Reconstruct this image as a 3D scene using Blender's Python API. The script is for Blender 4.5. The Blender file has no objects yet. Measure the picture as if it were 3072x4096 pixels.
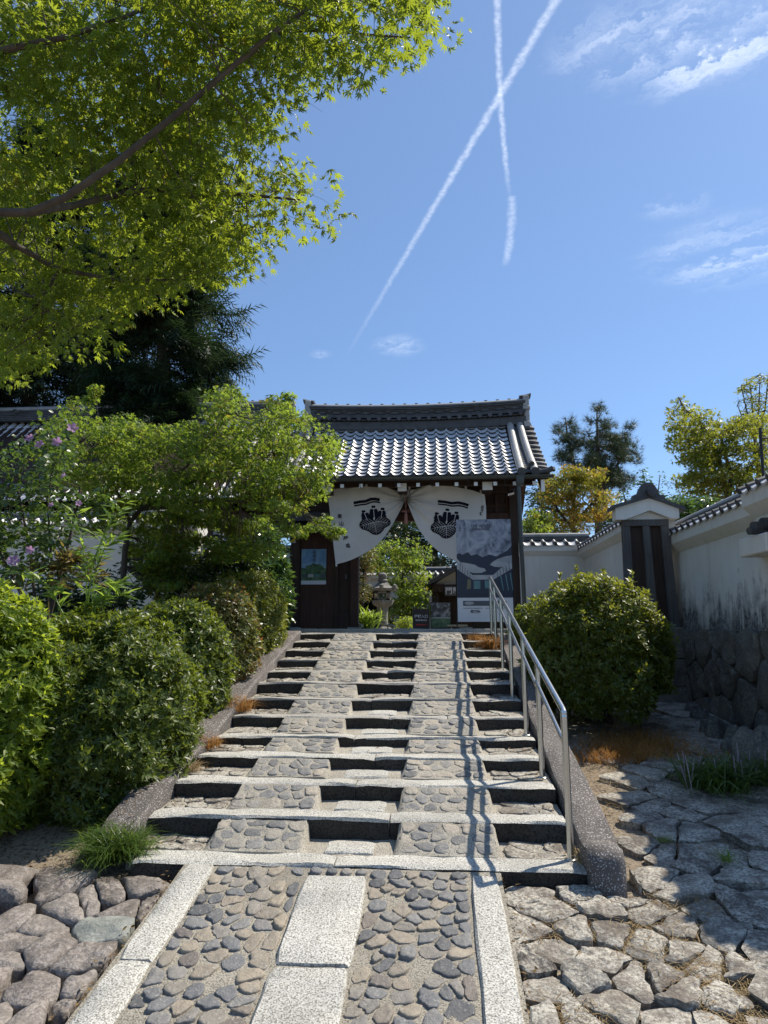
import bpy, bmesh, math, random
import numpy as np
from mathutils import Vector, Matrix, noise

random.seed(7)
rng = np.random.default_rng(11)
scene = bpy.context.scene
col = scene.collection
R = math.radians

# ------------------------------------------------------------------ camera
YAW, PITCH, FPX = R(4.3), R(10.0), 2720.0
CAM = np.array([0.0, 0.0, 1.352])
cam = bpy.data.cameras.new('camera')
cam.sensor_fit = 'VERTICAL'
cam.sensor_height = 36.0
cam.lens = FPX / 4096.0 * 36.0
cam.clip_start = 0.05
cam.clip_end = 3000.0
camo = bpy.data.objects.new('camera', cam)
camo.location = CAM
camo.rotation_euler = (R(90) + PITCH, 0, YAW)
col.objects.link(camo)
scene.camera = camo

# ------------------------------------------------------------------ sun, exposure
SUN_EL, SUN_AZ = R(53), R(56)
SUN = Vector((math.cos(SUN_EL) * math.sin(SUN_AZ), math.cos(SUN_EL) * math.cos(SUN_AZ), math.sin(SUN_EL)))
sl = bpy.data.lights.new('sun', 'SUN')
sl.energy = 4.6
sl.angle = R(0.5)
sl.color = (1.0, 0.92, 0.79)
so = bpy.data.objects.new('sun', sl)
so.rotation_euler = SUN.to_track_quat('Z', 'Y').to_euler()
so.location = (10, 10, 30)
col.objects.link(so)
scene.view_settings.view_transform = 'Standard'
scene.view_settings.look = 'None'
scene.view_settings.gamma = 1.0
scene.view_settings.use_curve_mapping = False
scene.view_settings.exposure = 0.5
scene.render.engine = 'CYCLES'
scene.cycles.max_bounces = 5
scene.cycles.diffuse_bounces = 2
scene.cycles.glossy_bounces = 2
scene.cycles.transmission_bounces = 3
scene.cycles.transparent_max_bounces = 8

# reading the survey of the place: a picture point and its distance north (Y) give a point of the place
_fw = np.array([-math.sin(YAW) * math.cos(PITCH), math.cos(YAW) * math.cos(PITCH), math.sin(PITCH)])
_rt = np.array([math.cos(YAW), math.sin(YAW), 0.0])
_up = np.cross(_rt, _fw)
def _ray(px, py):
    return _fw + _rt * ((px - 1536.0) / FPX) + _up * ((2048.0 - py) / FPX)
def at(px, py, Y):
    d = _ray(px, py)
    return Vector(CAM + d * (Y / d[1]))
def atD(px, py, dist):
    d = _ray(px, py)
    return Vector(CAM + d * (dist / np.linalg.norm(d)))
def onslope(px, py, y0, z0, s):
    d = _ray(px, py)
    t = (z0 - CAM[2] - s * y0) / (d[2] - s * d[1])
    return Vector(CAM + d * t)

# ------------------------------------------------------------------ node helpers
class NT:
    def __init__(self, tree):
        self.t = tree; self.n = tree.nodes; self.l = tree.links
    def new(self, kind, **kw):
        nd = self.n.new(kind)
        for k, v in kw.items(): setattr(nd, k, v)
        return nd
    def put(self, sock, v):
        if v is None: return
        if hasattr(v, 'is_output') or isinstance(v, bpy.types.NodeSocket): self.l.new(v, sock)
        else: sock.default_value = v
    def m(self, op, a, b=None, c=None, clamp=False):
        nd = self.new('ShaderNodeMath', operation=op, use_clamp=clamp)
        self.put(nd.inputs[0], a); self.put(nd.inputs[1], b); self.put(nd.inputs[2], c)
        return nd.outputs[0]
    def vm(self, op, a, b=None):
        nd = self.new('ShaderNodeVectorMath', operation=op)
        self.put(nd.inputs[0], a); self.put(nd.inputs[1], b)
        return nd.outputs[0]
    def mapr(self, v, a, b, c=0.0, d=1.0, smooth=False):
        nd = self.new('ShaderNodeMapRange', interpolation_type='SMOOTHSTEP' if smooth else 'LINEAR')
        nd.clamp = True
        for i, x in enumerate((v, a, b, c, d)): self.put(nd.inputs[i], x)
        return nd.outputs[0]
    def mix(self, f, a, b, blend='MIX'):
        nd = self.new('ShaderNodeMix', data_type='RGBA', blend_type=blend)
        self.put(nd.inputs[0], f)
        for s, v in ((nd.inputs[6], a), (nd.inputs[7], b)):
            self.put(s, (v[0], v[1], v[2], 1.0) if isinstance(v, (tuple, list)) else v)
        return nd.outputs[2]
    def noise(self, vec, scale, detail=4, rough=0.55, dist=0.0):
        nd = self.new('ShaderNodeTexNoise')
        self.put(nd.inputs['Vector'], vec)
        nd.inputs['Scale'].default_value = scale; nd.inputs['Detail'].default_value = detail
        nd.inputs['Roughness'].default_value = rough; nd.inputs['Distortion'].default_value = dist
        return nd.outputs[0]
    def voro(self, vec, scale, out=0, feature='F1'):
        nd = self.new('ShaderNodeTexVoronoi', feature=feature)
        self.put(nd.inputs['Vector'], vec); nd.inputs['Scale'].default_value = scale
        return nd.outputs[out]
    def ramp(self, f, stops):
        nd = self.new('ShaderNodeValToRGB')
        el = nd.color_ramp.elements
        while len(el) < len(stops): el.new(0.5)
        for e, (p, c) in zip(el, stops):
            e.position = p; e.color = (c[0], c[1], c[2], 1.0)
        self.put(nd.inputs[0], f)
        return nd.outputs[0]
    def scalev(self, vec, s):
        nd = self.new('ShaderNodeMapping')
        self.put(nd.inputs['Vector'], vec); nd.inputs['Scale'].default_value = s
        return nd.outputs[0]
    def bump(self, h, strength=0.4, dist=0.01):
        nd = self.new('ShaderNodeBump')
        nd.inputs['Strength'].default_value = strength; nd.inputs['Distance'].default_value = dist
        self.put(nd.inputs['Height'], h)
        return nd.outputs[0]

# ------------------------------------------------------------------ sky with contrails and cirrus
world = bpy.data.worlds.new('World')
scene.world = world
world.use_nodes = True
W = NT(world.node_tree)
W.n.clear()
sky = W.new('ShaderNodeTexSky', sky_type='NISHITA')
sky.sun_disc = False
sky.sun_elevation = SUN_EL
sky.sun_rotation = SUN_AZ
sky.altitude = 50
sky.air_density = 1.0
sky.dust_density = 0.4
sky.ozone_density = 4.0
SKY_STRENGTH = 0.098
tc = W.new('ShaderNodeTexCoord')
sep = W.new('ShaderNodeSeparateXYZ'); W.l.new(tc.outputs['Generated'], sep.inputs[0])
zz = W.m('MAXIMUM', sep.outputs[2], 0.03)
lx = W.m('DIVIDE', sep.outputs[0], zz)          # position on a cloud layer one unit up
ly = W.m('DIVIDE', sep.outputs[1], zz)
comb = W.new('ShaderNodeCombineXYZ'); W.l.new(lx, comb.inputs[0]); W.l.new(ly, comb.inputs[1])
LP = comb.outputs[0]
above = W.mapr(sep.outputs[2], 0.02, 0.12)
def layer_pt(px, py):
    d = _ray(px, py); return d[0] / d[2], d[1] / d[2]
NZ1, NZ2, NZ3 = W.noise(LP, 34, 2, 0.65), W.noise(LP, 90, 3, 0.7), W.noise(LP, 14, 4, 0.7)
def streak(ax, ay, bx, by, width, bow=0.0, fade=(0, 0), amount=1.0, nscale=30):
    dx, dy = bx - ax, by - ay
    L = math.hypot(dx, dy); dx /= L; dy /= L
    rx = W.m('SUBTRACT', lx, ax); ry = W.m('SUBTRACT', ly, ay)
    t = W.m('DIVIDE', W.m('ADD', W.m('MULTIPLY', rx, dx), W.m('MULTIPLY', ry, dy)), L)
    s = W.m('SUBTRACT', W.m('MULTIPLY', ry, dx), W.m('MULTIPLY', rx, dy))
    if bow:
        s = W.m('SUBTRACT', s, W.m('MULTIPLY', bow, W.m('MULTIPLY', t, W.m('SUBTRACT', 1.0, t))))
    n1, n2 = NZ1, NZ2
    s = W.m('ADD', s, W.m('MULTIPLY', W.m('SUBTRACT', n1, 0.5), width * 0.7))
    a = W.mapr(W.m('ABSOLUTE', s), width * 0.0, width * 0.75, 1.0, 0.0, True)
    a = W.m('MULTIPLY', a, W.mapr(n2, 0.28, 0.62, 0.35, 1.0))
    a = W.m('MULTIPLY', a, W.mapr(t, 0.0, max(fade[0], 0.004), 0.0, 1.0, True))
    a = W.m('MULTIPLY', a, W.mapr(t, 1.0 - max(fade[1], 0.004), 1.0, 1.0, 0.0, True))
    return W.m('MULTIPLY', a, amount)
a0, a1, b0, b1 = layer_pt(2330, -180), layer_pt(1352, 1480), layer_pt(1990, -150), layer_pt(2045, 820)
c0, c1 = layer_pt(2047, 780), layer_pt(2016, 1075)
clouds = [streak(*a0, *a1, 0.0165, fade=(0, 0.85), amount=0.36),
          streak(*b0, *b1, 0.011, bow=0.035, fade=(0, 0.35), amount=0.34, nscale=36),
          streak(*c0, *c1, 0.020, bow=-0.03, fade=(0.03, 0.2), amount=0.24, nscale=30)]
# cirrus: one combed streak field, showing inside soft banks
w0, w1 = layer_pt(2540, 270), layer_pt(3072, 30)
_an = math.atan2(w1[1] - w0[1], w1[0] - w0[0])
_ca, _sa = math.cos(_an), math.sin(_an)
_t = W.m('ADD', W.m('MULTIPLY', lx, _ca), W.m('MULTIPLY', ly, _sa)); _s = W.m('SUBTRACT', W.m('MULTIPLY', ly, _ca), W.m('MULTIPLY', lx, _sa))
cb = W.new('ShaderNodeCombineXYZ')
W.l.new(W.m('MULTIPLY', _t, 2.2), cb.inputs[0]); W.l.new(W.m('ADD', W.m('MULTIPLY', _s, 12.0), W.m('MULTIPLY', NZ3, 2.2)), cb.inputs[1])
_n = W.noise(cb.outputs[0], 1.0, 4, 0.62)
CIRRUS = W.mapr(W.m('ADD', W.m('MULTIPLY', _n, 0.66), W.m('MULTIPLY', NZ3, 0.34)), 0.42, 0.70, 0.0, 1.0, True)
def cirrus(px, py, rad_px, amount):
    cx, cy = layer_pt(px, py)
    qx, qy = layer_pt(px + rad_px, py); ux, uy = layer_pt(px, py - rad_px * 0.45)
    ra = math.hypot(qx - cx, qy - cy); rb = math.hypot(ux - cx, uy - cy)
    rx = W.m('SUBTRACT', lx, cx); ry = W.m('SUBTRACT', ly, cy)
    d2 = W.m('SQRT', W.m('ADD', W.m('POWER', W.m('DIVIDE', rx, ra), 2), W.m('POWER', W.m('DIVIDE', ry, rb), 2)))
    soft = W.mapr(W.m('ADD', d2, W.m('MULTIPLY', W.m('SUBTRACT', NZ3, 0.5), 0.9)), 0.3, 1.2, 1.0, 0.0, True)
    return W.m('MULTIPLY', W.m('MULTIPLY', CIRRUS, soft), amount)
clouds += [cirrus(2820, 150, 600, 0.6), cirrus(2950, 1010, 380, 0.36), cirrus(1590, 1385, 110, 0.3), cirrus(1285, 1420, 50, 0.2), cirrus(2690, 815, 160, 0.2)]
mask = clouds[0]
for c in clouds[1:]:
    mask = W.m('SUBTRACT', W.m('ADD', mask, c), W.m('MULTIPLY', mask, c))
mask = W.m('MULTIPLY', mask, above)
soft_sky = W.mix(0.14, W.mix(1.0, sky.outputs[0], (0.80, 0.92, 1.0), 'MULTIPLY'), (4.7, 6.9, 11.6))   # thin high veil over the whole sky
final = W.mix(mask, soft_sky, (10.2, 10.8, 11.6))
bg = W.new('ShaderNodeBackground'); bg.inputs['Strength'].default_value = SKY_STRENGTH
bg0 = W.new('ShaderNodeBackground'); bg0.inputs['Strength'].default_value = SKY_STRENGTH
W.l.new(final, bg.inputs['Color']); W.l.new(soft_sky, bg0.inputs['Color'])
# the clouds stand in the northern sky only; elsewhere the sky is clear and cheap to evaluate
north = W.m('GREATER_THAN', W.m('ADD', W.m('MULTIPLY', sep.outputs[1], 0.86), W.m('MULTIPLY', sep.outputs[2], 0.5)), 0.62)
mxs = W.new('ShaderNodeMixShader'); W.l.new(north, mxs.inputs[0]); W.l.new(bg0.outputs[0], mxs.inputs[1]); W.l.new(bg.outputs[0], mxs.inputs[2])
wo = W.new('ShaderNodeOutputWorld'); W.l.new(mxs.outputs[0], wo.inputs['Surface'])

# ------------------------------------------------------------------ object helpers
def tag(o, label=None, cat=None, group=None, kind=None):
    if label: o['label'] = label
    if cat: o['category'] = cat
    if group: o['group'] = group
    if kind: o['kind'] = kind
    return o
def adopt(o, parent):
    if parent is None: return
    o.parent = parent
    if parent.type == 'EMPTY': o.matrix_parent_inverse = Matrix.Translation(-Vector(parent.location))
def thing(name, loc, label, cat, group=None):
    o = bpy.data.objects.new(name, None)
    o.empty_display_size = 0.1
    o.location = loc
    col.objects.link(o)
    return tag(o, label, cat, group)
def mesh_of(name, verts, faces, mat=None, smooth=False):
    me = bpy.data.meshes.new(name)
    me.from_pydata([tuple(v) for v in verts], [], faces)
    if mat: me.materials.append(mat)
    if smooth: me.polygons.foreach_set('use_smooth', [True] * len(me.polygons))
    me.update()
    if smooth and smooth != 'full': me.set_sharp_from_angle(angle=R(38))
    return me
def link(name, me, parent=None, M=None):
    o = bpy.data.objects.new(name, me)
    col.objects.link(o)
    if M is not None: o.matrix_basis = M
    adopt(o, parent)
    return o
def obj(name, verts, faces, mat, parent=None, smooth=False):
    return link(name, mesh_of(name, verts, faces, mat, smooth), parent)

class MB:
    """collects shapes of ONE part"""
    def __init__(s): s.v = []; s.f = []
    def add(s, verts, faces):
        b = len(s.v); s.v += [tuple(v) for v in verts]; s.f += [tuple(i + b for i in f) for f in faces]; return s
    def box(s, x0, x1, y0, y1, z0, z1, M=None):
        vs = [Vector(p) for p in ((x0, y0, z0), (x1, y0, z0), (x1, y1, z0), (x0, y1, z0), (x0, y0, z1), (x1, y0, z1), (x1, y1, z1), (x0, y1, z1))]
        if M is not None: vs = [M @ v for v in vs]
        return s.add(vs, [(0, 3, 2, 1), (4, 5, 6, 7), (0, 1, 5, 4), (1, 2, 6, 5), (2, 3, 7, 6), (3, 0, 4, 7)])
    def bbox(s, x0, x1, y0, y1, z0, z1, b=0.006, M=None):
        """box with chamfered edges"""
        c = [(x0, x1), (y0, y1), (z0, z1)]
        vs = []; idx = {}
        for sx in (0, 1):
            for sy in (0, 1):
                for sz in (0, 1):
                    p = [c[0][sx], c[1][sy], c[2][sz]]; sg = (1 if sx == 0 else -1, 1 if sy == 0 else -1, 1 if sz == 0 else -1)
                    for k in range(3):
                        q = [p[j] + (sg[j] * b if j != k else 0) for j in range(3)]
                        idx[(sx, sy, sz, k)] = len(vs); vs.append(Vector(q))
        fs = []
        I = lambda sx, sy, sz, k: idx[(sx, sy, sz, k)]
        fs += [(I(0,0,0,0), I(0,0,1,0), I(0,1,1,0), I(0,1,0,0)), (I(1,0,0,0), I(1,1,0,0), I(1,1,1,0), I(1,0,1,0)),
               (I(0,0,0,1), I(1,0,0,1), I(1,0,1,1), I(0,0,1,1)), (I(0,1,0,1), I(0,1,1,1), I(1,1,1,1), I(1,1,0,1)),
               (I(0,0,0,2), I(0,1,0,2), I(1,1,0,2), I(1,0,0,2)), (I(0,0,1,2), I(1,0,1,2), I(1,1,1,2), I(0,1,1,2))]
        for a in (0, 1):
            for b2 in (0, 1):
                fs.append((I(0, a, b2, 1), I(1, a, b2, 1), I(1, a, b2, 2), I(0, a, b2, 2)))
                fs.append((I(a, 0, b2, 0), I(a, 1, b2, 0), I(a, 1, b2, 2), I(a, 0, b2, 2)))
                fs.append((I(a, b2, 0, 0), I(a, b2, 1, 0), I(a, b2, 1, 1), I(a, b2, 0, 1)))
                for c2 in (0, 1): fs.append((I(a, b2, c2, 0), I(a, b2, c2, 1), I(a, b2, c2, 2)))
        if M is not None: vs = [M @ v for v in vs]
        return s.add(vs, fs)
    def tube(s, pts, rad, n=8, caps=True):
        pts = [Vector(p) for p in pts]
        if not hasattr(rad, '__len__'): rad = [rad] * len(pts)
        rings = []; up = None
        for i, p in enumerate(pts):
            d = (pts[min(i + 1, len(pts) - 1)] - pts[max(i - 1, 0)]).normalized()
            if up is None:
                up = Vector((0, 0, 1)) if abs(d.z) < 0.9 else Vector((1, 0, 0))
            x = d.cross(up).normalized(); up = x.cross(d).normalized()
            rings.append([p + (x * math.cos(2 * math.pi * k / n) + up * math.sin(2 * math.pi * k / n)) * rad[i] for k in range(n)])
        vs = [v for r in rings for v in r]; fs = []
        for i in range(len(pts) - 1):
            for k in range(n):
                a, b = i * n + k, i * n + (k + 1) % n
                fs.append((a, b, b + n, a + n))
        if caps:
            fs.append(tuple(range(n - 1, -1, -1))); fs.append(tuple(range((len(pts) - 1) * n, len(pts) * n)))
        return s.add(vs, fs)
    def lathe(s, c, prof, n=16, sq=None):
        """prof: (radius, z) pairs up the axis; sq = number of sides kept flat"""
        vs = []; fs = []
        for r, z in prof:
            for k in range(n):
                a = 2 * math.pi * (k + 0.5) / n
                vs.append((c[0] + r * math.cos(a), c[1] + r * math.sin(a), c[2] + z))
        for i in range(len(prof) - 1):
            for k in range(n):
                a, b = i * n + k, i * n + (k + 1) % n
                fs.append((a, b, b + n, a + n))
        fs.append(tuple(range(n - 1, -1, -1))); fs.append(tuple(range((len(prof) - 1) * n, len(prof) * n)))
        return s.add(vs, fs)
    def loft(s, profs, closed=True, caps=True):
        """profs: list of equally long point lists"""
        n = len(profs[0]); vs = [p for pr in profs for p in pr]; fs = []
        for i in range(len(profs) - 1):
            for k in range(n if closed else n - 1):
                a, b = i * n + k, i * n + (k + 1) % n
                fs.append((a, b, b + n, a + n))
        if caps and closed:
            fs.append(tuple(range(n - 1, -1, -1))); fs.append(tuple(range((len(profs) - 1) * n, len(profs) * n)))
        return s.add(vs, fs)
    def build(s, name, mat, parent=None, smooth=False, front=None):
        o = obj(name, s.v, s.f, mat, parent, smooth)
        if front:      # weathered faces turned to the foot of the stairs, their shade painted in too
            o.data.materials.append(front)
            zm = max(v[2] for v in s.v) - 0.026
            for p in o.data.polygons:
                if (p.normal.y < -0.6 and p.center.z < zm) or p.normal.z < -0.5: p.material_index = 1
        return o

def soup(name, V, T, mat, parent=None, smooth=False):
    """big triangle mesh from numpy arrays"""
    me = bpy.data.meshes.new(name)
    V = np.ascontiguousarray(V, dtype=np.float32); T = np.ascontiguousarray(T, dtype=np.int32)
    me.vertices.add(len(V)); me.vertices.foreach_set('co', V.ravel())
    me.loops.add(T.size); me.loops.foreach_set('vertex_index', T.ravel())
    me.polygons.add(len(T))
    me.polygons.foreach_set('loop_start', np.arange(0, T.size, 3, dtype=np.int32))
    me.polygons.foreach_set('loop_total', np.full(len(T), 3, dtype=np.int32))
    if smooth: me.polygons.foreach_set('use_smooth', np.ones(len(T), dtype=bool))
    me.update(calc_edges=True)
    me.materials.append(mat)
    return link(name, me, parent)
def nrm(a): return a / np.maximum(np.linalg.norm(a, axis=-1, keepdims=True), 1e-9)
def scatter(P, D, N, S, tv, tf):
    """copies of a leaf template (x across, y along, z face) at points P"""
    P = np.asarray(P, float); D = nrm(np.asarray(D, float)); N = np.asarray(N, float)
    X = nrm(np.cross(D, N)); Z = np.cross(X, D)
    tv = np.asarray(tv, float); tf = np.asarray(tf, int)
    S = np.asarray(S, float).reshape(-1, 1, 1)
    V = P[:, None, :] + S * (tv[None, :, 0:1] * X[:, None, :] + tv[None, :, 1:2] * D[:, None, :] + tv[None, :, 2:3] * Z[:, None, :])
    T = tf[None, :, :] + (np.arange(len(P)) * len(tv))[:, None, None]
    return V.reshape(-1, 3), T.reshape(-1, 3)
def merge(parts):
    Vs, Ts, b = [], [], 0
    for V, T in parts:
        Vs.append(V); Ts.append(T + b); b += len(V)
    return np.concatenate(Vs), np.concatenate(Ts)
def rdir(n):
    return nrm(rng.normal(size=(n, 3)))
# ------------------------------------------------------------------ materials
def new_mat(name):
    m = bpy.data.materials.new(name)
    m.use_nodes = True
    t = NT(m.node_tree)
    b = t.n['Principled BSDF']
    geo = t.new('ShaderNodeNewGeometry')
    return m, t, b, geo.outputs['Position'], geo
def setp(b, **kw):
    for k, v in kw.items():
        s = b.inputs[k.replace('_', ' ')]
        s.default_value = (v[0], v[1], v[2], 1.0) if isinstance(v, (tuple, list)) else v
def plain(name, c, rough=0.7, spec=0.3, metal=0.0, vary=0.15, scale=8.0):
    m, t, b, P, g = new_mat(name)
    n = t.noise(P, scale, 5, 0.6)
    c2 = tuple(x * (1 - vary) for x in c); c3 = tuple(min(1, x * (1 + vary)) for x in c)
    t.l.new(t.mix(n, c2, c3), b.inputs['Base Color'])
    setp(b, Roughness=rough, Specular_IOR_Level=spec, Metallic=metal)
    return m
def granite_mat(name, lo, hi, dark, scale=70, amount=0.5, rough=0.8, tint=(1, 1, 1)):
    m, t, b, P, g = new_mat(name)
    n1 = t.noise(P, scale, 3, 0.6); n2 = t.noise(P, scale * 2.4, 2, 0.5); n3 = t.noise(P, 3.1, 5, 0.6)
    c = t.mix(t.mapr(n3, 0.3, 0.7), lo, hi)
    c = t.mix(t.mapr(t.noise(P, 1.3, 4, 0.65), 0.5, 0.72, 0, 0.45), c, tuple(x * 0.5 for x in lo))
    c = t.mix(t.mapr(n1, 0.56 - 0.1 * amount, 0.62, 0, 0.9), c, dark)
    c = t.mix(t.mapr(n2, 0.62, 0.68, 0, 0.7), c, tuple(min(1, x * 1.5) for x in hi))
    t.l.new(c, b.inputs['Base Color'])
    setp(b, Roughness=rough, Specular_IOR_Level=0.25)
    h = t.m('ADD', t.m('MULTIPLY', n1, 0.7), t.m('MULTIPLY', n3, 1.5))
    t.l.new(t.bump(h, 0.75, 0.012), b.inputs['Normal'])
    return m
def stone_mat(name, stops, rough=0.7, nscale=9, lichen=None, bump=0.6, spec=0.35, fine=60):
    """one random tone per object, mottled"""
    m, t, b, P, g = new_mat(name)
    oi = t.new('ShaderNodeObjectInfo')
    c = t.ramp(oi.outputs['Random'], stops)
    n = t.noise(P, nscale, 6, 0.65, 0.3); f = t.noise(P, fine, 4, 0.6)
    vein = t.noise(t.scalev(P, (1, 1, 2.5)), nscale * 2.2, 6, 0.7, 1.2)
    c = t.mix(t.mapr(n, 0.3, 0.72, 0.0, 0.55), c, t.mix(0.5, c, (0.055, 0.05, 0.045)))
    c = t.mix(t.mapr(f, 0.58, 0.68, 0, 0.4), c, (0.5, 0.48, 0.44))
    c = t.mix(t.mapr(t.m('ABSOLUTE', t.m('SUBTRACT', vein, 0.5)), 0.0, 0.02, 0.45, 0.0), c, (0.09, 0.085, 0.08))
    if lichen:
        l = t.noise(P, 5.0, 7, 0.75); l2 = t.noise(P, 55, 4, 0.7)
        k = t.m('MULTIPLY', t.mapr(l, 0.40, 0.56), t.mapr(l2, 0.42, 0.56, 0.15, 1.0))
        c = t.mix(t.m('MULTIPLY', k, 0.8), c, lichen)
    t.l.new(c, b.inputs['Base Color'])
    setp(b, Roughness=rough, Specular_IOR_Level=spec)
    h = t.m('ADD', t.m('MULTIPLY', n, 1.6), t.m('ADD', t.m('MULTIPLY', f, 0.35), t.m('MULTIPLY', vein, 0.6)))
    t.l.new(t.bump(h, bump, 0.018), b.inputs['Normal'])
    return m
def leaf_mat(name, cols, trans, tmix=0.42, rough=0.42, spec=0.45, turn=None):
    """cols: tones spread leaf by leaf; trans: light coming through"""
    m, t, b, P, g = new_mat(name)
    r = g.outputs['Random Per Island']
    k = len(cols)
    c = t.ramp(r, [(i / (k - 1), x) for i, x in enumerate(cols)])
    n = t.noise(P, 1.7, 3, 0.6)
    c = t.mix(t.mapr(n, 0.35, 0.7, 0.0, 0.5), c, tuple(x * 0.62 for x in cols[0]))
    tr = t.mix(r, trans, tuple(x * 0.72 for x in trans))
    if turn:   # leaves turning colour in patches
        tn = t.m('ADD', t.noise(P, turn[3], 3, 0.6), t.m('MULTIPLY', t.m('SUBTRACT', r, 0.5), 0.3))
        z = t.new('ShaderNodeSeparateXYZ'); t.l.new(P, z.inputs[0])
        k2 = t.mapr(tn, turn[4], turn[5])
        c = t.mix(k2, c, turn[0]); tr = t.mix(k2, tr, turn[1])
    t.l.new(c, b.inputs['Base Color'])
    setp(b, Roughness=rough, Specular_IOR_Level=spec)
    tl = t.new('ShaderNodeBsdfTranslucent'); t.l.new(tr, tl.inputs[0])
    mx = t.new('ShaderNodeMixShader'); mx.inputs[0].default_value = tmix
    t.l.new(b.outputs[0], mx.inputs[1]); t.l.new(tl.outputs[0], mx.inputs[2])
    t.l.new(mx.outputs[0], t.n['Material Output'].inputs['Surface'])
    return m
def wood_mat(name, c1, c2, rough=0.6, scale=(30, 30, 1.6)):
    m, t, b, P, g = new_mat(name)
    n = t.noise(t.scalev(P, scale), 1.0, 6, 0.65, 0.4); n2 = t.noise(P, 2.0, 4, 0.6)
    c = t.mix(t.mapr(n, 0.32, 0.68), c1, c2)
    c = t.mix(t.mapr(n2, 0.4, 0.75, 0, 0.5), c, tuple(x * 0.5 for x in c1))
    t.l.new(c, b.inputs['Base Color'])
    setp(b, Roughness=rough, Specular_IOR_Level=0.3)
    t.l.new(t.bump(n, 0.35, 0.004), b.inputs['Normal'])
    return m
def plaster_mat(name, base, zfoot=None, grime=0.0):
    m, t, b, P, g = new_mat(name)
    n = t.noise(P, 1.6, 6, 0.62); n2 = t.noise(P, 14, 5, 0.6)
    c = t.mix(t.mapr(n, 0.3, 0.75), base, tuple(x * y for x, y in zip(base, (0.86, 0.84, 0.78))))
    c = t.mix(t.mapr(n2, 0.55, 0.8, 0, 0.25), c, tuple(x * 0.75 for x in base))
    if zfoot is not None:
        z = t.new('ShaderNodeSeparateXYZ'); t.l.new(P, z.inputs[0])
        hh = t.m('SUBTRACT', z.outputs[2], zfoot)
        run = t.noise(t.scalev(P, (4.2, 4.2, 0.7)), 1.0, 6, 0.72, 0.5)
        blot = t.noise(P, 3.4, 6, 0.68)
        reach = t.m('ADD', t.mapr(run, 0.40, 0.76, 0.0, 0.6), t.mapr(blot, 0.40, 0.66, 0.0, 0.30))
        k = t.mapr(t.m('SUBTRACT', reach, hh), -0.14, 0.2)
        k = t.m('MULTIPLY', k, t.mapr(t.noise(P, 22, 5, 0.7), 0.25, 0.6, 0.45, 1.0))
        c = t.mix(t.m('MULTIPLY', k, 0.94), c, (0.035, 0.037, 0.042))
    if grime:
        run = t.noise(t.scalev(P, (9, 9, 0.5)), 1.0, 5, 0.7)
        c = t.mix(t.mapr(run, 0.52, 0.75, 0, grime), c, (0.2, 0.17, 0.12))
    t.l.new(c, b.inputs['Base Color'])
    setp(b, Roughness=0.85, Specular_IOR_Level=0.2)
    t.l.new(t.bump(n2, 0.15, 0.006), b.inputs['Normal'])
    return m
def tile_mat(name, c1, c2, rough=0.36, metal=0.25, spec=0.6):
    m, t, b, P, g = new_mat(name)
    oi = t.new('ShaderNodeObjectInfo')
    n = t.noise(P, 7, 6, 0.65); n2 = t.noise(P, 40, 4, 0.6)
    c = t.mix(oi.outputs['Random'], c1, c2)
    c = t.mix(t.mapr(n, 0.45, 0.75, 0, 0.6), c, tuple(x * 0.55 for x in c1))
    c = t.mix(t.mapr(n2, 0.6, 0.72, 0, 0.35), c, (0.34, 0.33, 0.28))
    t.l.new(c, b.inputs['Base Color'])
    t.l.new(t.mapr(n, 0.3, 0.7, rough - 0.06, rough + 0.16), b.inputs['Roughness'])
    setp(b, Metallic=metal, Specular_IOR_Level=spec)
    t.l.new(t.bump(n2, 0.15, 0.004), b.inputs['Normal'])
    return m

M_granite = granite_mat('granite', (0.50, 0.485, 0.435), (0.64, 0.625, 0.57), (0.13, 0.12, 0.10), 115, 1.2)
M_granite_old = granite_mat('weathered granite', (0.37, 0.35, 0.32), (0.52, 0.50, 0.45), (0.11, 0.10, 0.088), 130, 1.0)
M_mortar = granite_mat('sandy mortar', (0.34, 0.31, 0.255), (0.47, 0.435, 0.365), (0.11, 0.10, 0.08), 130, 0.8, 0.92)
M_pathmortar = granite_mat('grey path mortar', (0.27, 0.245, 0.20), (0.40, 0.37, 0.305), (0.085, 0.075, 0.06), 130, 0.8, 0.92)
M_riser = granite_mat('grimy shade-dark riser stone', (0.032, 0.028, 0.023), (0.062, 0.055, 0.045), (0.015, 0.013, 0.011), 60, 0.7, 0.9)  # riser grime, with the shade of the front faces put into the colour
M_aggregate = granite_mat('dark exposed aggregate', (0.085, 0.074, 0.068), (0.135, 0.12, 0.11), (0.5, 0.48, 0.46), 95, -0.25, 0.75)
M_pebble = stone_mat('river pebble', [(0.0, (0.11, 0.112, 0.115)), (0.3, (0.19, 0.192, 0.195)), (0.5, (0.24, 0.235, 0.225)), (0.72, (0.29, 0.255, 0.205)), (0.92, (0.37, 0.315, 0.24)), (1.0, (0.16, 0.14, 0.13))], 0.6, 14, None, 0.55, 0.28)
M_ramp_pebble = stone_mat('ramp pebble', [(0.0, (0.17, 0.168, 0.165)), (0.3, (0.26, 0.255, 0.245)), (0.7, (0.34, 0.315, 0.27)), (1.0, (0.44, 0.385, 0.31))], 0.65, 14, None, 0.55, 0.22)
M_flag = stone_mat('weathered flagstone', [(0.0, (0.10, 0.082, 0.068)), (0.4, (0.16, 0.135, 0.11)), (0.75, (0.21, 0.18, 0.145)), (1.0, (0.15, 0.137, 0.12))], 0.8, 6, (0.58, 0.55, 0.47), 1.0, 0.25, 60)
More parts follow.
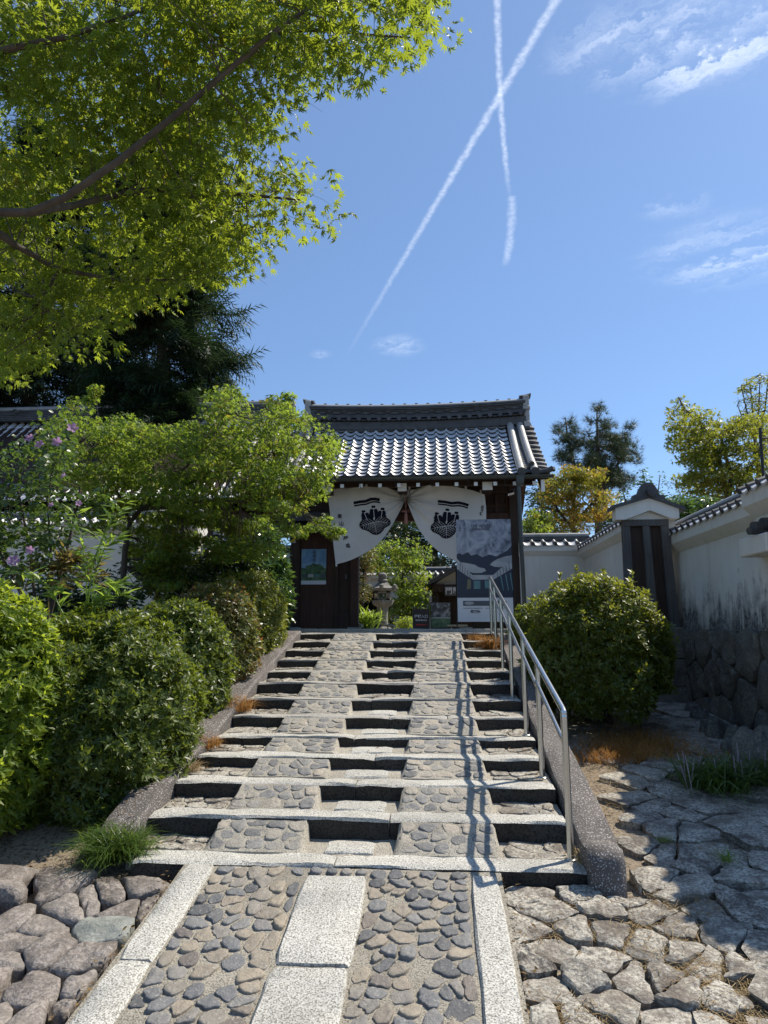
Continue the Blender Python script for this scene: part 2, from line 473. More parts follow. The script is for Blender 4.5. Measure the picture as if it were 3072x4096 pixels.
M_boulder = stone_mat('brown boulder', [(0.0, (0.10, 0.082, 0.07)), (0.5, (0.145, 0.122, 0.105)), (1.0, (0.19, 0.17, 0.15))], 0.62, 5, (0.34, 0.30, 0.27), 0.9, 0.4, 40)
M_greyboulder = stone_mat('grey green boulder', [(0.0, (0.2, 0.215, 0.195)), (1.0, (0.235, 0.245, 0.22))], 0.6, 5, (0.36, 0.37, 0.33), 0.7, 0.4, 50)
M_wallstone = stone_mat('dark wall stone', [(0.0, (0.055, 0.053, 0.05)), (0.5, (0.095, 0.09, 0.082)), (1.0, (0.125, 0.117, 0.10))], 0.8, 3.5, (0.19, 0.185, 0.145), 0.9, 0.2, 30)
M_soil = granite_mat('dry soil', (0.20, 0.16, 0.115), (0.29, 0.24, 0.175), (0.075, 0.058, 0.042), 38, 0.7, 0.95)
M_darksoil = granite_mat('wall joint earth', (0.04, 0.037, 0.033), (0.065, 0.06, 0.052), (0.02, 0.018, 0.016), 40, 0.6, 0.95)
M_tile = tile_mat('smoked clay roof tile', (0.60, 0.60, 0.605), (0.70, 0.70, 0.705), 0.42, 0.25, 0.8)
M_tile_dark = tile_mat('dark ridge tile', (0.055, 0.056, 0.058), (0.085, 0.086, 0.088), 0.5, 0.1, 0.45)
M_tile_round = tile_mat('pale mossy round tile', (0.30, 0.295, 0.28), (0.36, 0.352, 0.335), 0.5, 0.1, 0.5)
M_wood = wood_mat('dark brown timber', (0.032, 0.018, 0.012), (0.062, 0.035, 0.022))
M_wood_red = wood_mat('reddish brown board', (0.05, 0.022, 0.014), (0.085, 0.04, 0.026))
M_wood_grey = wood_mat('weathered grey timber', (0.075, 0.07, 0.068), (0.125, 0.118, 0.11), 0.75)
M_white = plain('white paint', (0.78, 0.78, 0.76), 0.6, 0.3, 0, 0.06)
M_plaster = plaster_mat('white plaster', (0.70, 0.69, 0.65), None, 0.18)
M_plaster_stained = plaster_mat('mildewed plaster', (0.66, 0.645, 0.59), 1.40, 0.25)
M_steel = plain('stainless steel', (0.55, 0.55, 0.53), 0.27, 0.5, 1.0, 0.08, 30)
M_gutter = plain('dark bronze gutter', (0.06, 0.07, 0.064), 0.42, 0.5, 0.3, 0.25, 12)
M_black = plain('black print', (0.012, 0.012, 0.02), 0.85, 0.1, 0, 0.1)
M_iron = plain('dark iron', (0.02, 0.02, 0.02), 0.5, 0.4, 0.3)
M_bark = wood_mat('maple bark', (0.06, 0.05, 0.042), (0.11, 0.095, 0.078), 0.85, (18, 18, 6))
M_bark_dark = wood_mat('dark bark', (0.05, 0.04, 0.032), (0.085, 0.07, 0.055), 0.9, (18, 18, 6))
M_bamboo = wood_mat('pale bamboo', (0.42, 0.36, 0.22), (0.55, 0.48, 0.31), 0.45, (4, 4, 4))
M_straw = leaf_mat('dry grass', [(0.30, 0.14, 0.035), (0.42, 0.21, 0.06), (0.48, 0.29, 0.11)], (0.55, 0.28, 0.07), 0.3, 0.7, 0.2)
M_palestraw = leaf_mat('pale straw', [(0.30, 0.22, 0.11), (0.40, 0.31, 0.17), (0.34, 0.2, 0.09)], (0.4, 0.3, 0.14), 0.2, 0.8, 0.2)
def cloth():
    m, t, b, P, g = new_mat('white cotton cloth')
    n = t.noise(t.scalev(P, (160, 20, 160)), 1.0, 3, 0.6); n2 = t.noise(P, 2.5, 4, 0.6)
    t.l.new(t.mix(t.mapr(n2, 0.3, 0.75), (0.76, 0.74, 0.70), (0.66, 0.64, 0.605)), b.inputs['Base Color'])
    setp(b, Roughness=0.9, Specular_IOR_Level=0.1)
    t.l.new(t.bump(n, 0.12, 0.002), b.inputs['Normal'])
    tl = t.new('ShaderNodeBsdfTranslucent'); tl.inputs[0].default_value = (0.66, 0.65, 0.62, 1)
    mx = t.new('ShaderNodeMixShader'); mx.inputs[0].default_value = 0.3
    t.l.new(b.outputs[0], mx.inputs[1]); t.l.new(tl.outputs[0], mx.inputs[2])
    t.l.new(mx.outputs[0], t.n['Material Output'].inputs['Surface'])
    return m
M_cloth = cloth()

L_maple = leaf_mat('big maple leaf', [(0.035, 0.075, 0.012), (0.055, 0.105, 0.015), (0.09, 0.13, 0.018)], (0.58, 0.70, 0.05), 0.42, 0.45, 0.35,
                   ((0.2, 0.14, 0.02), (0.75, 0.62, 0.05), None, 1.1, 0.68, 0.85))
L_maple2 = leaf_mat('garden maple leaf', [(0.055, 0.11, 0.018), (0.08, 0.145, 0.022), (0.12, 0.17, 0.03)], (0.44, 0.60, 0.06), 0.46, 0.45, 0.4,
                    ((0.16, 0.12, 0.02), (0.55, 0.42, 0.05), None, 1.6, 0.6, 0.78))
L_orange = leaf_mat('turning maple leaf', [(0.08, 0.115, 0.02), (0.12, 0.13, 0.02), (0.16, 0.12, 0.02)], (0.5, 0.5, 0.05), 0.42, 0.45, 0.4,
                    ((0.27, 0.15, 0.025), (0.82, 0.44, 0.06), None, 0.85, 0.5, 0.72))
L_yellow = leaf_mat('yellowing maple leaf', [(0.065, 0.105, 0.016), (0.095, 0.135, 0.02), (0.14, 0.16, 0.028)], (0.54, 0.58, 0.05), 0.42, 0.45, 0.4,
                    ((0.22, 0.14, 0.025), (0.7, 0.50, 0.06), None, 0.9, 0.6, 0.82))
L_azalea = leaf_mat('azalea leaf', [(0.036, 0.064, 0.012), (0.06, 0.096, 0.016), (0.12, 0.16, 0.024)], (0.40, 0.50, 0.045), 0.30, 0.42, 0.42)
L_azalea_bright = leaf_mat('bright azalea leaf', [(0.08, 0.135, 0.018), (0.125, 0.19, 0.024), (0.19, 0.25, 0.035)], (0.60, 0.74, 0.06), 0.45, 0.45, 0.4)
L_azalea_red = leaf_mat('reddening azalea leaf', [(0.05, 0.085, 0.018), (0.085, 0.12, 0.025), (0.13, 0.12, 0.035)], (0.34, 0.36, 0.06), 0.34, 0.4, 0.5,
                        ((0.16, 0.06, 0.025), (0.4, 0.16, 0.05), None, 2.2, 0.52, 0.7))
L_dark = leaf_mat('dark evergreen leaf', [(0.016, 0.036, 0.012), (0.026, 0.052, 0.016), (0.036, 0.066, 0.02)], (0.08, 0.14, 0.025), 0.22, 0.4, 0.5)
L_glossy = leaf_mat('glossy shrub leaf', [(0.03, 0.075, 0.02), (0.045, 0.105, 0.024), (0.065, 0.135, 0.03)], (0.2, 0.34, 0.05), 0.3, 0.25, 0.7)
L_cedar = leaf_mat('cypress spray', [(0.014, 0.032, 0.016), (0.022, 0.046, 0.02), (0.036, 0.066, 0.026)], (0.06, 0.11, 0.025), 0.2, 0.55, 0.35)
L_pine = leaf_mat('pine needle', [(0.028, 0.052, 0.026), (0.042, 0.07, 0.032), (0.06, 0.09, 0.036)], (0.09, 0.13, 0.04), 0.2, 0.5, 0.35)
L_bamboo = leaf_mat('dwarf bamboo leaf', [(0.09, 0.17, 0.03), (0.13, 0.22, 0.035), (0.17, 0.26, 0.05)], (0.5, 0.68, 0.08), 0.45, 0.4, 0.45)
L_grass = leaf_mat('mondo grass blade', [(0.035, 0.08, 0.015), (0.06, 0.12, 0.02), (0.11, 0.16, 0.035)], (0.3, 0.42, 0.06), 0.35, 0.4, 0.5)
L_hibiscus = leaf_mat('hibiscus leaf', [(0.025, 0.055, 0.014), (0.04, 0.08, 0.018), (0.06, 0.105, 0.022)], (0.22, 0.36, 0.045), 0.3, 0.35, 0.6)
L_flower = leaf_mat('mauve petal', [(0.42, 0.22, 0.48), (0.52, 0.3, 0.56), (0.6, 0.38, 0.6)], (0.7, 0.4, 0.7), 0.45, 0.6, 0.2)

# ------------------------------------------------------------------ lettering, made once as flat outlines
def letters(words):
    tmp = []
    for w in words:
        cu = bpy.data.curves.new('t', 'FONT'); cu.body = w; cu.size = 1.0; cu.align_x = 'CENTER'; cu.align_y = 'CENTER'
        cu.resolution_u = 2; cu.offset = 0.022
        o = bpy.data.objects.new('t', cu); col.objects.link(o); tmp.append(o)
    dg = bpy.context.evaluated_depsgraph_get(); dg.update()
    out = {}
    for w, o in zip(words, tmp):
        me = bpy.data.meshes.new_from_object(o.evaluated_get(dg))
        out[w] = ([(v.co.x, v.co.y) for v in me.vertices], [tuple(p.vertices) for p in me.polygons])
        bpy.data.meshes.remove(me)
    for o in tmp:
        cu = o.data; bpy.data.objects.remove(o); bpy.data.curves.remove(cu)
    return out
TXT = letters(['東', '山', '護', '持', '会', '月', '々', '講', '拝観入口', 'entrance', '白', '龍', '図', 'THE WHITE', 'DRAGON', '西来院', '門露甘', '眠', '苑', 'ALSOK'])
# ------------------------------------------------------------------ stair survey
RUN, Y0 = 0.465, 4.27
ZS = [0.003, 0.138, 0.262, 0.362, 0.448, 0.563, 0.680, 0.806, 0.911, 1.018, 1.124, 1.230, 1.338]
XL, XR = -1.95, 0.82
def SY(i): return Y0 + RUN * i
def stair_z(y):
    t = min(max((y - Y0) / RUN, 0), 12)
    i = int(min(t, 11)); return ZS[i] + (ZS[i + 1] - ZS[i]) * (t - i)
def sm(a, b, x):
    t = min(max((x - a) / (b - a), 0.0), 1.0); return t * t * (3 - 2 * t)
def yard_z(y): return -0.05 + 0.105 * (y - 4.3)
def ground_z(x, y):
    if y < 4.27:
        z = 0.149 * (max(y, 0.2) - Y0) - 0.17 - 0.03 * sm(0.5, 2.5, abs(x + 0.57) - 0.9)
    else:
        zr = yard_z(min(y, 10.6)) - 0.06
        zl = stair_z(y) - 0.16
        if x > 1.15: z = zr
        elif x > 0.9: z = zr
        elif x > -2.0: z = zr - 0.2
        elif x > -2.25: z = zl - 0.15
        else: z = zl
        z = z + (1.30 - z) * sm(10.2, 10.9, y)
    return z
def grid_sheet(name, xs, ys, zf, mat):
    nx = len(xs); vs = [(x, y, zf(x, y)) for y in ys for x in xs]
    fs = [(j * nx + i, j * nx + i + 1, (j + 1) * nx + i + 1, (j + 1) * nx + i) for j in range(len(ys) - 1) for i in range(nx - 1)]
    return obj(name, vs, fs, mat, None, True)
gx = [-800, -300, -120, -60, -30, -15, -9] + [round(-6 + 0.12 * i, 3) for i in range(93)] + [6, 9, 15, 30, 60, 120, 300, 800]
gy = [-300, -60, -20, -5, 0] + [0.6 + 0.12 * i for i in range(90)] + [11.8, 12.5, 14, 18, 25, 40, 80, 200, 600, 1200]
def gz(x, y):
    return ground_z(x, y) + 0.014 * noise.noise(Vector((x * 2.1, y * 2.1, 0))) + 0.008 * noise.noise(Vector((x * 7, y * 7, 3)))
tag(grid_sheet('ground', gx, gy, gz, M_soil), kind='structure')

# ------------------------------------------------------------------ polygon tools for stonework
def clip(poly, px, py, nx, ny):
    out = []
    for i in range(len(poly)):
        a, b = poly[i], poly[(i + 1) % len(poly)]
        da = (a[0] - px) * nx + (a[1] - py) * ny; db = (b[0] - px) * nx + (b[1] - py) * ny
        if da <= 0: out.append(a)
        if da * db < 0:
            t = da / (da - db); out.append((a[0] + (b[0] - a[0]) * t, a[1] + (b[1] - a[1]) * t))
    return out
def voronoi(seeds, region):
    cells = []
    for i, s in enumerate(seeds):
        p = list(region)
        for j, q in enumerate(seeds):
            if i == j: continue
            dx, dy = q[0] - s[0], q[1] - s[1]
            if dx * dx + dy * dy > 4.0: continue
            p = clip(p, (s[0] + q[0]) / 2, (s[1] + q[1]) / 2, dx, dy)
            if len(p) < 3: break
        cells.append(p if len(p) >= 3 else None)
    return cells
def centroid(p):
    A = cx = cy = 0.0
    for i in range(len(p)):
        x0, y0 = p[i]; x1, y1 = p[(i + 1) % len(p)]
        c = x0 * y1 - x1 * y0; A += c; cx += (x0 + x1) * c; cy += (y0 + y1) * c
    if abs(A) < 1e-9: return sum(q[0] for q in p) / len(p), sum(q[1] for q in p) / len(p), 0
    return cx / (3 * A), cy / (3 * A), abs(A) / 2
def relax(seeds, region, k=1):
    for _ in range(k):
        seeds = [centroid(c)[:2] if c else s for s, c in zip(seeds, voronoi(seeds, region))]
    return seeds
def jgrid(x0, x1, y0, y1, w, h, jit=0.35):
    out = []; ny = max(1, round((y1 - y0) / h))
    for j in range(ny):
        nx = max(1, round((x1 - x0) / w)); off = 0.5 if j % 2 else 0.0
        for i in range(nx + (1 if off else 0)):
            x = x0 + (i + 0.5 - off * 0.9) * (x1 - x0) / nx; y = y0 + (j + 0.5) * (y1 - y0) / ny
            x += random.uniform(-jit, jit) * w; y += random.uniform(-jit, jit) * h
            if x0 < x < x1: out.append((x, min(max(y, y0 + 0.2 * h), y1 - 0.2 * h)))
    return out
def chaikin(p, k=0.25):
    out = []
    for i in range(len(p)):
        a, b = p[i], p[(i + 1) % len(p)]
        out += [(a[0] + (b[0] - a[0]) * k, a[1] + (b[1] - a[1]) * k), (b[0] - (b[0] - a[0]) * k, b[1] - (b[1] - a[1]) * k)]
    return out
def resample(p, n):
    L = [0.0]
    for i in range(len(p)):
        a, b = p[i], p[(i + 1) % len(p)]; L.append(L[-1] + math.hypot(b[0] - a[0], b[1] - a[1]))
    out = []; j = 0
    for k in range(n):
        t = L[-1] * k / n
        while L[j + 1] < t: j += 1
        a, b = p[j], p[(j + 1) % len(p)]; u = (t - L[j]) / max(L[j + 1] - L[j], 1e-9)
        out.append((a[0] + (b[0] - a[0]) * u, a[1] + (b[1] - a[1]) * u))
    return out
def stone_mesh(poly, gap, h, n=12, rounding=1, crown=0.72, rough=0.1, wob=0.06, sink=0.03, tilt=0.1, ck=0.28, el=(1.0, 1.0)):
    """a stone with its own edge and depth; poly in plan, z up from its bed. Returns verts about (cx, cy)"""
    cx, cy, A = centroid(poly)
    r = math.sqrt(max(A, 1e-6) / math.pi)
    k = max(0.3, 1 - gap / r)
    p = [((x - cx) * k * el[0], (y - cy) * k * el[1]) for x, y in poly]
    for _ in range(rounding): p = chaikin(p, ck)
    p = resample(p, n)
    sd = random.uniform(0, 100)
    p = [(x * (1 + wob * noise.noise(Vector((x / r * 2, y / r * 2, sd)))), y * (1 + wob * noise.noise(Vector((x / r * 2, y / r * 2, sd + 9))))) for x, y in p]
    tx, ty = random.uniform(-tilt, tilt), random.uniform(-tilt, tilt)
    vs = []; fs = []
    mid = (1 + crown) / 2 + 0.06
    for sc, z in ((1.0, -sink), (1.0, h * 0.35), (mid, h * 0.78), (crown, h)):
        for x, y in p:
            zz = z
            if z > 0: zz += (x * tx + y * ty) * (z / h) + h * rough * 2 * noise.noise(Vector((x / r * 1.6, y / r * 1.6, sd + z * 30)))
            vs.append((x * sc, y * sc, zz))
    inner = 0.42
    if n >= 10:
        for x, y in p:
            vs.append((x * crown * inner, y * crown * inner, h * 1.06 + (x * tx + y * ty) * inner + h * rough * 2.2 * noise.noise(Vector((x / r, y / r, sd + 5)))))
    vs.append((0, 0, h * 1.08 + h * rough * random.uniform(-1, 1)))
    rings = 5 if n >= 10 else 4
    for i in range(rings - 1):
        for j in range(n):
            a, b = i * n + j, i * n + (j + 1) % n
            fs.append((a, b, b + n, a + n))
    for j in range(n):
        fs.append(((rings - 1) * n + j, (rings - 1) * n + (j + 1) % n, rings * n))
    return (cx, cy), vs, fs
def lay_stones(name, cells, gap, h, zf, slope, mat, parent, n=12, rounding=1, minA=0.0008, hj=0.3, sharp=False, skip=0.0, squash=0.0, **kw):
    """stones set on a bed whose height is zf(x, y); slope = rise per unit of y of the bed"""
    ang = math.atan(slope); out = []
    for c in cells:
        if not c: continue
        cx, cy, A = centroid(c)
        if A < minA or random.random() < skip: continue
        if squash: kw['el'] = (1 - random.random() * squash, 1.0) if random.random() < 0.5 else (1.0, 1 - random.random() * squash)
        (cx, cy), vs, fs = stone_mesh(c, gap * random.uniform(0.7, 1.25), h * random.uniform(1 - hj, 1 + hj), n, rounding, **kw)
        me = mesh_of(name, vs, fs, mat, True if sharp else 'full')
        M = Matrix.Translation((cx, cy, zf(cx, cy))) @ Matrix.Rotation(ang, 4, 'X')
        out.append(link(name, me, parent, M))
    return out
def rect(x0, x1, y0, y1): return [(x0, y0), (x1, y0), (x1, y1), (x0, y1)]

def rough_block(x0, x1, y0, y1, z0, z1, b=0.012, seg=10, jit=0.004, slope=0.0):
    """hewn block running along X: chamfered and slightly uneven; slope = rise per unit y"""
    mb = MB(); profs = []
    sd = random.uniform(0, 50)
    for i in range(seg + 1):
        x = x0 + (x1 - x0) * i / seg
        e = b * 0.7 if i in (0, seg) else 0
        J = lambda k: jit * 2 * noise.noise(Vector((x * 3.1, k * 7.3, sd))) + jit * noise.noise(Vector((x * 13, k * 3, sd + 4)))
        ring = [(x, y0 + e + J(1), z0), (x, y0 + e + J(2), z1 - b - e + J(3)), (x, y0 + b + e + J(4), z1 - e + J(5)), (x, (y0 + y1) / 2, z1 - e * 0.5 + J(6) * 0.7),
                (x, y1 - b - e, z1 - e + J(7)), (x, y1 - e, z1 - b - e), (x, y1 - e, z0)]
        profs.append([(p[0], p[1], p[2] + slope * (p[1] - y0)) for p in ring])
    mb.loft([pr[::-1] for pr in profs]); return mb
def rough_block_y(x0, x1, y0, y1, zf, z_thick, b=0.012, seg=10, jit=0.004):
    """block running along Y, its top following zf(y)"""
    mb = MB(); profs = []; sd = random.uniform(0, 50)
    for i in range(seg + 1):
        y = y0 + (y1 - y0) * i / seg; z = zf(y); e = b * 0.7 if i in (0, seg) else 0
        J = lambda k: jit * 2 * noise.noise(Vector((y * 3.1, k * 7.3, sd))) + jit * noise.noise(Vector((y * 13, k * 3, sd + 4)))
        profs.append([(x0 + e, y, z - z_thick), (x0 + e + J(1), y, z - b - e), (x0 + b + e + J(2), y, z - e + J(3)), ((x0 + x1) / 2, y, z - e + J(4)),
                      (x1 - b - e + J(5), y, z - e + J(6)), (x1 - e + J(7), y, z - b - e), (x1 - e, y, z - z_thick)])
    mb.loft(profs); return mb

# ------------------------------------------------------------------ cobbled path below the stairs
def path_z(x, y): return 0.149 * (y - Y0) - 0.012
PX = [-1.495, -1.325, -0.762, -0.405, 0.172, 0.335]
path = MB()
for x0, x1 in ((PX[0] - 0.02, PX[5] + 0.02),):
    ys = [0.3 + 0.09 * i for i in range(44)] + [4.262]
    pr = []
    for y in ys:
        row = []
        for k in range(25):
            x = x0 + (x1 - x0) * k / 24
            row.append((x, y, path_z(x, y) - 0.004 + 0.006 * noise.noise(Vector((x * 9, y * 9, 1)))))
        pr.append([(x0, y, path_z(0, y) - 0.2)] + row + [(x1, y, path_z(0, y) - 0.2)])
    path.loft([p[::-1] for p in pr])
path = tag(path.build('path', M_pathmortar, None, True), kind='structure')
zt = lambda y: 0.149 * (y - Y0) + 0.004
yj = [0.5, 1.6, 2.5, 3.36, 4.255]
for a, b in zip(yj[:-1], yj[1:]):
    rough_block_y(PX[0], PX[1] + 0.005, a + 0.006, b - 0.006, zt, 0.15).build('edging_slab', M_granite, path, True)
yj = [0.5, 1.3, 2.35, 4.2]
for a, b in zip(yj[:-1], yj[1:]):
    rough_block_y(PX[4], PX[5], a + 0.006, b - 0.006, zt, 0.15).build('edging_slab', M_granite, path, True)
yj = [0.6, 1.6, 2.5, 3.36, 4.16]
for a, b in zip(yj[:-1], yj[1:]):
    rough_block_y(PX[2], PX[3], a + 0.016, b - 0.016, lambda y: zt(y) + 0.006, 0.15, 0.014).build('centre_slab', M_granite, path, True)
for x0, x1 in ((PX[1] + 0.015, PX[2] - 0.01), (PX[3] + 0.01, PX[4] - 0.01)):
    for y0, y1 in ((2.55, 4.25),):
        reg = rect(x0, x1, y0, y1)
        cells = voronoi(relax(jgrid(x0, x1, y0, y1, 0.10, 0.10, 0.5), reg, 1), reg)
        lay_stones('cobble', cells, 0.0058, 0.0068, path_z, 0.149, M_pebble, path, 16, 1, hj=0.5, rough=0.4, wob=0.4, crown=0.82, tilt=0.1, squash=0.24, skip=0.02, ck=0.24)
reg = rect(PX[2], PX[3], 4.17, 4.255)
lay_stones('cobble', voronoi(jgrid(PX[2], PX[3], 4.17, 4.255, 0.09, 0.085, 0.2), reg), 0.012, 0.014, path_z, 0.149, M_pebble, path, 12, 2)

# ------------------------------------------------------------------ stairs with two cobbled wheel ramps
stairs = MB()
for i in range(12):          # bedding under every tread
    y0, y1 = SY(i) + 0.16, SY(i + 1) + 0.06
    z = ZS[i] - 0.012
    prof = []
    for k in range(25):
        x = XL + (XR + 0.02 - XL) * k / 24; w = 0.007 * noise.noise(Vector((x * 8, i * 3.3, 2)))
        prof.append([(x, y0, z - 0.25), (x, y0, z + w), (x, (y0 + y1) / 2, z + 0.012 + w * 1.5), (x, y1, z + 0.024 + w), (x, y1, z - 0.25)])
    stairs.loft(prof)
stairs.box(XL - 0.02, XR + 0.06, SY(12) + 0.1, 10.7, 1.0, ZS[12] - 0.01)
stairs = tag(stairs.build('stairs', M_mortar, None, True), kind='structure')
joints = {0: [-0.62], 1: [-0.32], 2: [-0.6], 3: [-0.5], 4: [-0.72], 5: [-0.45, 0.1], 6: [-0.66], 7: [-0.2], 8: [-0.56], 9: [-0.8], 10: [-0.55], 11: [-0.6], 12: [-0.62]}
for i in range(13):
    xs = [XL - (0.0 if i else -0.1)] + joints[i] + [XR + (0.02 if i else 0.03)]
    for a, b in zip(xs[:-1], xs[1:]):
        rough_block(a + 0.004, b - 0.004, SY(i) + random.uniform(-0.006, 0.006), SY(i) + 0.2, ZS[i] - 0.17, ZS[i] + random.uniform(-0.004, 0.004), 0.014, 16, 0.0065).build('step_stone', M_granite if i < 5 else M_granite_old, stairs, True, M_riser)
RL, RRm = (-1.455, -0.855), (-0.255, 0.362)
for i in range(12):         # flat stones bedded in the treads beside and between the ramps
    y0, y1 = SY(i) + 0.205, SY(i + 1) - 0.005
    segs = [(XL + 0.02, RL[0] - 0.04), (RL[1] + 0.05, RRm[0] - 0.04), (RRm[1] + 0.05, XR - 0.02)]
    for k, (x0, x1) in enumerate(segs):
        if k == 1 and i < 6:
            xa = x0 + random.uniform(0.08, 0.14); xb = x1 - random.uniform(0.05, 0.16)
            rough_block(xa, xb, y0 + 0.01, y1 - 0.04, ZS[i] - 0.1, ZS[i] + 0.006, 0.008, 6, 0.004, 0.06).build('tread_slab', M_granite, stairs, True)
            continue
        reg = rect(x0, x1, y0, y1)
        cells = voronoi(relax(jgrid(x0, x1, y0, y1, 0.17, 0.11, 0.42), reg), reg)
        lay_stones('tread_stone', cells, 0.006, 0.006, lambda x, y, z=ZS[i], yy=y0: z - 0.006 + 0.07 * (y - yy), 0.07, M_flag, stairs, 14, 1, hj=0.4, rough=0.3, wob=0.25, crown=0.9, ck=0.18)
for rname, (x0, x1), lab in (('wheel_ramp', RL, None), ('wheel_ramp', RRm, None)):
    bed = MB(); cellsets = []
    for i in range(12):
        ya, yb = SY(i) + 0.185, SY(i + 1) + 0.004
        za, zb = ZS[i] + 0.004, ZS[i + 1] - 0.012
        sl = (zb - za) / (yb - ya)
        prof = []
        for k in range(9):
            t = k / 8; y = ya + (yb - ya) * t; z = za + (zb - za) * t
            fl = 0.06 * (1 - t) * (0.35 + 0.65 * (1 - t))
            w = 0.008 * noise.noise(Vector((x0, y * 9, i)))
            row = [(x0 - fl - 0.02 + w, y, ZS[i] - 0.05), (x0 - fl * 0.5 + w, y, z - 0.02)]
            for q in range(9):
                x = x0 + 0.015 + (x1 - x0 - 0.03) * q / 8
                row.append((x, y, z + 0.006 * noise.noise(Vector((x * 11, y * 11, 5)))))
            row += [(x1 + fl * 0.5 - w, y, z - 0.02), (x1 + fl + 0.02 - w, y, ZS[i] - 0.05)]
            prof.append(row)
        bed.loft([p[::-1] for p in prof])
        cellsets.append((ya, yb, za, sl))
    rp = tag(bed.build(rname, M_mortar, None, True), kind='structure')
    for ya, yb, za, sl in cellsets:
        reg = rect(x0 + 0.004, x1 - 0.004, ya + 0.012, yb - 0.006)
        cells = voronoi(relax(jgrid(x0, x1, ya + 0.01, yb, 0.118, 0.094, 0.45), reg, 1), reg)
        lay_stones('cobble', cells, 0.0062, 0.0065, lambda x, y: za + sl * (y - ya) - 0.002, sl, M_ramp_pebble, rp, 16, 1, hj=0.5, rough=0.4, wob=0.36, crown=0.84, tilt=0.06, squash=0.22, ck=0.22)

# stone kerbs flanking the stairs
k1 = rough_block_y(-2.20, XL - 0.004, 4.50, 10.05, lambda y: stair_z(y) + 0.035, 0.6, 0.02, 40, 0.006)
tag(k1.build('stair_kerb', M_aggregate, None, True), kind='structure')
k2 = rough_block_y(0.865, 1.085, 4.46, 10.3, lambda y: stair_z(y) * 0.97 - 0.0 + 0.03 + 0.01 * math.sin(y * 2.1), 0.8, 0.012, 44, 0.006)
tag(k2.build('stair_kerb', M_aggregate, None, True), kind='structure')
kb = MB(); prs = []
for i in range(7):
    x = 0.845 + 0.20 * i / 6; e = 0.02 if i in (0, 6) else 0; j = 0.008 * noise.noise(Vector((x * 9, 3, 1)))
    prs.append([(x, 4.17 + e + j, -0.2), (x, 4.17 + e, 0.085 - e + j), (x, 4.20 + e, 0.125 - e), (x, 4.25, 0.15 - e + j), (x, 4.40 - e, 0.135 - e), (x, 4.452, 0.1 - e), (x, 4.452, -0.2)])
kb.loft([p[::-1] for p in prs])
tag(kb.build('kerb_end_block', M_aggregate, None, True), 'dark aggregate end block at the foot of the stair kerb by the steel handrail', 'stone block')

# gate landing
ld = rough_block(-3.0, 1.9, 10.62, 11.6, 0.9, 1.40, 0.01, 20, 0.004)
tag(ld.build('gate_landing', M_granite_old, None, True), kind='structure')
tag(MB().box(-3.0, 1.9, 11.6, 15.2, 0.9, 1.397).build('gate_floor', M_granite_old), kind='structure')

# ------------------------------------------------------------------ flagstone paving on the right, boulders on the left
def g2(px, py): 
    p = onslope(px, py, 4.3, -0.05, 0.105); return (p.x, p.y)
fl_px = [(2125,3555),(2200,3640),(2330,3560),(2410,3620),(2300,3700),(2205,3770),(2430,3710),(2490,3580),(2400,3830),(2115,3700),(2115,3840),(2170,3920),(2150,4060),(2350,3900),(2430,3990),(2340,4070),
         (2540,3900),(2650,3910),(2720,3950),(2600,3760),(2730,3790),(2610,3640),(2700,3680),(2850,3620),(2900,3730),(2960,3620),(2830,3830),(2950,3860),(3040,3780),(2900,3990),(3040,3950),(2700,4070),(2850,4085),(3050,4080),
         (2480,3510),(2620,3510),(2720,3540),(2480,3410),(2560,3370),(2650,3400),(2760,3420),(2480,3300),(2560,3260),(2650,3300),(2430,3230),(2530,3180),(2610,3210),(2420,3130),(2500,3100),(2380,3060),(2720,3240),(2780,3320),(2860,3400),(2940,3420),
         (2700,3150),(2800,3220),(2900,3290),(3000,3340),(2600,3080),(2460,3010),(2560,3000),(2660,3060),(2760,3110),(3060,3560),(3060,3440),(3010,3500),(2400,2950),(2500,2890),(2620,2900),(2720,2960),(2640,2820),(2560,2820)]
bxs = [0.34 + 0.13 * i for i in range(24)]; bys = [2.7 + 0.1 * i for i in range(14)] + [4.272]
bv = [(x, y, yard_z(y) - 0.05 + 0.006 * noise.noise(Vector((x * 6, y * 6, 8)))) for y in bys for x in bxs]
bf = [(j * 24 + i, j * 24 + i + 1, (j + 1) * 24 + i + 1, (j + 1) * 24 + i) for j in range(14) for i in range(23)]
pv = tag(obj('paving', bv, bf, M_soil, None, True), kind='structure')
seeds = [g2(*p) for p in fl_px]
outer = [(0.345, 2.6), (3.3, 2.6), (3.3, 10.2), (1.12, 10.2), (1.12, 4.1), (0.86, 4.1), (0.345, 4.22)]
near = [s for s in seeds if s[1] < 4.3]; far = [s for s in seeds if s[1] >= 4.3]
cn = voronoi(near + [(s[0], s[1]) for s in far], rect(0.345, 3.3, 2.5, 10.2))
cl = []
for c in cn:
    if not c: continue
    cx, cy, A = centroid(c)
    if cy > 4.2 and cx > 0.95:
        c = clip(c, 1.12, 0, -1, 0)
    else:
        c = clip(c, 0, 4.255, 0, 1) if cx < 0.8 else (clip(c, 0, 4.15, 0, 1) if cx < 1.1 else c)
    if len(c) >= 3: cl.append(c)
lay_stones('flagstone', cl, 0.009, 0.034, lambda x, y: yard_z(y) - 0.042, 0.105, M_flag, pv, 30, 1, hj=0.5, rough=0.2, wob=0.3, crown=0.93, sink=0.06, tilt=0.045, ck=0.13, sharp=True, squash=0.1)
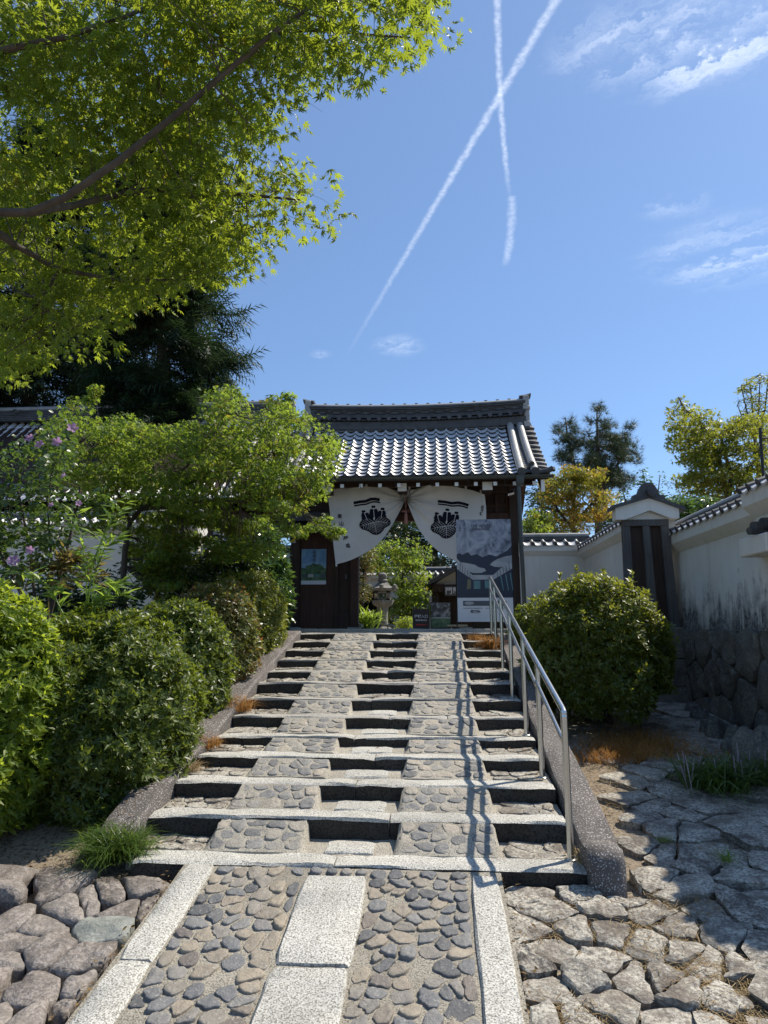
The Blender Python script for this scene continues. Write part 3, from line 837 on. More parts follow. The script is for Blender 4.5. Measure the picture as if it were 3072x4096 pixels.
# left boulders
def g3(px, py):
    p = onslope(px, py, 4.3, -0.05, 0.13); return (p.x, p.y)
bl = [(70,3560,'b'),(205,3530,'b'),(290,3610,'b'),(360,3590,'b'),(575,3530,'b'),(420,3700,'g'),(620,3610,'b'),(140,3690,'b'),(30,3680,'b'),(65,3750,'b'),(180,3790,'b'),(340,3830,'b'),(25,3830,'b'),(140,3960,'b'),(345,3920,'b'),(300,4030,'b'),(15,4060,'b'),(110,4080,'b'),(440,3570,'b'),(250,4090,'b'),(-60,3640,'b'),(-60,3900,'b'),(500,3620,'b')]
seeds = [g3(p[0], p[1]) for p in bl]
bed = tag(obj('boulder_bed', [(x, y, 0.13 * (y - 4.3) - 0.13 + 0.02 * noise.noise(Vector((x * 5, y * 5, 8)))) for y in [2.4 + 0.1 * i for i in range(22)] for x in [-3.6 + 0.105 * i for i in range(21)]],
             [(j * 21 + i, j * 21 + i + 1, (j + 1) * 21 + i + 1, (j + 1) * 21 + i) for j in range(21) for i in range(20)], M_soil, None, True), kind='structure')
cells = voronoi(seeds, [(-3.6, 2.5), (-1.56, 2.5), (-1.56, 4.22), (-3.6, 4.3)])
for c, p in zip(cells, bl):
    if not c: continue
    big = centroid(c)[2] > 0.05
    lay_stones('boulder', [c], 0.007, 0.052 if big else 0.04, lambda x, y: 0.13 * (y - 4.3) - 0.10, 0.13, M_greyboulder if p[2] == 'g' else M_boulder, bed, 24, 1, hj=0.25, rough=0.2, wob=0.24, crown=0.9, sink=0.08, tilt=0.07, ck=0.17)
# ------------------------------------------------------------------ steel handrail
hr = thing('handrail', (0.79, 4.45, 0.0), 'stainless steel double-rail handrail running up the right side of the stairs', 'handrail')
pys = [4.45, 5.50, 6.36, 7.42, 8.36, 9.22, 9.85]
def rail_z(y): return 0.862 + (2.118 - 0.862) * (y - 4.45) / (9.85 - 4.45)
def foot_z(y):
    i = int(max(0, min(12, math.floor((y - Y0) / RUN)))); return ZS[i]
for y in pys:
    p = MB().tube([(0.79, y, foot_z(y) - 0.02), (0.785, y, rail_z(y) - 0.004)], 0.0215, 12).build('post', M_steel, hr, True)
    MB().lathe((0.79, y, foot_z(y) + 0.0), [(0.034, 0), (0.034, 0.006), (0.026, 0.012)], 12).build('base_flange', M_steel, p, True)
MB().tube([(0.785, pys[0] - 0.004, rail_z(pys[0]) - 0.03), (0.785, pys[0] + 0.0, rail_z(pys[0])), (0.785, pys[0] + 0.03, rail_z(pys[0]) + 0.012), (0.785, 7, rail_z(7) + 0.003), (0.785, pys[-1], rail_z(pys[-1])), (0.785, pys[-1] + 0.02, rail_z(pys[-1]) - 0.02)], 0.0205, 12).build('top_rail', M_steel, hr, True)
for a, b in zip(pys[:-1], pys[1:]):
    MB().tube([(0.772, a + 0.0, rail_z(a) - 0.165), (0.772, b - 0.0, rail_z(b) - 0.135)], 0.0145, 10).build('middle_rail', M_steel, hr, True)

# ------------------------------------------------------------------ gate
gate = thing('temple_gate', (-0.5, 13.0, 1.4), 'dark timber temple gate with curved grey tile roof at the head of the stairs', 'gate')
GX0, GX1, PIT = -2.40, 1.43, 0.2015
def roof_yz(s): return 11.55 + 1.78 * s, 4.015 + 1.44 * (0.80 * s + 0.20 * s * s)
def roof_ang(s): return math.atan2(1.44 * (0.80 + 0.40 * s), 1.78)
NROW, NCOL = 13, 19
def tile_profile(u):
    z = 0.042 * math.exp(-((u - 0.17) / 0.135) ** 2)
    if u > 0.3: z -= 0.017 * math.sin(math.pi * (u - 0.3) / 0.7)
    return z
def tile_mesh(w, ln, disc=False):
    us = [0, 0.06, 0.12, 0.18, 0.25, 0.33, 0.45, 0.62, 0.8, 0.93, 1.02]
    vs = []; fs = []; n = len(us)
    for (yy, dz) in ((0.006, -0.040), (0.0, 0.0), (0.012, 0.005), (ln, -0.036)):
        for u in us: vs.append((u * w, yy, tile_profile(u) + dz))
    for r in range(3):
        for k in range(n - 1):
            a = r * n + k; fs.append((a, a + 1, a + n + 1, a + n))
    me = mesh_of('roof_tile', vs, fs, M_tile, True); me.materials.append(M_tile_dark)
    for k in range(n - 1): me.polygons[k].material_index = 1      # dirty butt end, with shade put into its dark colour
    return me
arc = math.hypot(1.78, 1.44) / NROW
TM = tile_mesh(PIT, arc + 0.045)
for r in range(NROW):
    s = r / NROW; y, z = roof_yz(s); a = roof_ang(s + 0.5 / NROW)
    for c in range(NCOL):
        x = GX0 + c * PIT
        M = Matrix.Translation((x + random.uniform(-0.003, 0.003), y, z + 0.042 + random.uniform(-0.003, 0.003))) @ Matrix.Rotation(a - 0.02 + random.uniform(-0.012, 0.012), 4, 'X') @ Matrix.Rotation(random.uniform(-0.008, 0.008), 4, 'Y')
        link('roof_tile', TM, gate, M)
DM = MB(); DM.tube([(0, -0.012, 0), (0, 0.09, 0.03)], 0.036, 12)
dme = mesh_of('eave_disc', DM.v, DM.f, M_tile_dark, False)
ymin, zmin = roof_yz(0)
for c in range(NCOL):
    link('eave_disc', dme, gate, Matrix.Translation((GX0 + (c + 0.18) * PIT, ymin - 0.002, zmin + 0.034)))
# under-roof deck and far slope
dk = MB()
for k in range(8):
    s0, s1 = k / 8, (k + 1) / 8
    (ya, za), (yb, zb) = roof_yz(s0), roof_yz(s1)
    dk.add([(GX0 - 0.35, ya, za - 0.02), (1.96, ya, za - 0.02), (1.96, yb, zb - 0.02), (GX0 - 0.35, yb, zb - 0.02), (GX0 - 0.35, ya, za - 0.09), (1.96, ya, za - 0.09), (1.96, yb, zb - 0.09), (GX0 - 0.35, yb, zb - 0.09)],
           [(0, 1, 2, 3), (7, 6, 5, 4), (0, 4, 5, 1), (3, 2, 6, 7), (1, 5, 6, 2), (0, 3, 7, 4)])
    fa, fb = 2 * 13.33 - ya, 2 * 13.33 - yb
    dk.add([(GX0 - 0.35, fa, za + 0.03), (1.96, fa, za + 0.03), (1.96, fb, zb + 0.03), (GX0 - 0.35, fb, zb + 0.03), (GX0 - 0.35, fa, za - 0.09), (1.96, fa, za - 0.09), (1.96, fb, zb - 0.09), (GX0 - 0.35, fb, zb - 0.09)],
           [(3, 2, 1, 0), (4, 5, 6, 7), (1, 5, 4, 0), (7, 6, 2, 3), (2, 6, 5, 1), (4, 7, 3, 0)])
dk.build('roof_deck', M_wood, gate)
# ridge
RC = -0.42
def rlift(x): return 0.06 * ((x - RC) / 2.15) ** 2
def ridge_layer(z0, z1, hw, name, mat, x0=-2.52, x1=1.84, dy=13.33, wave=0.0, seg=44):
    mb = MB(); pr = []
    for i in range(seg + 1):
        x = x0 + (x1 - x0) * i / seg; l = rlift(x)
        w = wave * math.sin(x * 2 * math.pi / 0.28)
        pr.append([(x, dy - hw + w * 0.3, z0 + l), (x, dy - hw + w * 0.3, z1 + l), (x, dy + hw, z1 + l), (x, dy + hw, z0 + l)])
    mb.loft([p[::-1] for p in pr]); return mb.build(name, mat, gate)
ridge_layer(5.36, 5.52, 0.17, 'ridge_bed', M_tile_dark)
ridge_layer(5.60, 5.628, 0.195, 'ridge_course', M_tile_dark)
ridge_layer(5.634, 5.664, 0.18, 'ridge_course', M_tile_dark)
ridge_layer(5.53, 5.80, 0.12, 'ridge_core', M_tile_dark)
ridge_layer(5.79, 5.815, 0.155, 'ridge_course', M_tile_dark)
ridge_layer(5.82, 5.85, 0.17, 'ridge_course', M_tile_dark)
cap = MB(); pr = []
for i in range(45):
    x = -2.55 + 4.44 * i / 44; l = rlift(x)
    pr.append([(x, 13.33 + 0.125 * math.cos(t), 5.855 + l + 0.075 * math.sin(t)) for t in [math.pi * k / 8 for k in range(9)]])
cap.loft(pr); cap.build('ridge_cap', M_tile_round, gate, True)
km = MB().tube([(-0.028, 0, 0), (0.028, 0, 0)], 0.03, 8); kme = mesh_of('ridge_knob', km.v, km.f, M_tile_dark)
for i in range(19):
    x = -2.45 + i * 0.2345; link('ridge_knob', kme, gate, Matrix.Translation((x, 13.31, 5.925 + rlift(x))))
# scalloped course with round ends, and the open wave band
sc = MB(); pr = []
for i in range(133):
    x = -2.5 + 4.32 * i / 132; ph = ((x + 2.5) % PIT) / PIT
    zz = 0.035 * math.sin(math.pi * ph); l = rlift(x)
    pr.append([(x, 13.12, 5.575 + l - zz - 0.012), (x, 13.10, 5.575 + l - zz), (x, 13.12, 5.585 + l - zz + 0.006), (x, 13.2, 5.60 + l)])
sc.loft(pr, closed=False); sc.build('scalloped_course', M_tile_dark, gate, True)
dsc = MB().tube([(0, -0.01, 0), (0, 0.1, 0)], 0.042, 14); dscm = mesh_of('ridge_disc', dsc.v, dsc.f, M_tile_dark)
for i in range(22):
    x = -2.5 + i * PIT; link('ridge_disc', dscm, gate, Matrix.Translation((x, 13.095, 5.57 + rlift(x))))
wm = MB()
for sgn in (1, -1):
    pr = []
    for i in range(31):
        t = i / 30; x = t * 0.3; z = sgn * 0.045 * math.sin(math.pi * t) * (1 if sgn > 0 else 0.8)
        pr.append([(x, -0.02, z - 0.009), (x, -0.026, z), (x, -0.02, z + 0.009), (x, 0.02, z)])
    wm.loft(pr)
wme = mesh_of('wave_tile', wm.v, wm.f, M_tile_dark, True)
for i in range(14):
    x = -2.42 + i * 0.3; link('wave_tile', wme, gate, Matrix.Translation((x, 13.205, 5.727 + rlift(x + 0.15))))
# ridge ends
for sx, xe in ((1, 1.80), (-1, -2.62)):
    oe = MB(); x0, x1 = (xe, xe + 0.12)
    for hw, za, zb in ((0.19, 5.30, 5.42), (0.155, 5.42, 5.66), (0.175, 5.66, 5.74), (0.15, 5.74, 5.97)):
        oe.bbox(x0 if za != 5.66 else x0 - 0.012, x1 if za != 5.66 else x1 + 0.012, 13.33 - hw, 13.33 + hw, za + 0.06, zb + 0.058, 0.012)
    oe.build('ridge_end_tile', M_tile_round, gate)
    tip = MB(); pr = []
    for i in range(7):
        t = i / 6; x = (xe + 0.06) + sx * (-0.12 + 0.22 * t); z = 5.955 + 0.06 + 0.035 * t * t
        pr.append([(x, 13.33 + (0.13 + 0.01 * t) * math.cos(a), z + (0.04 + 0.01 * t) * math.sin(a)) for a in [2 * math.pi * k / 10 for k in range(10)]])
    tip.loft(pr if sx < 0 else [p[::-1] for p in pr]); tip.build('ridge_tip', M_tile_dark, gate, True)
# descending round ridges, verge tiles
def descending(xa, xb, r, s0=-0.02, s1=0.99, lift=0.075, n=30):
    pts, rad = [], []
    for i in range(n + 1):
        t = i / n; s = s0 + (s1 - s0) * t; y, z = roof_yz(s)
        pts.append((xa + (xb - xa) * t, y, z + lift)); ph = (t * 7) % 1.0
        rad.append(r * (1.0 + 0.05 * ph))
    return MB().tube(pts, rad, 14)
for xa, xb, r in ((1.50, 1.53, 0.066), (1.735, 1.72, 0.066), (-2.475, -2.50, 0.066), (-2.66, -2.64, 0.06)):
    dr = descending(xa, xb, r).build('descending_ridge', M_tile_round, gate, True)
    y, z = roof_yz(-0.02)
    MB().tube([(xa, y - 0.03, z + 0.065), (xa, y + 0.01, z + 0.075)], r * 1.12, 16).build('end_disc', M_tile_dark, dr)
nm = MB().bbox(0, 0.13, 0, 0.14, -0.012, 0.018, 0.005); nme = mesh_of('narrow_tile', nm.v, nm.f, M_tile_dark)
for side, xx in ((1, 1.575), (-1, -2.63)):
    for r in range(22):
        s = r / 22; y, z = roof_yz(s)
        link('narrow_tile', nme, gate, Matrix.Translation((xx, y, z + 0.04)) @ Matrix.Rotation(roof_ang(s) - 0.05, 4, 'X'))
vm = MB().tube([(0, 0, 0), (0.10, 0, -0.008), (0.215, 0, -0.035)], [0.045, 0.045, 0.043], 10); vme = mesh_of('verge_tile', vm.v, vm.f, M_tile_dark, True)
bm_ = MB().bbox(0, 0.2, -0.01, 0.15, -0.06, -0.01, 0.006); bme = mesh_of('verge_plate', bm_.v, bm_.f, M_tile_dark)
for r in range(11):
    s = 0.0 + r / 11.2; y, z = roof_yz(s)
    M = Matrix.Translation((1.775, y + 0.03, z + 0.065)) @ Matrix.Rotation(roof_ang(s), 4, 'X')
    link('verge_tile', vme, gate, M); link('verge_plate', bme, gate, M)
    M2 = Matrix.Translation((-2.68, y + 0.03, z + 0.065)) @ Matrix.Scale(-1, 4, (1, 0, 0)) @ Matrix.Rotation(roof_ang(s), 4, 'X')
    link('verge_tile', vme, gate, M2)
y, z = roof_yz(-0.01)
tt = MB(); tt.tube([(1.80, y, z + 0.05), (1.93, y - 0.02, z + 0.06), (2.03, y - 0.05, z + 0.10)], [0.05, 0.045, 0.05], 10)
tt.tube([(2.03, y - 0.07, z + 0.055), (2.035, y - 0.04, z + 0.11)], 0.035, 8); tt.build('corner_tile', M_tile_dark, gate, True)
ho = MB(); ho.bbox(1.62, 1.76, 11.62, 11.70, 4.14, 4.24, 0.02); ho.tube([(1.69, 11.58, 4.21), (1.69, 11.7, 4.29)], [0.05, 0.02], 8); ho.build('ridge_ornament', M_tile_dark, gate)
# bargeboards
for x in (1.83, -2.72):
    bb = MB()
    for k in range(8):
        (ya, za), (yb, zb) = roof_yz(k / 8), roof_yz((k + 1) / 8)
        bb.add([(x, ya, za - 0.10), (x + 0.05, ya, za - 0.10), (x + 0.05, yb, zb - 0.10), (x, yb, zb - 0.10), (x, ya, za - 0.30), (x + 0.05, ya, za - 0.30), (x + 0.05, yb, zb - 0.30), (x, yb, zb - 0.30)],
               [(0, 1, 2, 3), (7, 6, 5, 4), (0, 4, 5, 1), (3, 2, 6, 7), (1, 5, 6, 2), (0, 3, 7, 4)])
    bb.build('bargeboard', M_wood, gate)
    MB().box(x - 0.006, x + 0.056, 11.535, 11.546, 3.71, 3.92).build('bargeboard_end', M_white, gate)
# gutter and downpipe
gt = MB(); pr = []
for x in (-2.75, -1.5, 0.0, 1.0, 2.03):
    pr.append([(x, 11.47 + 0.052 * math.cos(a), 3.985 + 0.052 * math.sin(a)) for a in [math.pi + math.pi * k / 8 for k in range(9)]] + [(x, 11.47 + 0.046 * math.cos(a), 3.985 + 0.046 * math.sin(a)) for a in [2 * math.pi - math.pi * k / 8 for k in range(9)]])
gt.loft(pr); gt.build('gutter', M_gutter, gate, True)
hp = MB(); hp.loft([[(1.395, 11.40, 3.97), (1.53, 11.40, 3.97), (1.53, 11.54, 3.97), (1.395, 11.54, 3.97)][::-1], [(1.40, 11.41, 3.86), (1.525, 11.41, 3.86), (1.525, 11.53, 3.86), (1.40, 11.53, 3.86)][::-1], [(1.415, 11.43, 3.80), (1.51, 11.43, 3.80), (1.51, 11.52, 3.80), (1.415, 11.52, 3.80)][::-1]])
hp.build('rain_hopper', M_gutter, gate)
MB().tube([(1.435, 11.475, 3.82), (1.44, 11.475, 3.4), (1.475, 11.475, 1.2)], 0.036, 12).build('downpipe', M_gutter, gate, True)
for k in range(6):
    x = -1.9 + k * 0.62
    MB().tube([(x, 11.42, 3.935), (x + 0.003, 11.43, 3.84), (x + 0.02, 11.45, 3.80)], 0.005, 5).build('gutter_hook', M_iron, gate)
# rafters
for k in range(14):
    x = -2.6 + k * 0.332
    rf = MB(); rf.box(x - 0.03, x + 0.03, 11.60, 13.3, -0.06, 0.0, Matrix.Translation((0, 11.6, 3.90)) @ Matrix.Rotation(R(34), 4, 'X') @ Matrix.Translation((0, -11.6, 0)))
    o = rf.build('rafter', M_wood, gate)
    MB().box(x - 0.031, x + 0.031, 11.552, 11.562, 3.835, 3.90).build('painted_end', M_white, o)
for x, w in ((-1.92, 0.1), (-0.56, 0.075), (0.93, 0.085)):
    b = MB().box(x - w, x + w, 11.72, 13.2, 3.79, 3.93).build('bracket_arm', M_wood, gate)
    MB().box(x - w - 0.002, x + w + 0.002, 11.708, 11.718, 3.79, 3.935).build('painted_end', M_white, b)
MB().bbox(-2.7, 1.8, 11.95, 12.08, 3.93, 4.09).build('purlin', M_wood, gate)
MB().bbox(-2.7, 1.8, 12.95, 13.15, 4.28, 4.5).build('purlin', M_wood, gate)
# posts, beams, boards
for x0, x1 in ((-2.78, -2.60), (-1.62, -1.46), (0.48, 0.64), (1.42, 1.60)):
    p = MB().bbox(x0, x1, 12.90, 13.10, 1.43, 4.35, 0.012).build('post', M_wood_red if x0 in (-1.62, 0.48) else M_wood, gate)
    MB().bbox(x0 - 0.04, x1 + 0.04, 12.86, 13.14, 1.397, 1.44, 0.01).build('post_base', M_granite_old, p)
for x0, x1 in ((-2.3, -2.18), (1.0, 1.12)):
    MB().bbox(x0, x1, 14.6, 14.72, 1.397, 4.1, 0.01).build('rear_post', M_wood, gate)
MB().bbox(-2.62, 1.44, 12.93, 13.07, 3.46, 3.60, 0.01).build('lintel', M_wood_red, gate)
MB().bbox(-2.62, 1.44, 12.93, 13.07, 3.98, 4.2, 0.01).build('tie_beam', M_wood, gate)
MB().box(-2.62, 1.44, 13.0, 13.03, 3.6, 3.98).build('upper_board', M_wood, gate)
for k in range(9):
    x = 0.68 + 0.09 * k if k > 4 else -2.5 + 0.4 * k
for x in (0.70, 0.95, 1.19, 1.40):
    MB().box(x - 0.022, x + 0.022, 12.965, 13.0, 3.60, 3.98).build('lattice_bar', M_wood_red, gate)
MB().box(0.64, 1.42, 12.96, 12.998, 3.72, 3.755).build('lattice_bar', M_wood_red, gate)
bx = [-2.60, -2.40, -2.17, -1.93]
for a, b in zip(bx[:-1], bx[1:]):
    MB().bbox(a + 0.002, b - 0.002, 12.97, 13.0, 1.41, 3.46, 0.003).build('door_board', M_wood_red, gate)
MB().bbox(-1.93, -1.85, 12.94, 13.01, 1.41, 3.46, 0.005).build('door_stile', M_wood, gate)
MB().box(-1.85, -1.62, 13.0, 13.02, 1.41, 3.46).build('side_panel', M_wood, gate)
MB().bbox(-1.85, -1.62, 12.95, 13.0, 1.41, 1.72, 0.006).build('side_panel_rail', M_wood, gate)
MB().bbox(-1.73, -1.68, 12.985, 12.999, 2.35, 2.45, 0.004).build('latch_plate', M_wood_grey, gate)
for a, b in ((0.64, 0.84), (0.84, 1.04), (1.04, 1.24), (1.24, 1.42)):
    MB().bbox(a + 0.002, b - 0.002, 12.97, 13.0, 1.41, 3.46, 0.003).build('wing_board', M_wood, gate)
# small pent roof over the wicket
pent = MB(); pr = []
for i in range(49):
    x = -3.05 + 1.35 * i / 48; zz = 0.03 * math.cos(2 * math.pi * (x + 3.05) / 0.21)
    pr.append([(x, 12.42, 3.235 + zz), (x, 12.40, 3.26 + zz), (x, 12.7, 3.36 + zz), (x, 12.96, 3.45 + zz * 0.5), (x, 12.96, 3.40), (x, 12.45, 3.2)])
pent.loft([p[::-1] for p in pr]); pent.build('pent_roof', M_tile_dark, gate, True)
for i in range(6):
    link('eave_disc', dme, gate, Matrix.Translation((-2.94 + 0.21 * i, 12.39, 3.275)))
for k, z in enumerate((3.46, 3.50, 3.54)):
    MB().bbox(-3.05, -1.70, 12.78 + 0.02 * k, 12.96, z, z + 0.033, 0.004).build('pent_course', M_tile_dark, gate)
MB().tube([(-3.05, 12.87, 3.60), (-1.70, 12.87, 3.60)], 0.05, 10).build('pent_cap', M_tile_dark, gate, True)

# security camera under the eave
sc_ = thing('security_camera', (1.28, 11.9, 3.6), 'small grey security camera under the gate eave beside the downpipe', 'camera')
c0 = at(2028, 1978, 11.95); c1 = at(2052, 1970, 12.0)
MB().tube([c0, c1], [0.032, 0.036], 12).build('housing', M_steel, sc_, True)
MB().tube([c1, at(2058, 1955, 12.15)], 0.008, 6).build('arm', M_iron, sc_)
MB().tube([c0 + Vector((-0.006, -0.01, 0.0)), c0 + Vector((-0.012, -0.018, -0.003))], 0.022, 10).build('lens', M_black, sc_)

# ------------------------------------------------------------------ noren curtain
NY = 12.0
def nz(u, v): return 1300 + 0.42194 * u, 1900 + 0.42194 * v
TIE = (767.0, 228.0)
def fold(u, v):
    du, dv = u - TIE[0], v - TIE[1]; r = math.hypot(du, dv)
    a = math.atan2(dv, abs(du))
    d = 0.05 * math.sin(a * 15 + 0.6) * math.exp(-r / 230.0) * (1 if r > 12 else r / 12)
    d += 0.022 * math.sin(a * 8 + (1.2 if du > 0 else 0.2)) * math.exp(-((r - 330) / 240.0) ** 2)
    d += 0.016 * math.sin(u / 23.0) * math.exp(-max(v - 90, 0) / 90.0) + 0.03 * math.sin(u / 95.0 + v / 210.0)
    return d
def npos(u, v, off=0.0):
    p = at(*nz(u, v), NY); return Vector((p.x, p.y + fold(u, v) - off, p.z))
def interp(pts, t):
    f = t * (len(pts) - 1); i = min(int(f), len(pts) - 2); k = f - i
    return pts[i][0] + (pts[i + 1][0] - pts[i][0]) * k, pts[i][1] + (pts[i + 1][1] - pts[i][1]) * k
def smoothc(pts, n=48):
    p = pts
    for _ in range(3):
        q = [p[0]]
        for a, b in zip(p[:-1], p[1:]):
            q += [(a[0] * 0.75 + b[0] * 0.25, a[1] * 0.75 + b[1] * 0.25), (a[0] * 0.25 + b[0] * 0.75, a[1] * 0.25 + b[1] * 0.75)]
        q.append(p[-1]); p = q
    L = [0]
    for a, b in zip(p[:-1], p[1:]): L.append(L[-1] + math.hypot(b[0] - a[0], b[1] - a[1]))
    out = []; j = 0
    for i in range(n + 1):
        t = L[-1] * i / n
        while j < len(L) - 2 and L[j + 1] < t: j += 1
        k = (t - L[j]) / max(L[j + 1] - L[j], 1e-9); out.append((p[j][0] + (p[j + 1][0] - p[j][0]) * k, p[j][1] + (p[j + 1][1] - p[j][1]) * k))
    return out
curtain = thing('noren_curtain', tuple(at(*nz(767, 500), NY)), 'white gathered noren curtain with two black crests hung in the gate opening', 'curtain')
topL = smoothc([(22, 168), (70, 132), (150, 124), (280, 128), (395, 92), (470, 100), (530, 98), (640, 132), (700, 152), (735, 140), (764, 128)])
botL = smoothc([(104, 850), (230, 815), (350, 755), (470, 682), (560, 592), (640, 470), (705, 352), (745, 275), (763, 228)])
topR = smoothc([(770, 128), (800, 150), (840, 140), (925, 112), (1055, 92), (1130, 92), (1230, 112), (1335, 128), (1420, 152), (1512, 187)])
botR = smoothc([(771, 228), (800, 318), (850, 440), (905, 545), (1000, 660), (1130, 762), (1265, 832), (1400, 880), (1490, 905)])
def panel(top, bot, left_edge=None, right_edge=None):
    nv = 40; mb = MB(); rows = []
    n = len(top)
    for i in range(n):
        colp = []
        for j in range(nv + 1):
            t = j / nv
            u = top[i][0] + (bot[i][0] - top[i][0]) * t; v = top[i][1] + (bot[i][1] - top[i][1]) * t
            if right_edge and i > n - 8:
                u += 22 * math.sin(math.pi * min(t * 1.6, 1)) * (i - (n - 8)) / 7
            colp.append(npos(u, v))
        rows.append(colp)
    mb.loft(rows, closed=False); return mb
panel(topL, botL).build('cloth_panel', M_cloth, curtain, True)
panel(topR, botR, right_edge=True).build('cloth_panel', M_cloth, curtain, True)
prt = MB()   # hem tab
prt.add([npos(100, 845, 0.002), npos(116, 842, 0.002), npos(120, 866, 0.002), npos(104, 870, 0.002)], [(0, 1, 2, 3)]); prt.build('hem_tab', M_cloth, curtain)
def put_print(name, polys, mat, off, tf=lambda u, v: (u, v)):
    """flat print following the cloth; polys = [(points, faces)] in cloth survey units"""
    bm = bmesh.new()
    for pts, faces in polys:
        vs = [bm.verts.new((x, y, 0)) for x, y in pts]
        for f in faces:
            try: bm.faces.new([vs[i] for i in f])
            except ValueError: pass
    bmesh.ops.triangulate(bm, faces=bm.faces)
    for _ in range(3):
        es = [e for e in bm.edges if e.calc_length() > 26]
        if not es: break
        bmesh.ops.subdivide_edges(bm, edges=es, cuts=1)
        bmesh.ops.triangulate(bm, faces=bm.faces)
    for v in bm.verts: v.co = npos(v.co.x, v.co.y, off)
    bmesh.ops.recalc_face_normals(bm, faces=bm.faces)
    me = bpy.data.meshes.new(name); bm.to_mesh(me); bm.free(); me.materials.append(mat)
    return link(name, me, curtain)
def ribbon(pts, w):
    L, Rr = [], []
    for i, p in enumerate(pts):
        a, b = pts[max(i - 1, 0)], pts[min(i + 1, len(pts) - 1)]
        dx, dy = b[0] - a[0], b[1] - a[1]; l = math.hypot(dx, dy) or 1; ww = w[i] if hasattr(w, '__len__') else w
        L.append((p[0] - dy / l * ww / 2, p[1] + dx / l * ww / 2)); Rr.append((p[0] + dy / l * ww / 2, p[1] - dx / l * ww / 2))
    n = len(pts)
    return L + Rr, [(i, i + 1, n + i + 1, n + i) for i in range(n - 1)]
def kiri_leaf(ax, L, Wd, cx, cy):
    ca, sa = math.cos(ax), math.sin(ax); out = []
    def P(l, w): return (cx + l * ca - w * sa, cy + l * sa + w * ca)
    N = 44; pts = []
    for sgn in (1, -1):
        rng_ = range(N + 1) if sgn > 0 else range(N - 1, 0, -1)
        for i in rng_:
            t = i / N
            w = Wd * (math.sin(math.pi * min(t ** 0.78, 1.0)) ** 0.58) * (1 - 0.10 * abs(math.sin(t * math.pi * 4.5)))
            if t > 0.93: w *= (1 - t) / 0.07 * 0.8 + 0.2
            pts.append(P(L * (t - 0.06), sgn * w))
    black = (pts, [tuple(range(len(pts)))])
    veins = [ribbon([P(L * (0.02 + 0.9 * k / 8), 0) for k in range(9)], [0.032 * (1 - k / 9) + 0.008 for k in range(9)])]
    for q in range(5):
        t0 = 0.03 + 0.15 * q
        for sgn in (1, -1):
            ln = Wd * (0.86 - 0.08 * q)
            pp = []
            for k in range(8):
                s = k / 7; l = L * (t0 + (0.30 - 0.02 * q) * s ** 1.35); w = sgn * ln * s
                lim = Wd * (math.sin(math.pi * min(max((l / L + 0.06), 0.001) ** 0.78, 1.0)) ** 0.58) * 0.84
                if abs(w) > lim: break
                pp.append(P(l, w))
            if len(pp) > 2: veins.append(ribbon(pp, [0.026 * (1 - 0.6 * k / 8) for k in range(len(pp))]))
    return black, veins
def floret(cx, cy, r, ang, rows=True):
    ca, sa = math.cos(ang), math.sin(ang)
    o = [(-0.5, 0.0), (-0.75, 0.45), (-0.55, 0.9), (-0.2, 1.0), (0.0, 0.88), (0.25, 1.0), (0.58, 0.88), (0.75, 0.45), (0.5, 0.0)]
    pts = [(cx + r * (x * ca - y * sa), cy + r * (x * sa + y * ca)) for x, y in o]
    return pts, [tuple(range(len(pts)))]
def crest(cu, cv, sx, sy, rot, name):
    black, white = [], []
    for ax, L, Wd, cx, cy in ((R(197), 1.0, 0.50, -0.03, -0.06), (R(-8), 1.02, 0.46, 0.03, -0.0), (R(-86), 0.95, 0.58, 0.0, -0.04)):
        b, v = kiri_leaf(ax, L, Wd, cx, cy); black.append(b); white += v
    hub = ([(0.07 * math.cos(2 * math.pi * k / 12), 0.07 * math.sin(2 * math.pi * k / 12)) for k in range(12)], [tuple(range(12))])
    for bx_, by_, tx_, ty_, k in ((0, 0.05, -0.02, 1.05, 4), (-0.42, 0.10, -0.62, 0.74, 3), (0.40, 0.18, 0.52, 0.88, 3)):
        stem = [(bx_ + (tx_ - bx_) * i / 6, by_ + (ty_ - by_) * i / 6) for i in range(7)]
        for i in range(k - 1):
            t = 0.30 + 0.5 * i / max(k - 1, 1); sx_, sy_ = bx_ + (tx_ - bx_) * t, by_ + (ty_ - by_) * t
            r = 0.31 - 0.035 * i - (0.05 if k == 3 else 0)
            black.append(floret(sx_ - 0.02, sy_ - 0.02, r, R(74))); black.append(floret(sx_ + 0.02, sy_ - 0.02, r, R(-74)))
        black.append(floret(tx_, ty_ - 0.12, 0.17, 0.0)); white.append(ribbon(stem[:6], 0.034))
    cr, sr = math.cos(rot), math.sin(rot)
    tf = lambda p: (cu + sx * (p[0] * cr - p[1] * sr), cv - sy * (p[0] * sr + p[1] * cr))
    for i, b in enumerate(black):       # each overlapping piece a hair above the last
        pass
    def lay(polys): return [([tf(p) for p in pts], f) for pts, f in polys]
    put_print(name, lay(black[:1]), M_black, 0.006); put_print(name, lay(black[1:2]), M_black, 0.0064)
    put_print(name, lay(black[2:3]), M_black, 0.0092); put_print(name, lay(black[3:]), M_black, 0.0068)
    nside = len(white)
    vl = white[:]
    put_print('crest_vein', lay(vl), M_cloth, 0.0115)
    put_print(name, lay([hub]), M_black, 0.014)
crest(470, 440, 158, 138, R(3), 'crest_print')
crest(1152, 472, 162, 142, R(-4), 'crest_print')
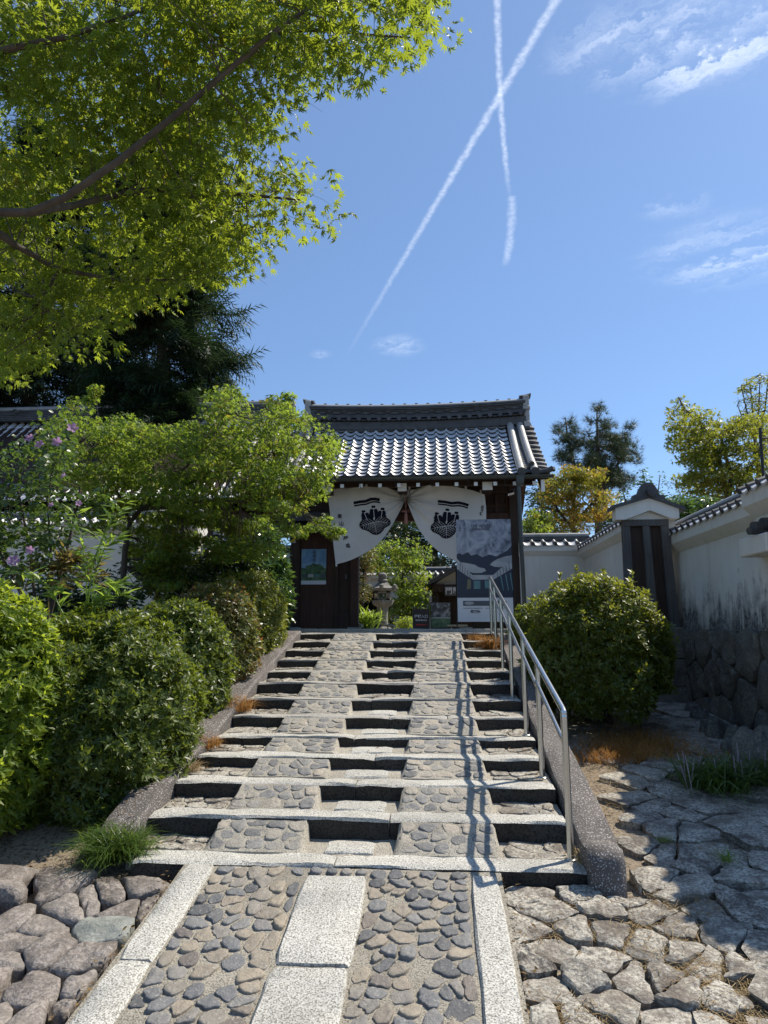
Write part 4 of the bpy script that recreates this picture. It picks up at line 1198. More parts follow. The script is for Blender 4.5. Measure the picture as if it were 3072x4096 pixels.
for pts, w in (([(272, 268), (330, 256), (385, 251), (435, 230), (475, 228), (518, 234)], 26), ([(278, 295), (335, 284), (392, 277), (440, 256), (480, 252), (521, 259)], 14),
               ([(1070, 247), (1140, 252), (1205, 263), (1265, 258), (1315, 270), (1361, 287)], 26), ([(1070, 274), (1145, 279), (1210, 290), (1268, 286), (1315, 297), (1354, 313)], 14)):
    put_print('band_print', [ribbon(pts, w)], M_black, 0.006)
def put_text(word, cu, cv, size, rot):
    pts, fs = TXT[word]; cr, sr = math.cos(rot), math.sin(rot)
    put_print('lettering', [([(cu + size * (x * cr - y * sr), cv - size * (x * sr + y * cr)) for x, y in pts], fs)], M_black, 0.014)
for w, u, v in (('東', 140, 396), ('山', 158, 466), ('護', 178, 535), ('持', 199, 604), ('会', 221, 674)): put_text(w, u, v, 46, R(-8))
for w, u, v in (('月', 1491, 312), ('々', 1489, 340), ('講', 1481, 372)): put_text(w, u, v, 34, R(4))
rp = MB().tube([npos(60, 100) + Vector((0, 0.03, 0))] + [npos(60 + 1420 * t, 98 + 10 * math.sin(t * 19)) + Vector((0, 0.03, 0)) for t in [k / 40 for k in range(1, 41)]], 0.008, 6)
rp.build('hanging_rope', M_iron, curtain)
for u, v in ((82, 112), (190, 108), (395, 96), (527, 98), (738, 112), (800, 116), (925, 116), (1057, 98), (1210, 108), (1335, 112), (1478, 160)):
    MB().add([npos(u - 11, v - 18, 0.004), npos(u + 11, v - 18, 0.004), npos(u + 9, v + 24, 0.006), npos(u - 9, v + 24, 0.006)], [(3, 2, 1, 0)]).build('hanging_loop', M_cloth, curtain)
M_tassel = plain('faded red cord', (0.33, 0.15, 0.12), 0.85, 0.1, 0, 0.25, 40)
ts = thing('tassel', tuple(at(*nz(767, 470), NY - 0.06)), 'faded red tassel and bow tying the curtain at its middle', 'tassel')
tp = lambda u, v: at(*nz(u, v), NY - 0.07)
MB().tube([tp(767, 110), tp(768, 180), tp(766, 250), tp(767, 350)], 0.006, 6).build('cord', M_tassel, ts)
for a, b, c in (((767, 345), (735, 330), (728, 350)), ((767, 345), (798, 328), (803, 352)), ((767, 345), (740, 352), (722, 342))):
    MB().tube([tp(*a), tp(*b), tp(*c), tp(767, 348)], 0.005, 5).build('bow_loop', M_tassel, ts)
MB().tube([tp(767, 352), tp(767, 364), tp(767, 372), tp(768, 465)], [0.012, 0.018, 0.026, 0.034], 12).build('skirt', M_tassel, ts, True)
# ------------------------------------------------------------------ signs and posters
def flat_text(word, origin, ux, uz, size, mat, parent, name='lettering', off=0.003):
    pts, fs = TXT[word]; n = Vector(ux).cross(Vector(uz)).normalized()   # faces the viewer side (-Y)
    vs = [Vector(origin) + Vector(ux) * (x * size) + Vector(uz) * (y * size) + n * off for x, y in pts]
    return obj(name, vs, fs, mat, parent)
UX, UZ = Vector((1, 0, 0)), Vector((0, 0, 1))
M_poster_white = plain('poster paper', (0.62, 0.64, 0.68), 0.4, 0.4, 0, 0.03)
M_navy = plain('poster ink navy', (0.018, 0.025, 0.05), 0.4, 0.4, 0, 0.2, 6)
M_inkgrey = plain('poster grey ink', (0.09, 0.10, 0.12), 0.5, 0.3)
def swirl(name, c1, c2, c3, scale, dist):
    m, t, b, P, g = new_mat(name)
    n = t.noise(P, scale, 7, 0.6, dist)
    t.l.new(t.ramp(n, [(0.32, c1), (0.5, c2), (0.68, c3)]), b.inputs['Base Color'])
    setp(b, Roughness=0.4, Specular_IOR_Level=0.4)
    return m
M_mist = swirl('printed storm clouds', (0.05, 0.06, 0.09), (0.24, 0.26, 0.31), (0.42, 0.44, 0.49), 3.2, 2.6)
M_cloudprint = swirl('printed pale cloud', (0.26, 0.27, 0.29), (0.36, 0.37, 0.38), (0.42, 0.42, 0.42), 5, 1.0)
M_greenprint = swirl('printed garden', (0.02, 0.05, 0.025), (0.06, 0.13, 0.06), (0.16, 0.24, 0.13), 11, 0.8)
M_blueprint = swirl('printed blue sky', (0.10, 0.22, 0.38), (0.17, 0.32, 0.48), (0.34, 0.46, 0.56), 3, 1.0)
M_teal = plain('printed teal window', (0.09, 0.20, 0.21), 0.4, 0.4, 0, 0.5, 9)

def sheet(name, pts, mat, parent, off=0.0):
    return obj(name, [Vector(p) + Vector((0, -off, 0)) for p in pts], [tuple(range(len(pts)))], mat, parent)
# tall banner: survey box px 1833..2053 x 2076..2487
BY = 10.95
P0, P1 = at(1834, 2487, BY), at(2054, 2076, BY)
bx0, bx1, bz0, bz1 = P0.x - 0.01, P0.x + 0.865, P0.z, P1.z
bn = thing('poster_stand', (bx0 + 0.4, BY, 1.4), 'tall standing poster of grey storm clouds over a dark hall beside the handrail', 'poster')
MB().bbox(bx0, bx1, BY, BY + 0.025, bz0, bz1, 0.003).build('panel', M_poster_white, bn)
for x in (bx0 - 0.012, bx1 + 0.012):
    MB().tube([(x, BY + 0.02, 1.40), (x, BY + 0.02, bz0 + 0.9)], 0.011, 8).build('leg', M_iron, bn)
bw, bh = bx1 - bx0, bz1 - bz0
def bp(u, v, off=0.004): return Vector((bx0 + bw * u, BY - off, bz1 - bh * v))
def bpoly(name, pts, mat, off): return obj(name, [bp(u, v, off) for u, v in pts], [tuple(range(len(pts)))[::-1]] if False else [tuple(range(len(pts)))], mat, bn)
bpoly('picture', [(0, 0.77), (1, 0.77), (1, 0), (0, 0)], M_navy, 0.002)
bpoly('storm_cloud', [(0.0, 0.345), (0.05, 0.335), (0.11, 0.35), (0.2, 0.325), (0.27, 0.36), (0.36, 0.345), (0.47, 0.375), (0.6, 0.35), (0.72, 0.37), (0.84, 0.335), (0.93, 0.31), (1, 0.265), (1, 0.0), (0, 0.0)], M_mist, 0.004)
bpoly('storm_cloud', [(0, 0.47), (0.12, 0.50), (0.30, 0.53), (0.44, 0.53), (0.53, 0.51), (0.5, 0.485), (0.40, 0.475), (0.33, 0.45), (0.16, 0.43), (0.0, 0.42)], M_cloudprint, 0.004)
bpoly('storm_cloud', [(0.60, 0.45), (0.68, 0.47), (0.78, 0.475), (0.9, 0.455), (1.0, 0.42), (1.0, 0.36), (0.88, 0.37), (0.74, 0.395), (0.66, 0.42)], M_cloudprint, 0.0045)
hall = [(0.0, 0.37), (0.28, 0.54), (0.66, 0.54), (1.0, 0.37)]
bpoly('hall_frieze', [(0.0, 0.49), (0.28, 0.595), (0.28, 0.55), (0.0, 0.385)], M_cloudprint, 0.006)
bpoly('hall_frieze', [(0.28, 0.595), (0.66, 0.595), (0.66, 0.55), (0.28, 0.55)], M_cloudprint, 0.006)
bpoly('hall_frieze', [(0.66, 0.595), (1.0, 0.49), (1.0, 0.385), (0.66, 0.55)], M_cloudprint, 0.006)
bpoly('hall_wall', [(0.0, 0.768), (1.0, 0.768), (1.0, 0.495), (0.66, 0.60), (0.28, 0.60), (0.0, 0.495)], M_navy, 0.0055)
for a, b, c, d in ((0.30, 0.605, 0.42, 0.685), (0.50, 0.605, 0.58, 0.68)):
    bpoly('hall_window', [(a, d), (c, d), (c, b), (a, b)], M_teal, 0.0075)
for x in (0.78, 0.87, 0.95):
    bpoly('hall_window', [(x + 0.045, 0.70), (x + 0.06, 0.70), (x + 0.02, 0.555 - (x - 0.78) * 0.15), (x, 0.56 - (x - 0.78) * 0.15)], M_teal, 0.0075)
bpoly('hall_window', [(0.17, 0.69), (0.25, 0.68), (0.25, 0.60), (0.19, 0.585)], plain('printed ochre screen', (0.16, 0.15, 0.09), 0.5), 0.0075)
for k in range(5):
    t = k / 5
    bpoly('hall_post', [(0.05 + 0.22 * t, 0.505 + 0.085 * t), (0.058 + 0.22 * t, 0.507 + 0.085 * t), (0.068 + 0.22 * t, 0.43 + 0.125 * t), (0.06 + 0.22 * t, 0.425 + 0.125 * t)], M_navy, 0.0075)
    bpoly('hall_post', [(0.95 - 0.27 * t, 0.505 + 0.085 * t), (0.958 - 0.27 * t, 0.503 + 0.085 * t), (0.945 - 0.27 * t, 0.42 + 0.125 * t), (0.937 - 0.27 * t, 0.425 + 0.125 * t)], M_navy, 0.0075)
bpoly('inset_photo', [(0.10, 0.848), (0.88, 0.848), (0.88, 0.80), (0.10, 0.80)], M_inkgrey, 0.004)
el = [(0.21 + 0.085 * math.cos(2 * math.pi * k / 14), 0.822 + 0.016 * math.sin(2 * math.pi * k / 14)) for k in range(14)]
bpoly('inset_bowl', el[::-1], M_cloudprint, 0.006)
for a, b in ((0.10, 0.45), (0.50, 0.88)):
    bpoly('caption_line', [(a, 0.873), (b, 0.873), (b, 0.868), (a, 0.868)], M_inkgrey, 0.004)
flat_text('THE WHITE', bp(0.45, 0.066), UX, UZ, 0.062, M_inkgrey, bn, off=0.006)
flat_text('DRAGON', bp(0.45, 0.098), UX, UZ, 0.062, M_inkgrey, bn, off=0.006)
for i, c in enumerate('白龍図'): flat_text(c, bp(0.068, 0.06 + 0.026 * i), UX, UZ, 0.034, M_inkgrey, bn, off=0.006)
flat_text('西来院', bp(0.32, 0.905), UX, UZ, 0.052, M_black, bn, off=0.006)

# entrance board
EY = 12.6
e0, e1 = at(1651, 2518, EY), at(1718, 2435, EY)
es = thing('entrance_sign', ((e0.x + e1.x) / 2, EY, 1.4), 'small brown entrance sign with white lettering and a red arrow', 'sign')
M_signbrown = plain('sign brown', (0.05, 0.037, 0.033), 0.55, 0.3)
M_signframe = plain('sign frame', (0.10, 0.085, 0.075), 0.5, 0.3)
M_signwhite = plain('sign lettering', (0.62, 0.60, 0.58), 0.6, 0.2)
M_signred = plain('sign red', (0.52, 0.04, 0.035), 0.5, 0.3)
ez0 = 1.40; ez1 = e1.z
MB().bbox(e0.x, e1.x, EY, EY + 0.03, ez0, ez1, 0.004).build('frame', M_signframe, es)
MB().box(e0.x + 0.008, e1.x - 0.008, EY - 0.003, EY, ez0 + 0.01, ez1 - 0.008).build('board', M_signbrown, es)
ec = (e0.x + e1.x) / 2; eh = ez1 - ez0
flat_text('拝観入口', (ec, EY - 0.004, ez0 + eh * 0.62), UX, UZ, 0.062, M_signwhite, es)
flat_text('entrance', (ec, EY - 0.004, ez0 + eh * 0.45), UX, UZ, 0.058, M_signwhite, es)
ar = [(-0.1, 0), (-0.05, 0.022), (-0.055, 0.008), (0.09, 0.01), (0.09, -0.01), (-0.055, -0.008), (-0.05, -0.022)]
obj('arrow', [(ec + x, EY - 0.007, ez0 + eh * 0.22 + z) for x, z in ar], [tuple(range(7))[::-1]], M_signred, es)
# picture board beside it
q0, q1 = at(1723, 2516, 12.7), at(1803, 2408, 12.7)
ps = thing('picture_board', ((q0.x + q1.x) / 2, 12.7, 1.4), 'black framed picture board with a grey print above a garden photo', 'sign')
MB().bbox(q0.x, q1.x, 12.7, 12.73, 1.40, q1.z, 0.004).build('frame', M_iron, ps)
zc = 1.40 + (q1.z - 1.40) * 0.44
MB().box(q0.x + 0.01, q1.x - 0.012, 12.694, 12.698, zc, q1.z - 0.012).build('grey_print', swirl('printed grey scroll', (0.02, 0.02, 0.022), (0.09, 0.09, 0.09), (0.4, 0.4, 0.4), 7, 2.0), ps)
MB().box(q0.x + 0.01, q1.x - 0.012, 12.694, 12.698, 1.43, zc - 0.02).build('garden_photo', M_greenprint, ps)
MB().box(q0.x + 0.01, q1.x - 0.012, 12.695, 12.699, zc - 0.02, zc).build('pale_strip', M_cloudprint, ps)
# door poster
d0, d1 = at(1204, 2338, 12.96), at(1306, 2196, 12.96)
dp = thing('door_poster', ((d0.x + d1.x) / 2, 12.96, d0.z), 'blue sky and garden poster pasted on the dark wicket door', 'poster')
MB().box(d0.x, d1.x, 12.955, 12.962, d0.z, d1.z).build('sheet', M_poster_white, dp)
dh = d1.z - d0.z; dw = d1.x - d0.x
def dsh(name, u0, u1, v0, v1, mat, off): return MB().box(d0.x + dw * u0, d0.x + dw * u1, 12.955 - off, 12.9548, d0.z + dh * v0, d0.z + dh * v1).build(name, mat, dp)
dsh('sky_print', 0.0, 1.0, 0.46, 1.0, M_blueprint, 0.002); dsh('garden_print', 0.0, 1.0, 0.11, 0.46, M_greenprint, 0.002)
tr = []
for k in range(24):
    a = 2 * math.pi * k / 24; tr.append((d0.x + dw * (0.55 + 0.34 * math.cos(a) * (1 + 0.15 * math.sin(5 * a))), 12.9515, d0.z + dh * (0.47 + 0.11 * math.sin(a) * (1 + 0.2 * math.cos(7 * a)))))
obj('tree_print', tr, [tuple(range(24))], M_greenprint, dp)
for k in range(4): dsh('small_photo', 0.04 + 0.245 * k, 0.24 + 0.245 * k, 0.20, 0.29, (M_inkgrey, M_cloudprint, M_teal, M_inkgrey)[k], 0.004)
for i, c in enumerate('龍眠苑'): flat_text(c, (d0.x + dw * 0.52, 12.951, d0.z + dh * (0.90 - 0.11 * i)), UX, UZ, 0.062, M_inkgrey, dp)
# sticker
s0, s1 = at(1158, 2172, 12.9), at(1182, 2149, 12.9)
sk = thing('security_sticker', ((s0.x + s1.x) / 2, 12.89, s0.z), 'small black and yellow square sticker above the wicket door poster', 'sticker')
MB().box(s0.x, s1.x, 12.888, 12.899, s0.z, s1.z).build('plate', M_poster_white, sk)
w = s1.x - s0.x; o_ = 0.006
obj('yellow_half', [(s0.x + o_, 12.885, s0.z + 0.022), (s1.x - o_, 12.885, s0.z + 0.022), (s1.x - o_, 12.885, s1.z - o_)], [(0, 1, 2)], plain('sticker yellow', (0.62, 0.52, 0.04), 0.5), sk)
obj('black_half', [(s0.x + o_, 12.885, s0.z + 0.022), (s1.x - o_, 12.885, s1.z - o_), (s0.x + o_, 12.885, s1.z - o_)], [(0, 1, 2)], M_black, sk)
flat_text('ALSOK', ((s0.x + s1.x) / 2, 12.886, s0.z + 0.013), UX, UZ, 0.024, M_black, sk)
# wall lamp box by the wicket
lb = at(1128, 2195, 12.85)
wl = thing('door_intercom', tuple(lb), 'small pale intercom box on the post left of the wicket door', 'intercom')
MB().bbox(lb.x - 0.03, lb.x + 0.03, 12.84, 12.88, lb.z - 0.03, lb.z + 0.05, 0.006).build('case', M_steel, wl)
MB().bbox(lb.x - 0.018, lb.x + 0.018, 12.834, 12.84, lb.z - 0.012, lb.z + 0.01, 0.002).build('speaker_panel', M_iron, wl)
# bamboo low barriers on the landing
for (a, b, lab) in (((1422, 2490, 13.3), (1450, 2508, 12.6), 'pale bamboo pole on low legs beside the gate post'), ((1545, 2502, 13.6), (1578, 2512, 12.9), 'pale bamboo pole on low legs in front of the stone lantern'), ((1790, 2505, 12.5), (1870, 2507, 12.4), 'pale wooden bar on low legs behind the tall poster')):
    p, q = at(*a), at(*b)
    p.z = max(p.z, 1.46); q.z = max(q.z, 1.46)
    bb = thing('low_barrier', (p.x, p.y, 1.4), lab, 'barrier', 'low bamboo barriers')
    MB().tube([p, p.lerp(q, 0.5), q], 0.022, 10).build('bar', M_bamboo, bb, True)
    for t in (0.2, 0.8):
        c = p.lerp(q, t); MB().tube([(c.x, c.y, 1.397), (c.x, c.y, c.z)], 0.012, 6).build('leg', M_bamboo, bb)
# ------------------------------------------------------------------ plastered garden walls with tile copings
CT = 0.205
def coping_tile_mesh():
    us = [0, 0.07, 0.14, 0.22, 0.32, 0.46, 0.65, 0.85, 1.02]; n = len(us); vs = []; fs = []
    for yy, dz in ((0.004, -0.024), (0.0, 0.0), (0.012, 0.006), (0.235, 0.105)):
        for u in us: vs.append((u * CT, yy, tile_profile(u) * 1.05 + dz))
    for r in range(3):
        for k in range(n - 1):
            a = r * n + k; fs.append((a, a + 1, a + n + 1, a + n))
    return mesh_of('coping_tile', vs, fs, M_tile, True)
CTM = coping_tile_mesh()
cdm = MB().tube([(0, -0.014, 0), (0, 0.08, 0.03)], 0.036, 12); CDM = mesh_of('coping_disc', cdm.v, cdm.f, M_tile_dark)
def coped_wall(name, label, A, B, z0, zt, thick=0.3, over=0.14, mat=None, batter=0.0, tiles=True, rid=True, group='white plaster garden walls', cornice=0.16, x_start=0.0):
    """visible side is to the right hand of A->B seen from above turned to -n"""
    A, B = Vector((A[0], A[1], 0)), Vector((B[0], B[1], 0)); d = B - A; L = d.length; e = d.normalized(); n = Vector((-e.y, e.x, 0))
    M = Matrix(((e.x, n.x, 0, A.x), (e.y, n.y, 0, A.y), (0, 0, 1, 0), (0, 0, 0, 1)))
    t = thing(name, (A.x, A.y, z0), label, 'wall', group)
    h = thick / 2
    b = MB(); b.loft([[M @ Vector(p) for p in ((x, -h - batter, z0), (x, -h, zt), (x, h, zt), (x, h + batter, z0))][::-1] for x in (0, L)])
    b.build('wall_face', mat or M_plaster, t)
    c = MB(); o = h + over - 0.03
    c.loft([[M @ Vector(p) for p in ((x, -h - 0.012, zt - cornice - 0.02), (x, -o + 0.03, zt - cornice * 0.75), (x, -o, zt - cornice * 0.6), (x, -o, zt + 0.0), (x, 0, zt + 0.14), (x, o, zt), (x, o, zt - cornice * 0.6), (x, h + 0.012, zt - cornice - 0.02))][::-1] for x in (-0.01, L + 0.01)])
    c.build('cornice', M_plaster if mat is None else mat, t)
    yo = h + over
    if tiles:
        for k in range(int(L / CT)):
            TMx = M @ Matrix.Translation((k * CT, -yo, zt + 0.022 + random.uniform(-0.003, 0.003)))
            link('coping_tile', CTM, t, TMx)
            link('coping_disc', CDM, t, M @ Matrix.Translation((k * CT + 0.17 * CT, -yo + 0.002, zt + 0.03)))
    bk = MB(); bk.add([M @ Vector(p) for p in ((0, yo, zt + 0.02), (L, yo, zt + 0.02), (L, 0.02, zt + 0.17), (0, 0.02, zt + 0.17), (0, yo, zt), (L, yo, zt))], [(0, 1, 2, 3), (4, 5, 1, 0)])
    bk.build('rear_coping', M_tile, t)
    if rid:
        zz = zt + 0.13
        for k in range(2):
            r = MB(); r.loft([[M @ Vector(p) for p in ((x, -0.11 + 0.012 * k, zz + 0.034 * k), (x, -0.11 + 0.012 * k, zz + 0.03 + 0.034 * k), (x, 0.11 - 0.012 * k, zz + 0.03 + 0.034 * k), (x, 0.11 - 0.012 * k, zz + 0.034 * k))][::-1] for x in (0.0, L)])
            r.build('ridge_course', M_tile_dark, t)
        MB().tube([M @ Vector((0.0, 0, zz + 0.085)), M @ Vector((L, 0, zz + 0.085))], 0.055, 12).build('ridge_roll', M_tile_round, t, True)
    return t, M
coped_wall('garden_wall', 'low white plaster wall with tile coping joining the right side of the gate', (1.58, 13.0), (2.9, 13.0), 0.9, 2.93, 0.3, group=None)
coped_wall('garden_wall', 'white plaster wall with sloping-looking tile coping running out to the gabled timber end', (2.98, 13.05), (2.98, 9.55), 0.3, 2.86, 0.42, 0.15, None, 0.06, group=None)
coped_wall('garden_wall', 'long mildewed white wall on the dark stone footing right of the round bush', (3.50, 9.98), (3.50, 7.02), 1.36, 2.66, 0.34, 0.15, M_plaster_stained, 0.04, group=None, cornice=0.22)
coped_wall('garden_wall', 'thicker mildewed white wall section with round ridge roll above the stone footing', (3.44, 7.0), (3.44, 4.9), 1.36, 2.72, 0.44, 0.15, M_plaster_stained, 0.04, group=None, cornice=0.22)
# timbered gable end of the wall
ge = thing('wall_end', (2.93, 9.5, 0.4), 'tapered dark timber wall end under a small white plastered gable', 'wall end')
def gx(y0, pts): return [(x, y0, z) for x, z in pts]
MB().loft([gx(9.545, [(2.55, 0.4), (2.58, 2.90), (3.18, 2.90), (3.27, 0.4)]), gx(9.50, [(2.55, 0.4), (2.58, 2.90), (3.18, 2.90), (3.27, 0.4)])]).build('backing_board', M_wood, ge)
def strip(xa0, xa1, xb0, xb1, z0, z1, y0, y1): return MB().loft([[(xa0, y1, z0), (xb0, y1, z1), (xb1, y1, z1), (xa1, y1, z0)], [(xa0, y0, z0), (xb0, y0, z1), (xb1, y0, z1), (xa1, y0, z0)]])
strip(2.53, 2.68, 2.575, 2.67, 0.4, 2.86, 9.44, 9.50).build('timber_post', M_wood_grey, ge)
strip(2.87, 3.00, 2.84, 2.93, 0.4, 2.82, 9.44, 9.50).build('timber_post', M_wood_grey, ge)
strip(3.13, 3.29, 3.085, 3.185, 0.4, 2.86, 9.44, 9.50).build('timber_post', M_wood_grey, ge)
MB().bbox(2.57, 3.19, 9.43, 9.50, 2.78, 2.87, 0.005).build('head_rail', M_wood_grey, ge)
gp = MB(); out = [(2.47, 2.86), (2.47, 3.03), (2.93, 3.15), (3.31, 3.01), (3.31, 2.87), (3.2, 2.87), (2.93, 2.985), (2.6, 2.86)]
gp.loft([gx(9.55, out), gx(9.36, out)]); gp.build('plaster_gable', M_plaster, ge)
MB().loft([gx(9.5, [(2.6, 2.865), (2.93, 2.98), (3.2, 2.87)]), gx(9.45, [(2.6, 2.865), (2.93, 2.98), (3.2, 2.87)])]).build('gable_panel', M_plaster, ge)
out2 = [(2.41, 3.0), (2.42, 3.05), (2.93, 3.195), (3.38, 3.025), (3.39, 2.97), (2.93, 3.155)]
MB().loft([gx(9.60, out2), gx(9.32, out2)]).build('gable_tiles', M_tile_dark, ge)
orn = MB(); op = [(2.68, 3.12), (2.71, 3.19), (2.77, 3.19), (2.79, 3.26), (2.83, 3.33), (2.88, 3.365), (2.95, 3.365), (3.0, 3.33), (3.04, 3.26), (3.06, 3.19), (3.12, 3.19), (3.14, 3.12), (2.93, 3.19)]
orn.loft([gx(9.42, op), gx(9.33, op)]); orn.build('gable_ornament', M_tile_dark, ge)
MB().tube([(2.945, 9.26, 3.225), (2.945, 9.45, 3.235)], 0.062, 16).build('ridge_disc', M_tile_dark, ge)
MB().tube([(2.945, 9.252, 3.225), (2.945, 9.262, 3.225)], 0.042, 14).build('disc_boss', M_tile_dark, ge)
for k, (xa, xb, za, zb) in enumerate(((2.60, 3.30, 1.02, 1.42), (2.55, 3.32, 0.66, 1.01), (2.5, 3.34, 0.25, 0.65))):
    rough_block(xa, xb, 9.32, 9.6, za, zb, 0.03, 8, 0.02).build('foundation_stone', M_wallstone, ge, True)
# stone footing under the long wall
sf = thing('stone_footing', (3.3, 7.5, 0.1), 'dark wall footing of large fitted stones under the mildewed plaster', 'stone wall')
MB().box(3.30, 3.75, 4.6, 10.0, -0.3, 1.37).build('earth_core', M_darksoil, sf)
reg = rect(-9.95, -4.6, -0.15, 1.38)
seeds = [(-9.7, 1.15), (-9.55, 0.6), (-9.2, 1.2), (-9.05, 0.72), (-8.95, 0.35), (-8.7, 1.15), (-8.55, 0.86), (-8.35, 0.88), (-8.15, 0.9), (-8.3, 0.4), (-8.05, 1.2), (-7.75, 0.55), (-7.55, 1.16), (-7.35, 0.3), (-7.1, 0.8), (-6.9, 1.2), (-6.7, 0.4), (-6.4, 0.9), (-6.2, 0.3), (-6.0, 1.15), (-5.7, 0.6), (-5.4, 1.1), (-5.2, 0.25), (-4.9, 0.8), (-7.9, 0.1), (-8.9, 0.02), (-6.9, 0.0)]
for c in voronoi(seeds, reg):
    if not c: continue
    (cx, cy), vs, fs = stone_mesh(c, 0.012, random.uniform(0.05, 0.09), 22, 1, crown=0.9, rough=0.3, wob=0.12, tilt=0.05, ck=0.16)
    M = Matrix(((0, 0, -1, 3.30), (-1, 0, 0, -cx), (0, 1, 0, cy), (0, 0, 0, 1)))
    link('footing_stone', mesh_of('footing_stone', vs, fs, M_wallstone, True), sf, M)
# loose rubble at the foot
for px, py, Y, s in ((2800, 2880, 8.3, 0.13), (2850, 2900, 7.9, 0.12), (2880, 2960, 7.5, 0.16), (2960, 2980, 7.2, 0.18), (2930, 3020, 7.0, 0.12), (3050, 3010, 6.6, 0.26), (2770, 2850, 8.7, 0.1), (2830, 2930, 7.7, 0.09)):
    p = at(px, py, Y); z = yard_z(p.y) - 0.03
    cpoly = [(s * math.cos(2 * math.pi * k / 7) * random.uniform(0.75, 1.2), s * math.sin(2 * math.pi * k / 7) * random.uniform(0.7, 1.1)) for k in range(7)]
    (cx, cy), vs, fs = stone_mesh(cpoly, 0.0, s * 1.1, 14, 1, crown=0.6, rough=0.25, wob=0.25)
    o = link('loose_rock', mesh_of('loose_rock', vs, fs, M_wallstone, True), None, Matrix.Translation((min(p.x, 3.1), p.y, z)))
    tag(o, 'loose dark rock lying at the foot of the stone footing', 'rock', 'loose rocks below the footing')
# stub of a lower coping meeting the long wall
ss = thing('coping_stub', (3.15, 6.6, 2.0), 'three round dark tile ends of a lower coping beside the long mildewed wall', 'wall end')
p = at(3030, 2170, 6.6)
MB().bbox(2.99, 3.5, 6.35, 6.9, 2.07, 2.245, 0.01).build('plaster_block', M_plaster_stained, ss)
MB().box(3.21, 3.5, 6.4, 6.85, 0.0, 2.07).build('stub_wall', M_plaster_stained, ss)
for px, py, r in ((2996, 2124, 0.036), (3012, 2106, 0.047), (3050, 2094, 0.056)):
    c = at(px, py, 6.55); MB().tube([c, c + Vector((0.4, 0.12, 0.02))], r, 14).build('round_tile', M_tile_dark, ss, True)
# dark timber frame beyond the wall, at the far right
tf = thing('timber_frame', (3.9, 9.0, 2.6), 'dark thin timber frame rising behind the ridge roll of the thick wall', 'frame')
a, b = at(3052, 1890, 8.2), at(3040, 1712, 8.2)
MB().tube([a - Vector((0, 0, 0.4)), a, b], 0.017, 6).build('upright', M_iron, tf)
MB().tube([at(3042, 1752, 8.2), at(3130, 1752, 8.2)], 0.012, 6).build('crossbar', M_iron, tf)
MB().tube([at(3120, 1890, 8.2), at(3120, 1700, 8.2)], 0.017, 6).build('upright', M_iron, tf)

# left side: shaded wall, sunlit return wall, hall roof behind
coped_wall('garden_wall', 'shaded white wall with tile coping behind the small maple and hibiscus', (-9.5, 11.2), (-3.95, 11.2), 0.6, 3.15, 0.3, group=None)
coped_wall('garden_wall', 'sunlit white return wall behind the small maple trunk', (-3.62, 13.2), (-3.62, 10.95), 0.6, 2.75, 0.3, 0.13, None, 0.0, group=None)
coped_wall('garden_wall', 'short white wall joining the left gate post behind the glossy shrub', (-3.5, 13.0), (-2.8, 13.0), 0.9, 2.75, 0.3, group=None)
hall = thing('temple_hall', (-7, 16, 1.4), 'temple hall with broad grey tile roof beyond the left wall', 'building')
def hall_yz(s): return 13.2 + 2.9 * s, 4.0 + 2.62 * (0.85 * s + 0.15 * s * s)
HX0, HX1 = -13.0, -3.55
mb = MB(); pr = []
cols_ = int((HX1 - HX0) / 0.22); rows = 16
V_, F_ = [], []
us = [0, 0.1, 0.18, 0.28, 0.45, 0.7, 1.0]
for r in range(rows):
    (ya, za), (yb, zb) = hall_yz(r / rows), hall_yz((r + 1) / rows)
    base = len(V_); line = []
    for c in range(cols_):
        for u in us[:-1]: line.append((HX0 + (c + u) * 0.22, tile_profile(u)))
    for yy, zz in ((ya + 0.004, za + 0.012), (ya, za + 0.036), (yb, zb + 0.012)):
        for x, h in line: V_.append((x, yy, zz + h))
    n = len(line)
    for q in range(2):
        for k in range(n - 1): F_.append((base + q * n + k, base + q * n + k + 1, base + (q + 1) * n + k + 1, base + (q + 1) * n + k))
o = obj('roof_tiles', V_, F_, M_tile, hall, True); o['kind'] = 'stuff'
mb = MB(); (ya, za), (yb, zb) = hall_yz(0), hall_yz(1)
mb.add([(HX0, ya, za), (HX1, ya, za), (HX1, yb, zb), (HX0, yb, zb), (HX0, 2 * yb - ya, za), (HX1, 2 * yb - ya, za)], [(0, 3, 2, 1), (3, 4, 5, 2), (0, 4, 3), (1, 2, 5)]); mb.build('roof_deck', M_wood, hall)
for k in range(6):
    MB().bbox(HX0, HX1 + 0.05, yb - 0.2 + 0.012 * k, yb + 0.2 - 0.012 * k, zb + 0.03 + 0.052 * k, zb + 0.07 + 0.052 * k, 0.004).build('ridge_course', M_tile_dark, hall)
MB().tube([(HX0, yb, zb + 0.37), (HX1 - 0.3, yb, zb + 0.37), (HX1 + 0.1, yb, zb + 0.40)], 0.085, 12).build('ridge_cap', M_tile_round, hall, True)
for k in range(24): link('ridge_knob', kme, hall, Matrix.Translation((HX1 - 0.2 - 0.26 * k, yb, zb + 0.455)))
MB().bbox(HX1 - 0.02, HX1 + 0.1, yb - 0.17, yb + 0.17, zb - 0.1, zb + 0.36, 0.012).build('ridge_end_tile', M_tile_dark, hall)
for xx in (HX1 - 0.14, HX1 - 0.62):
    pts = []
    for i in range(17):
        y, z = hall_yz(i / 16); pts.append((xx, y, z + 0.1))
    MB().tube(pts, 0.075, 12).build('descending_ridge', M_tile_round, hall, True)
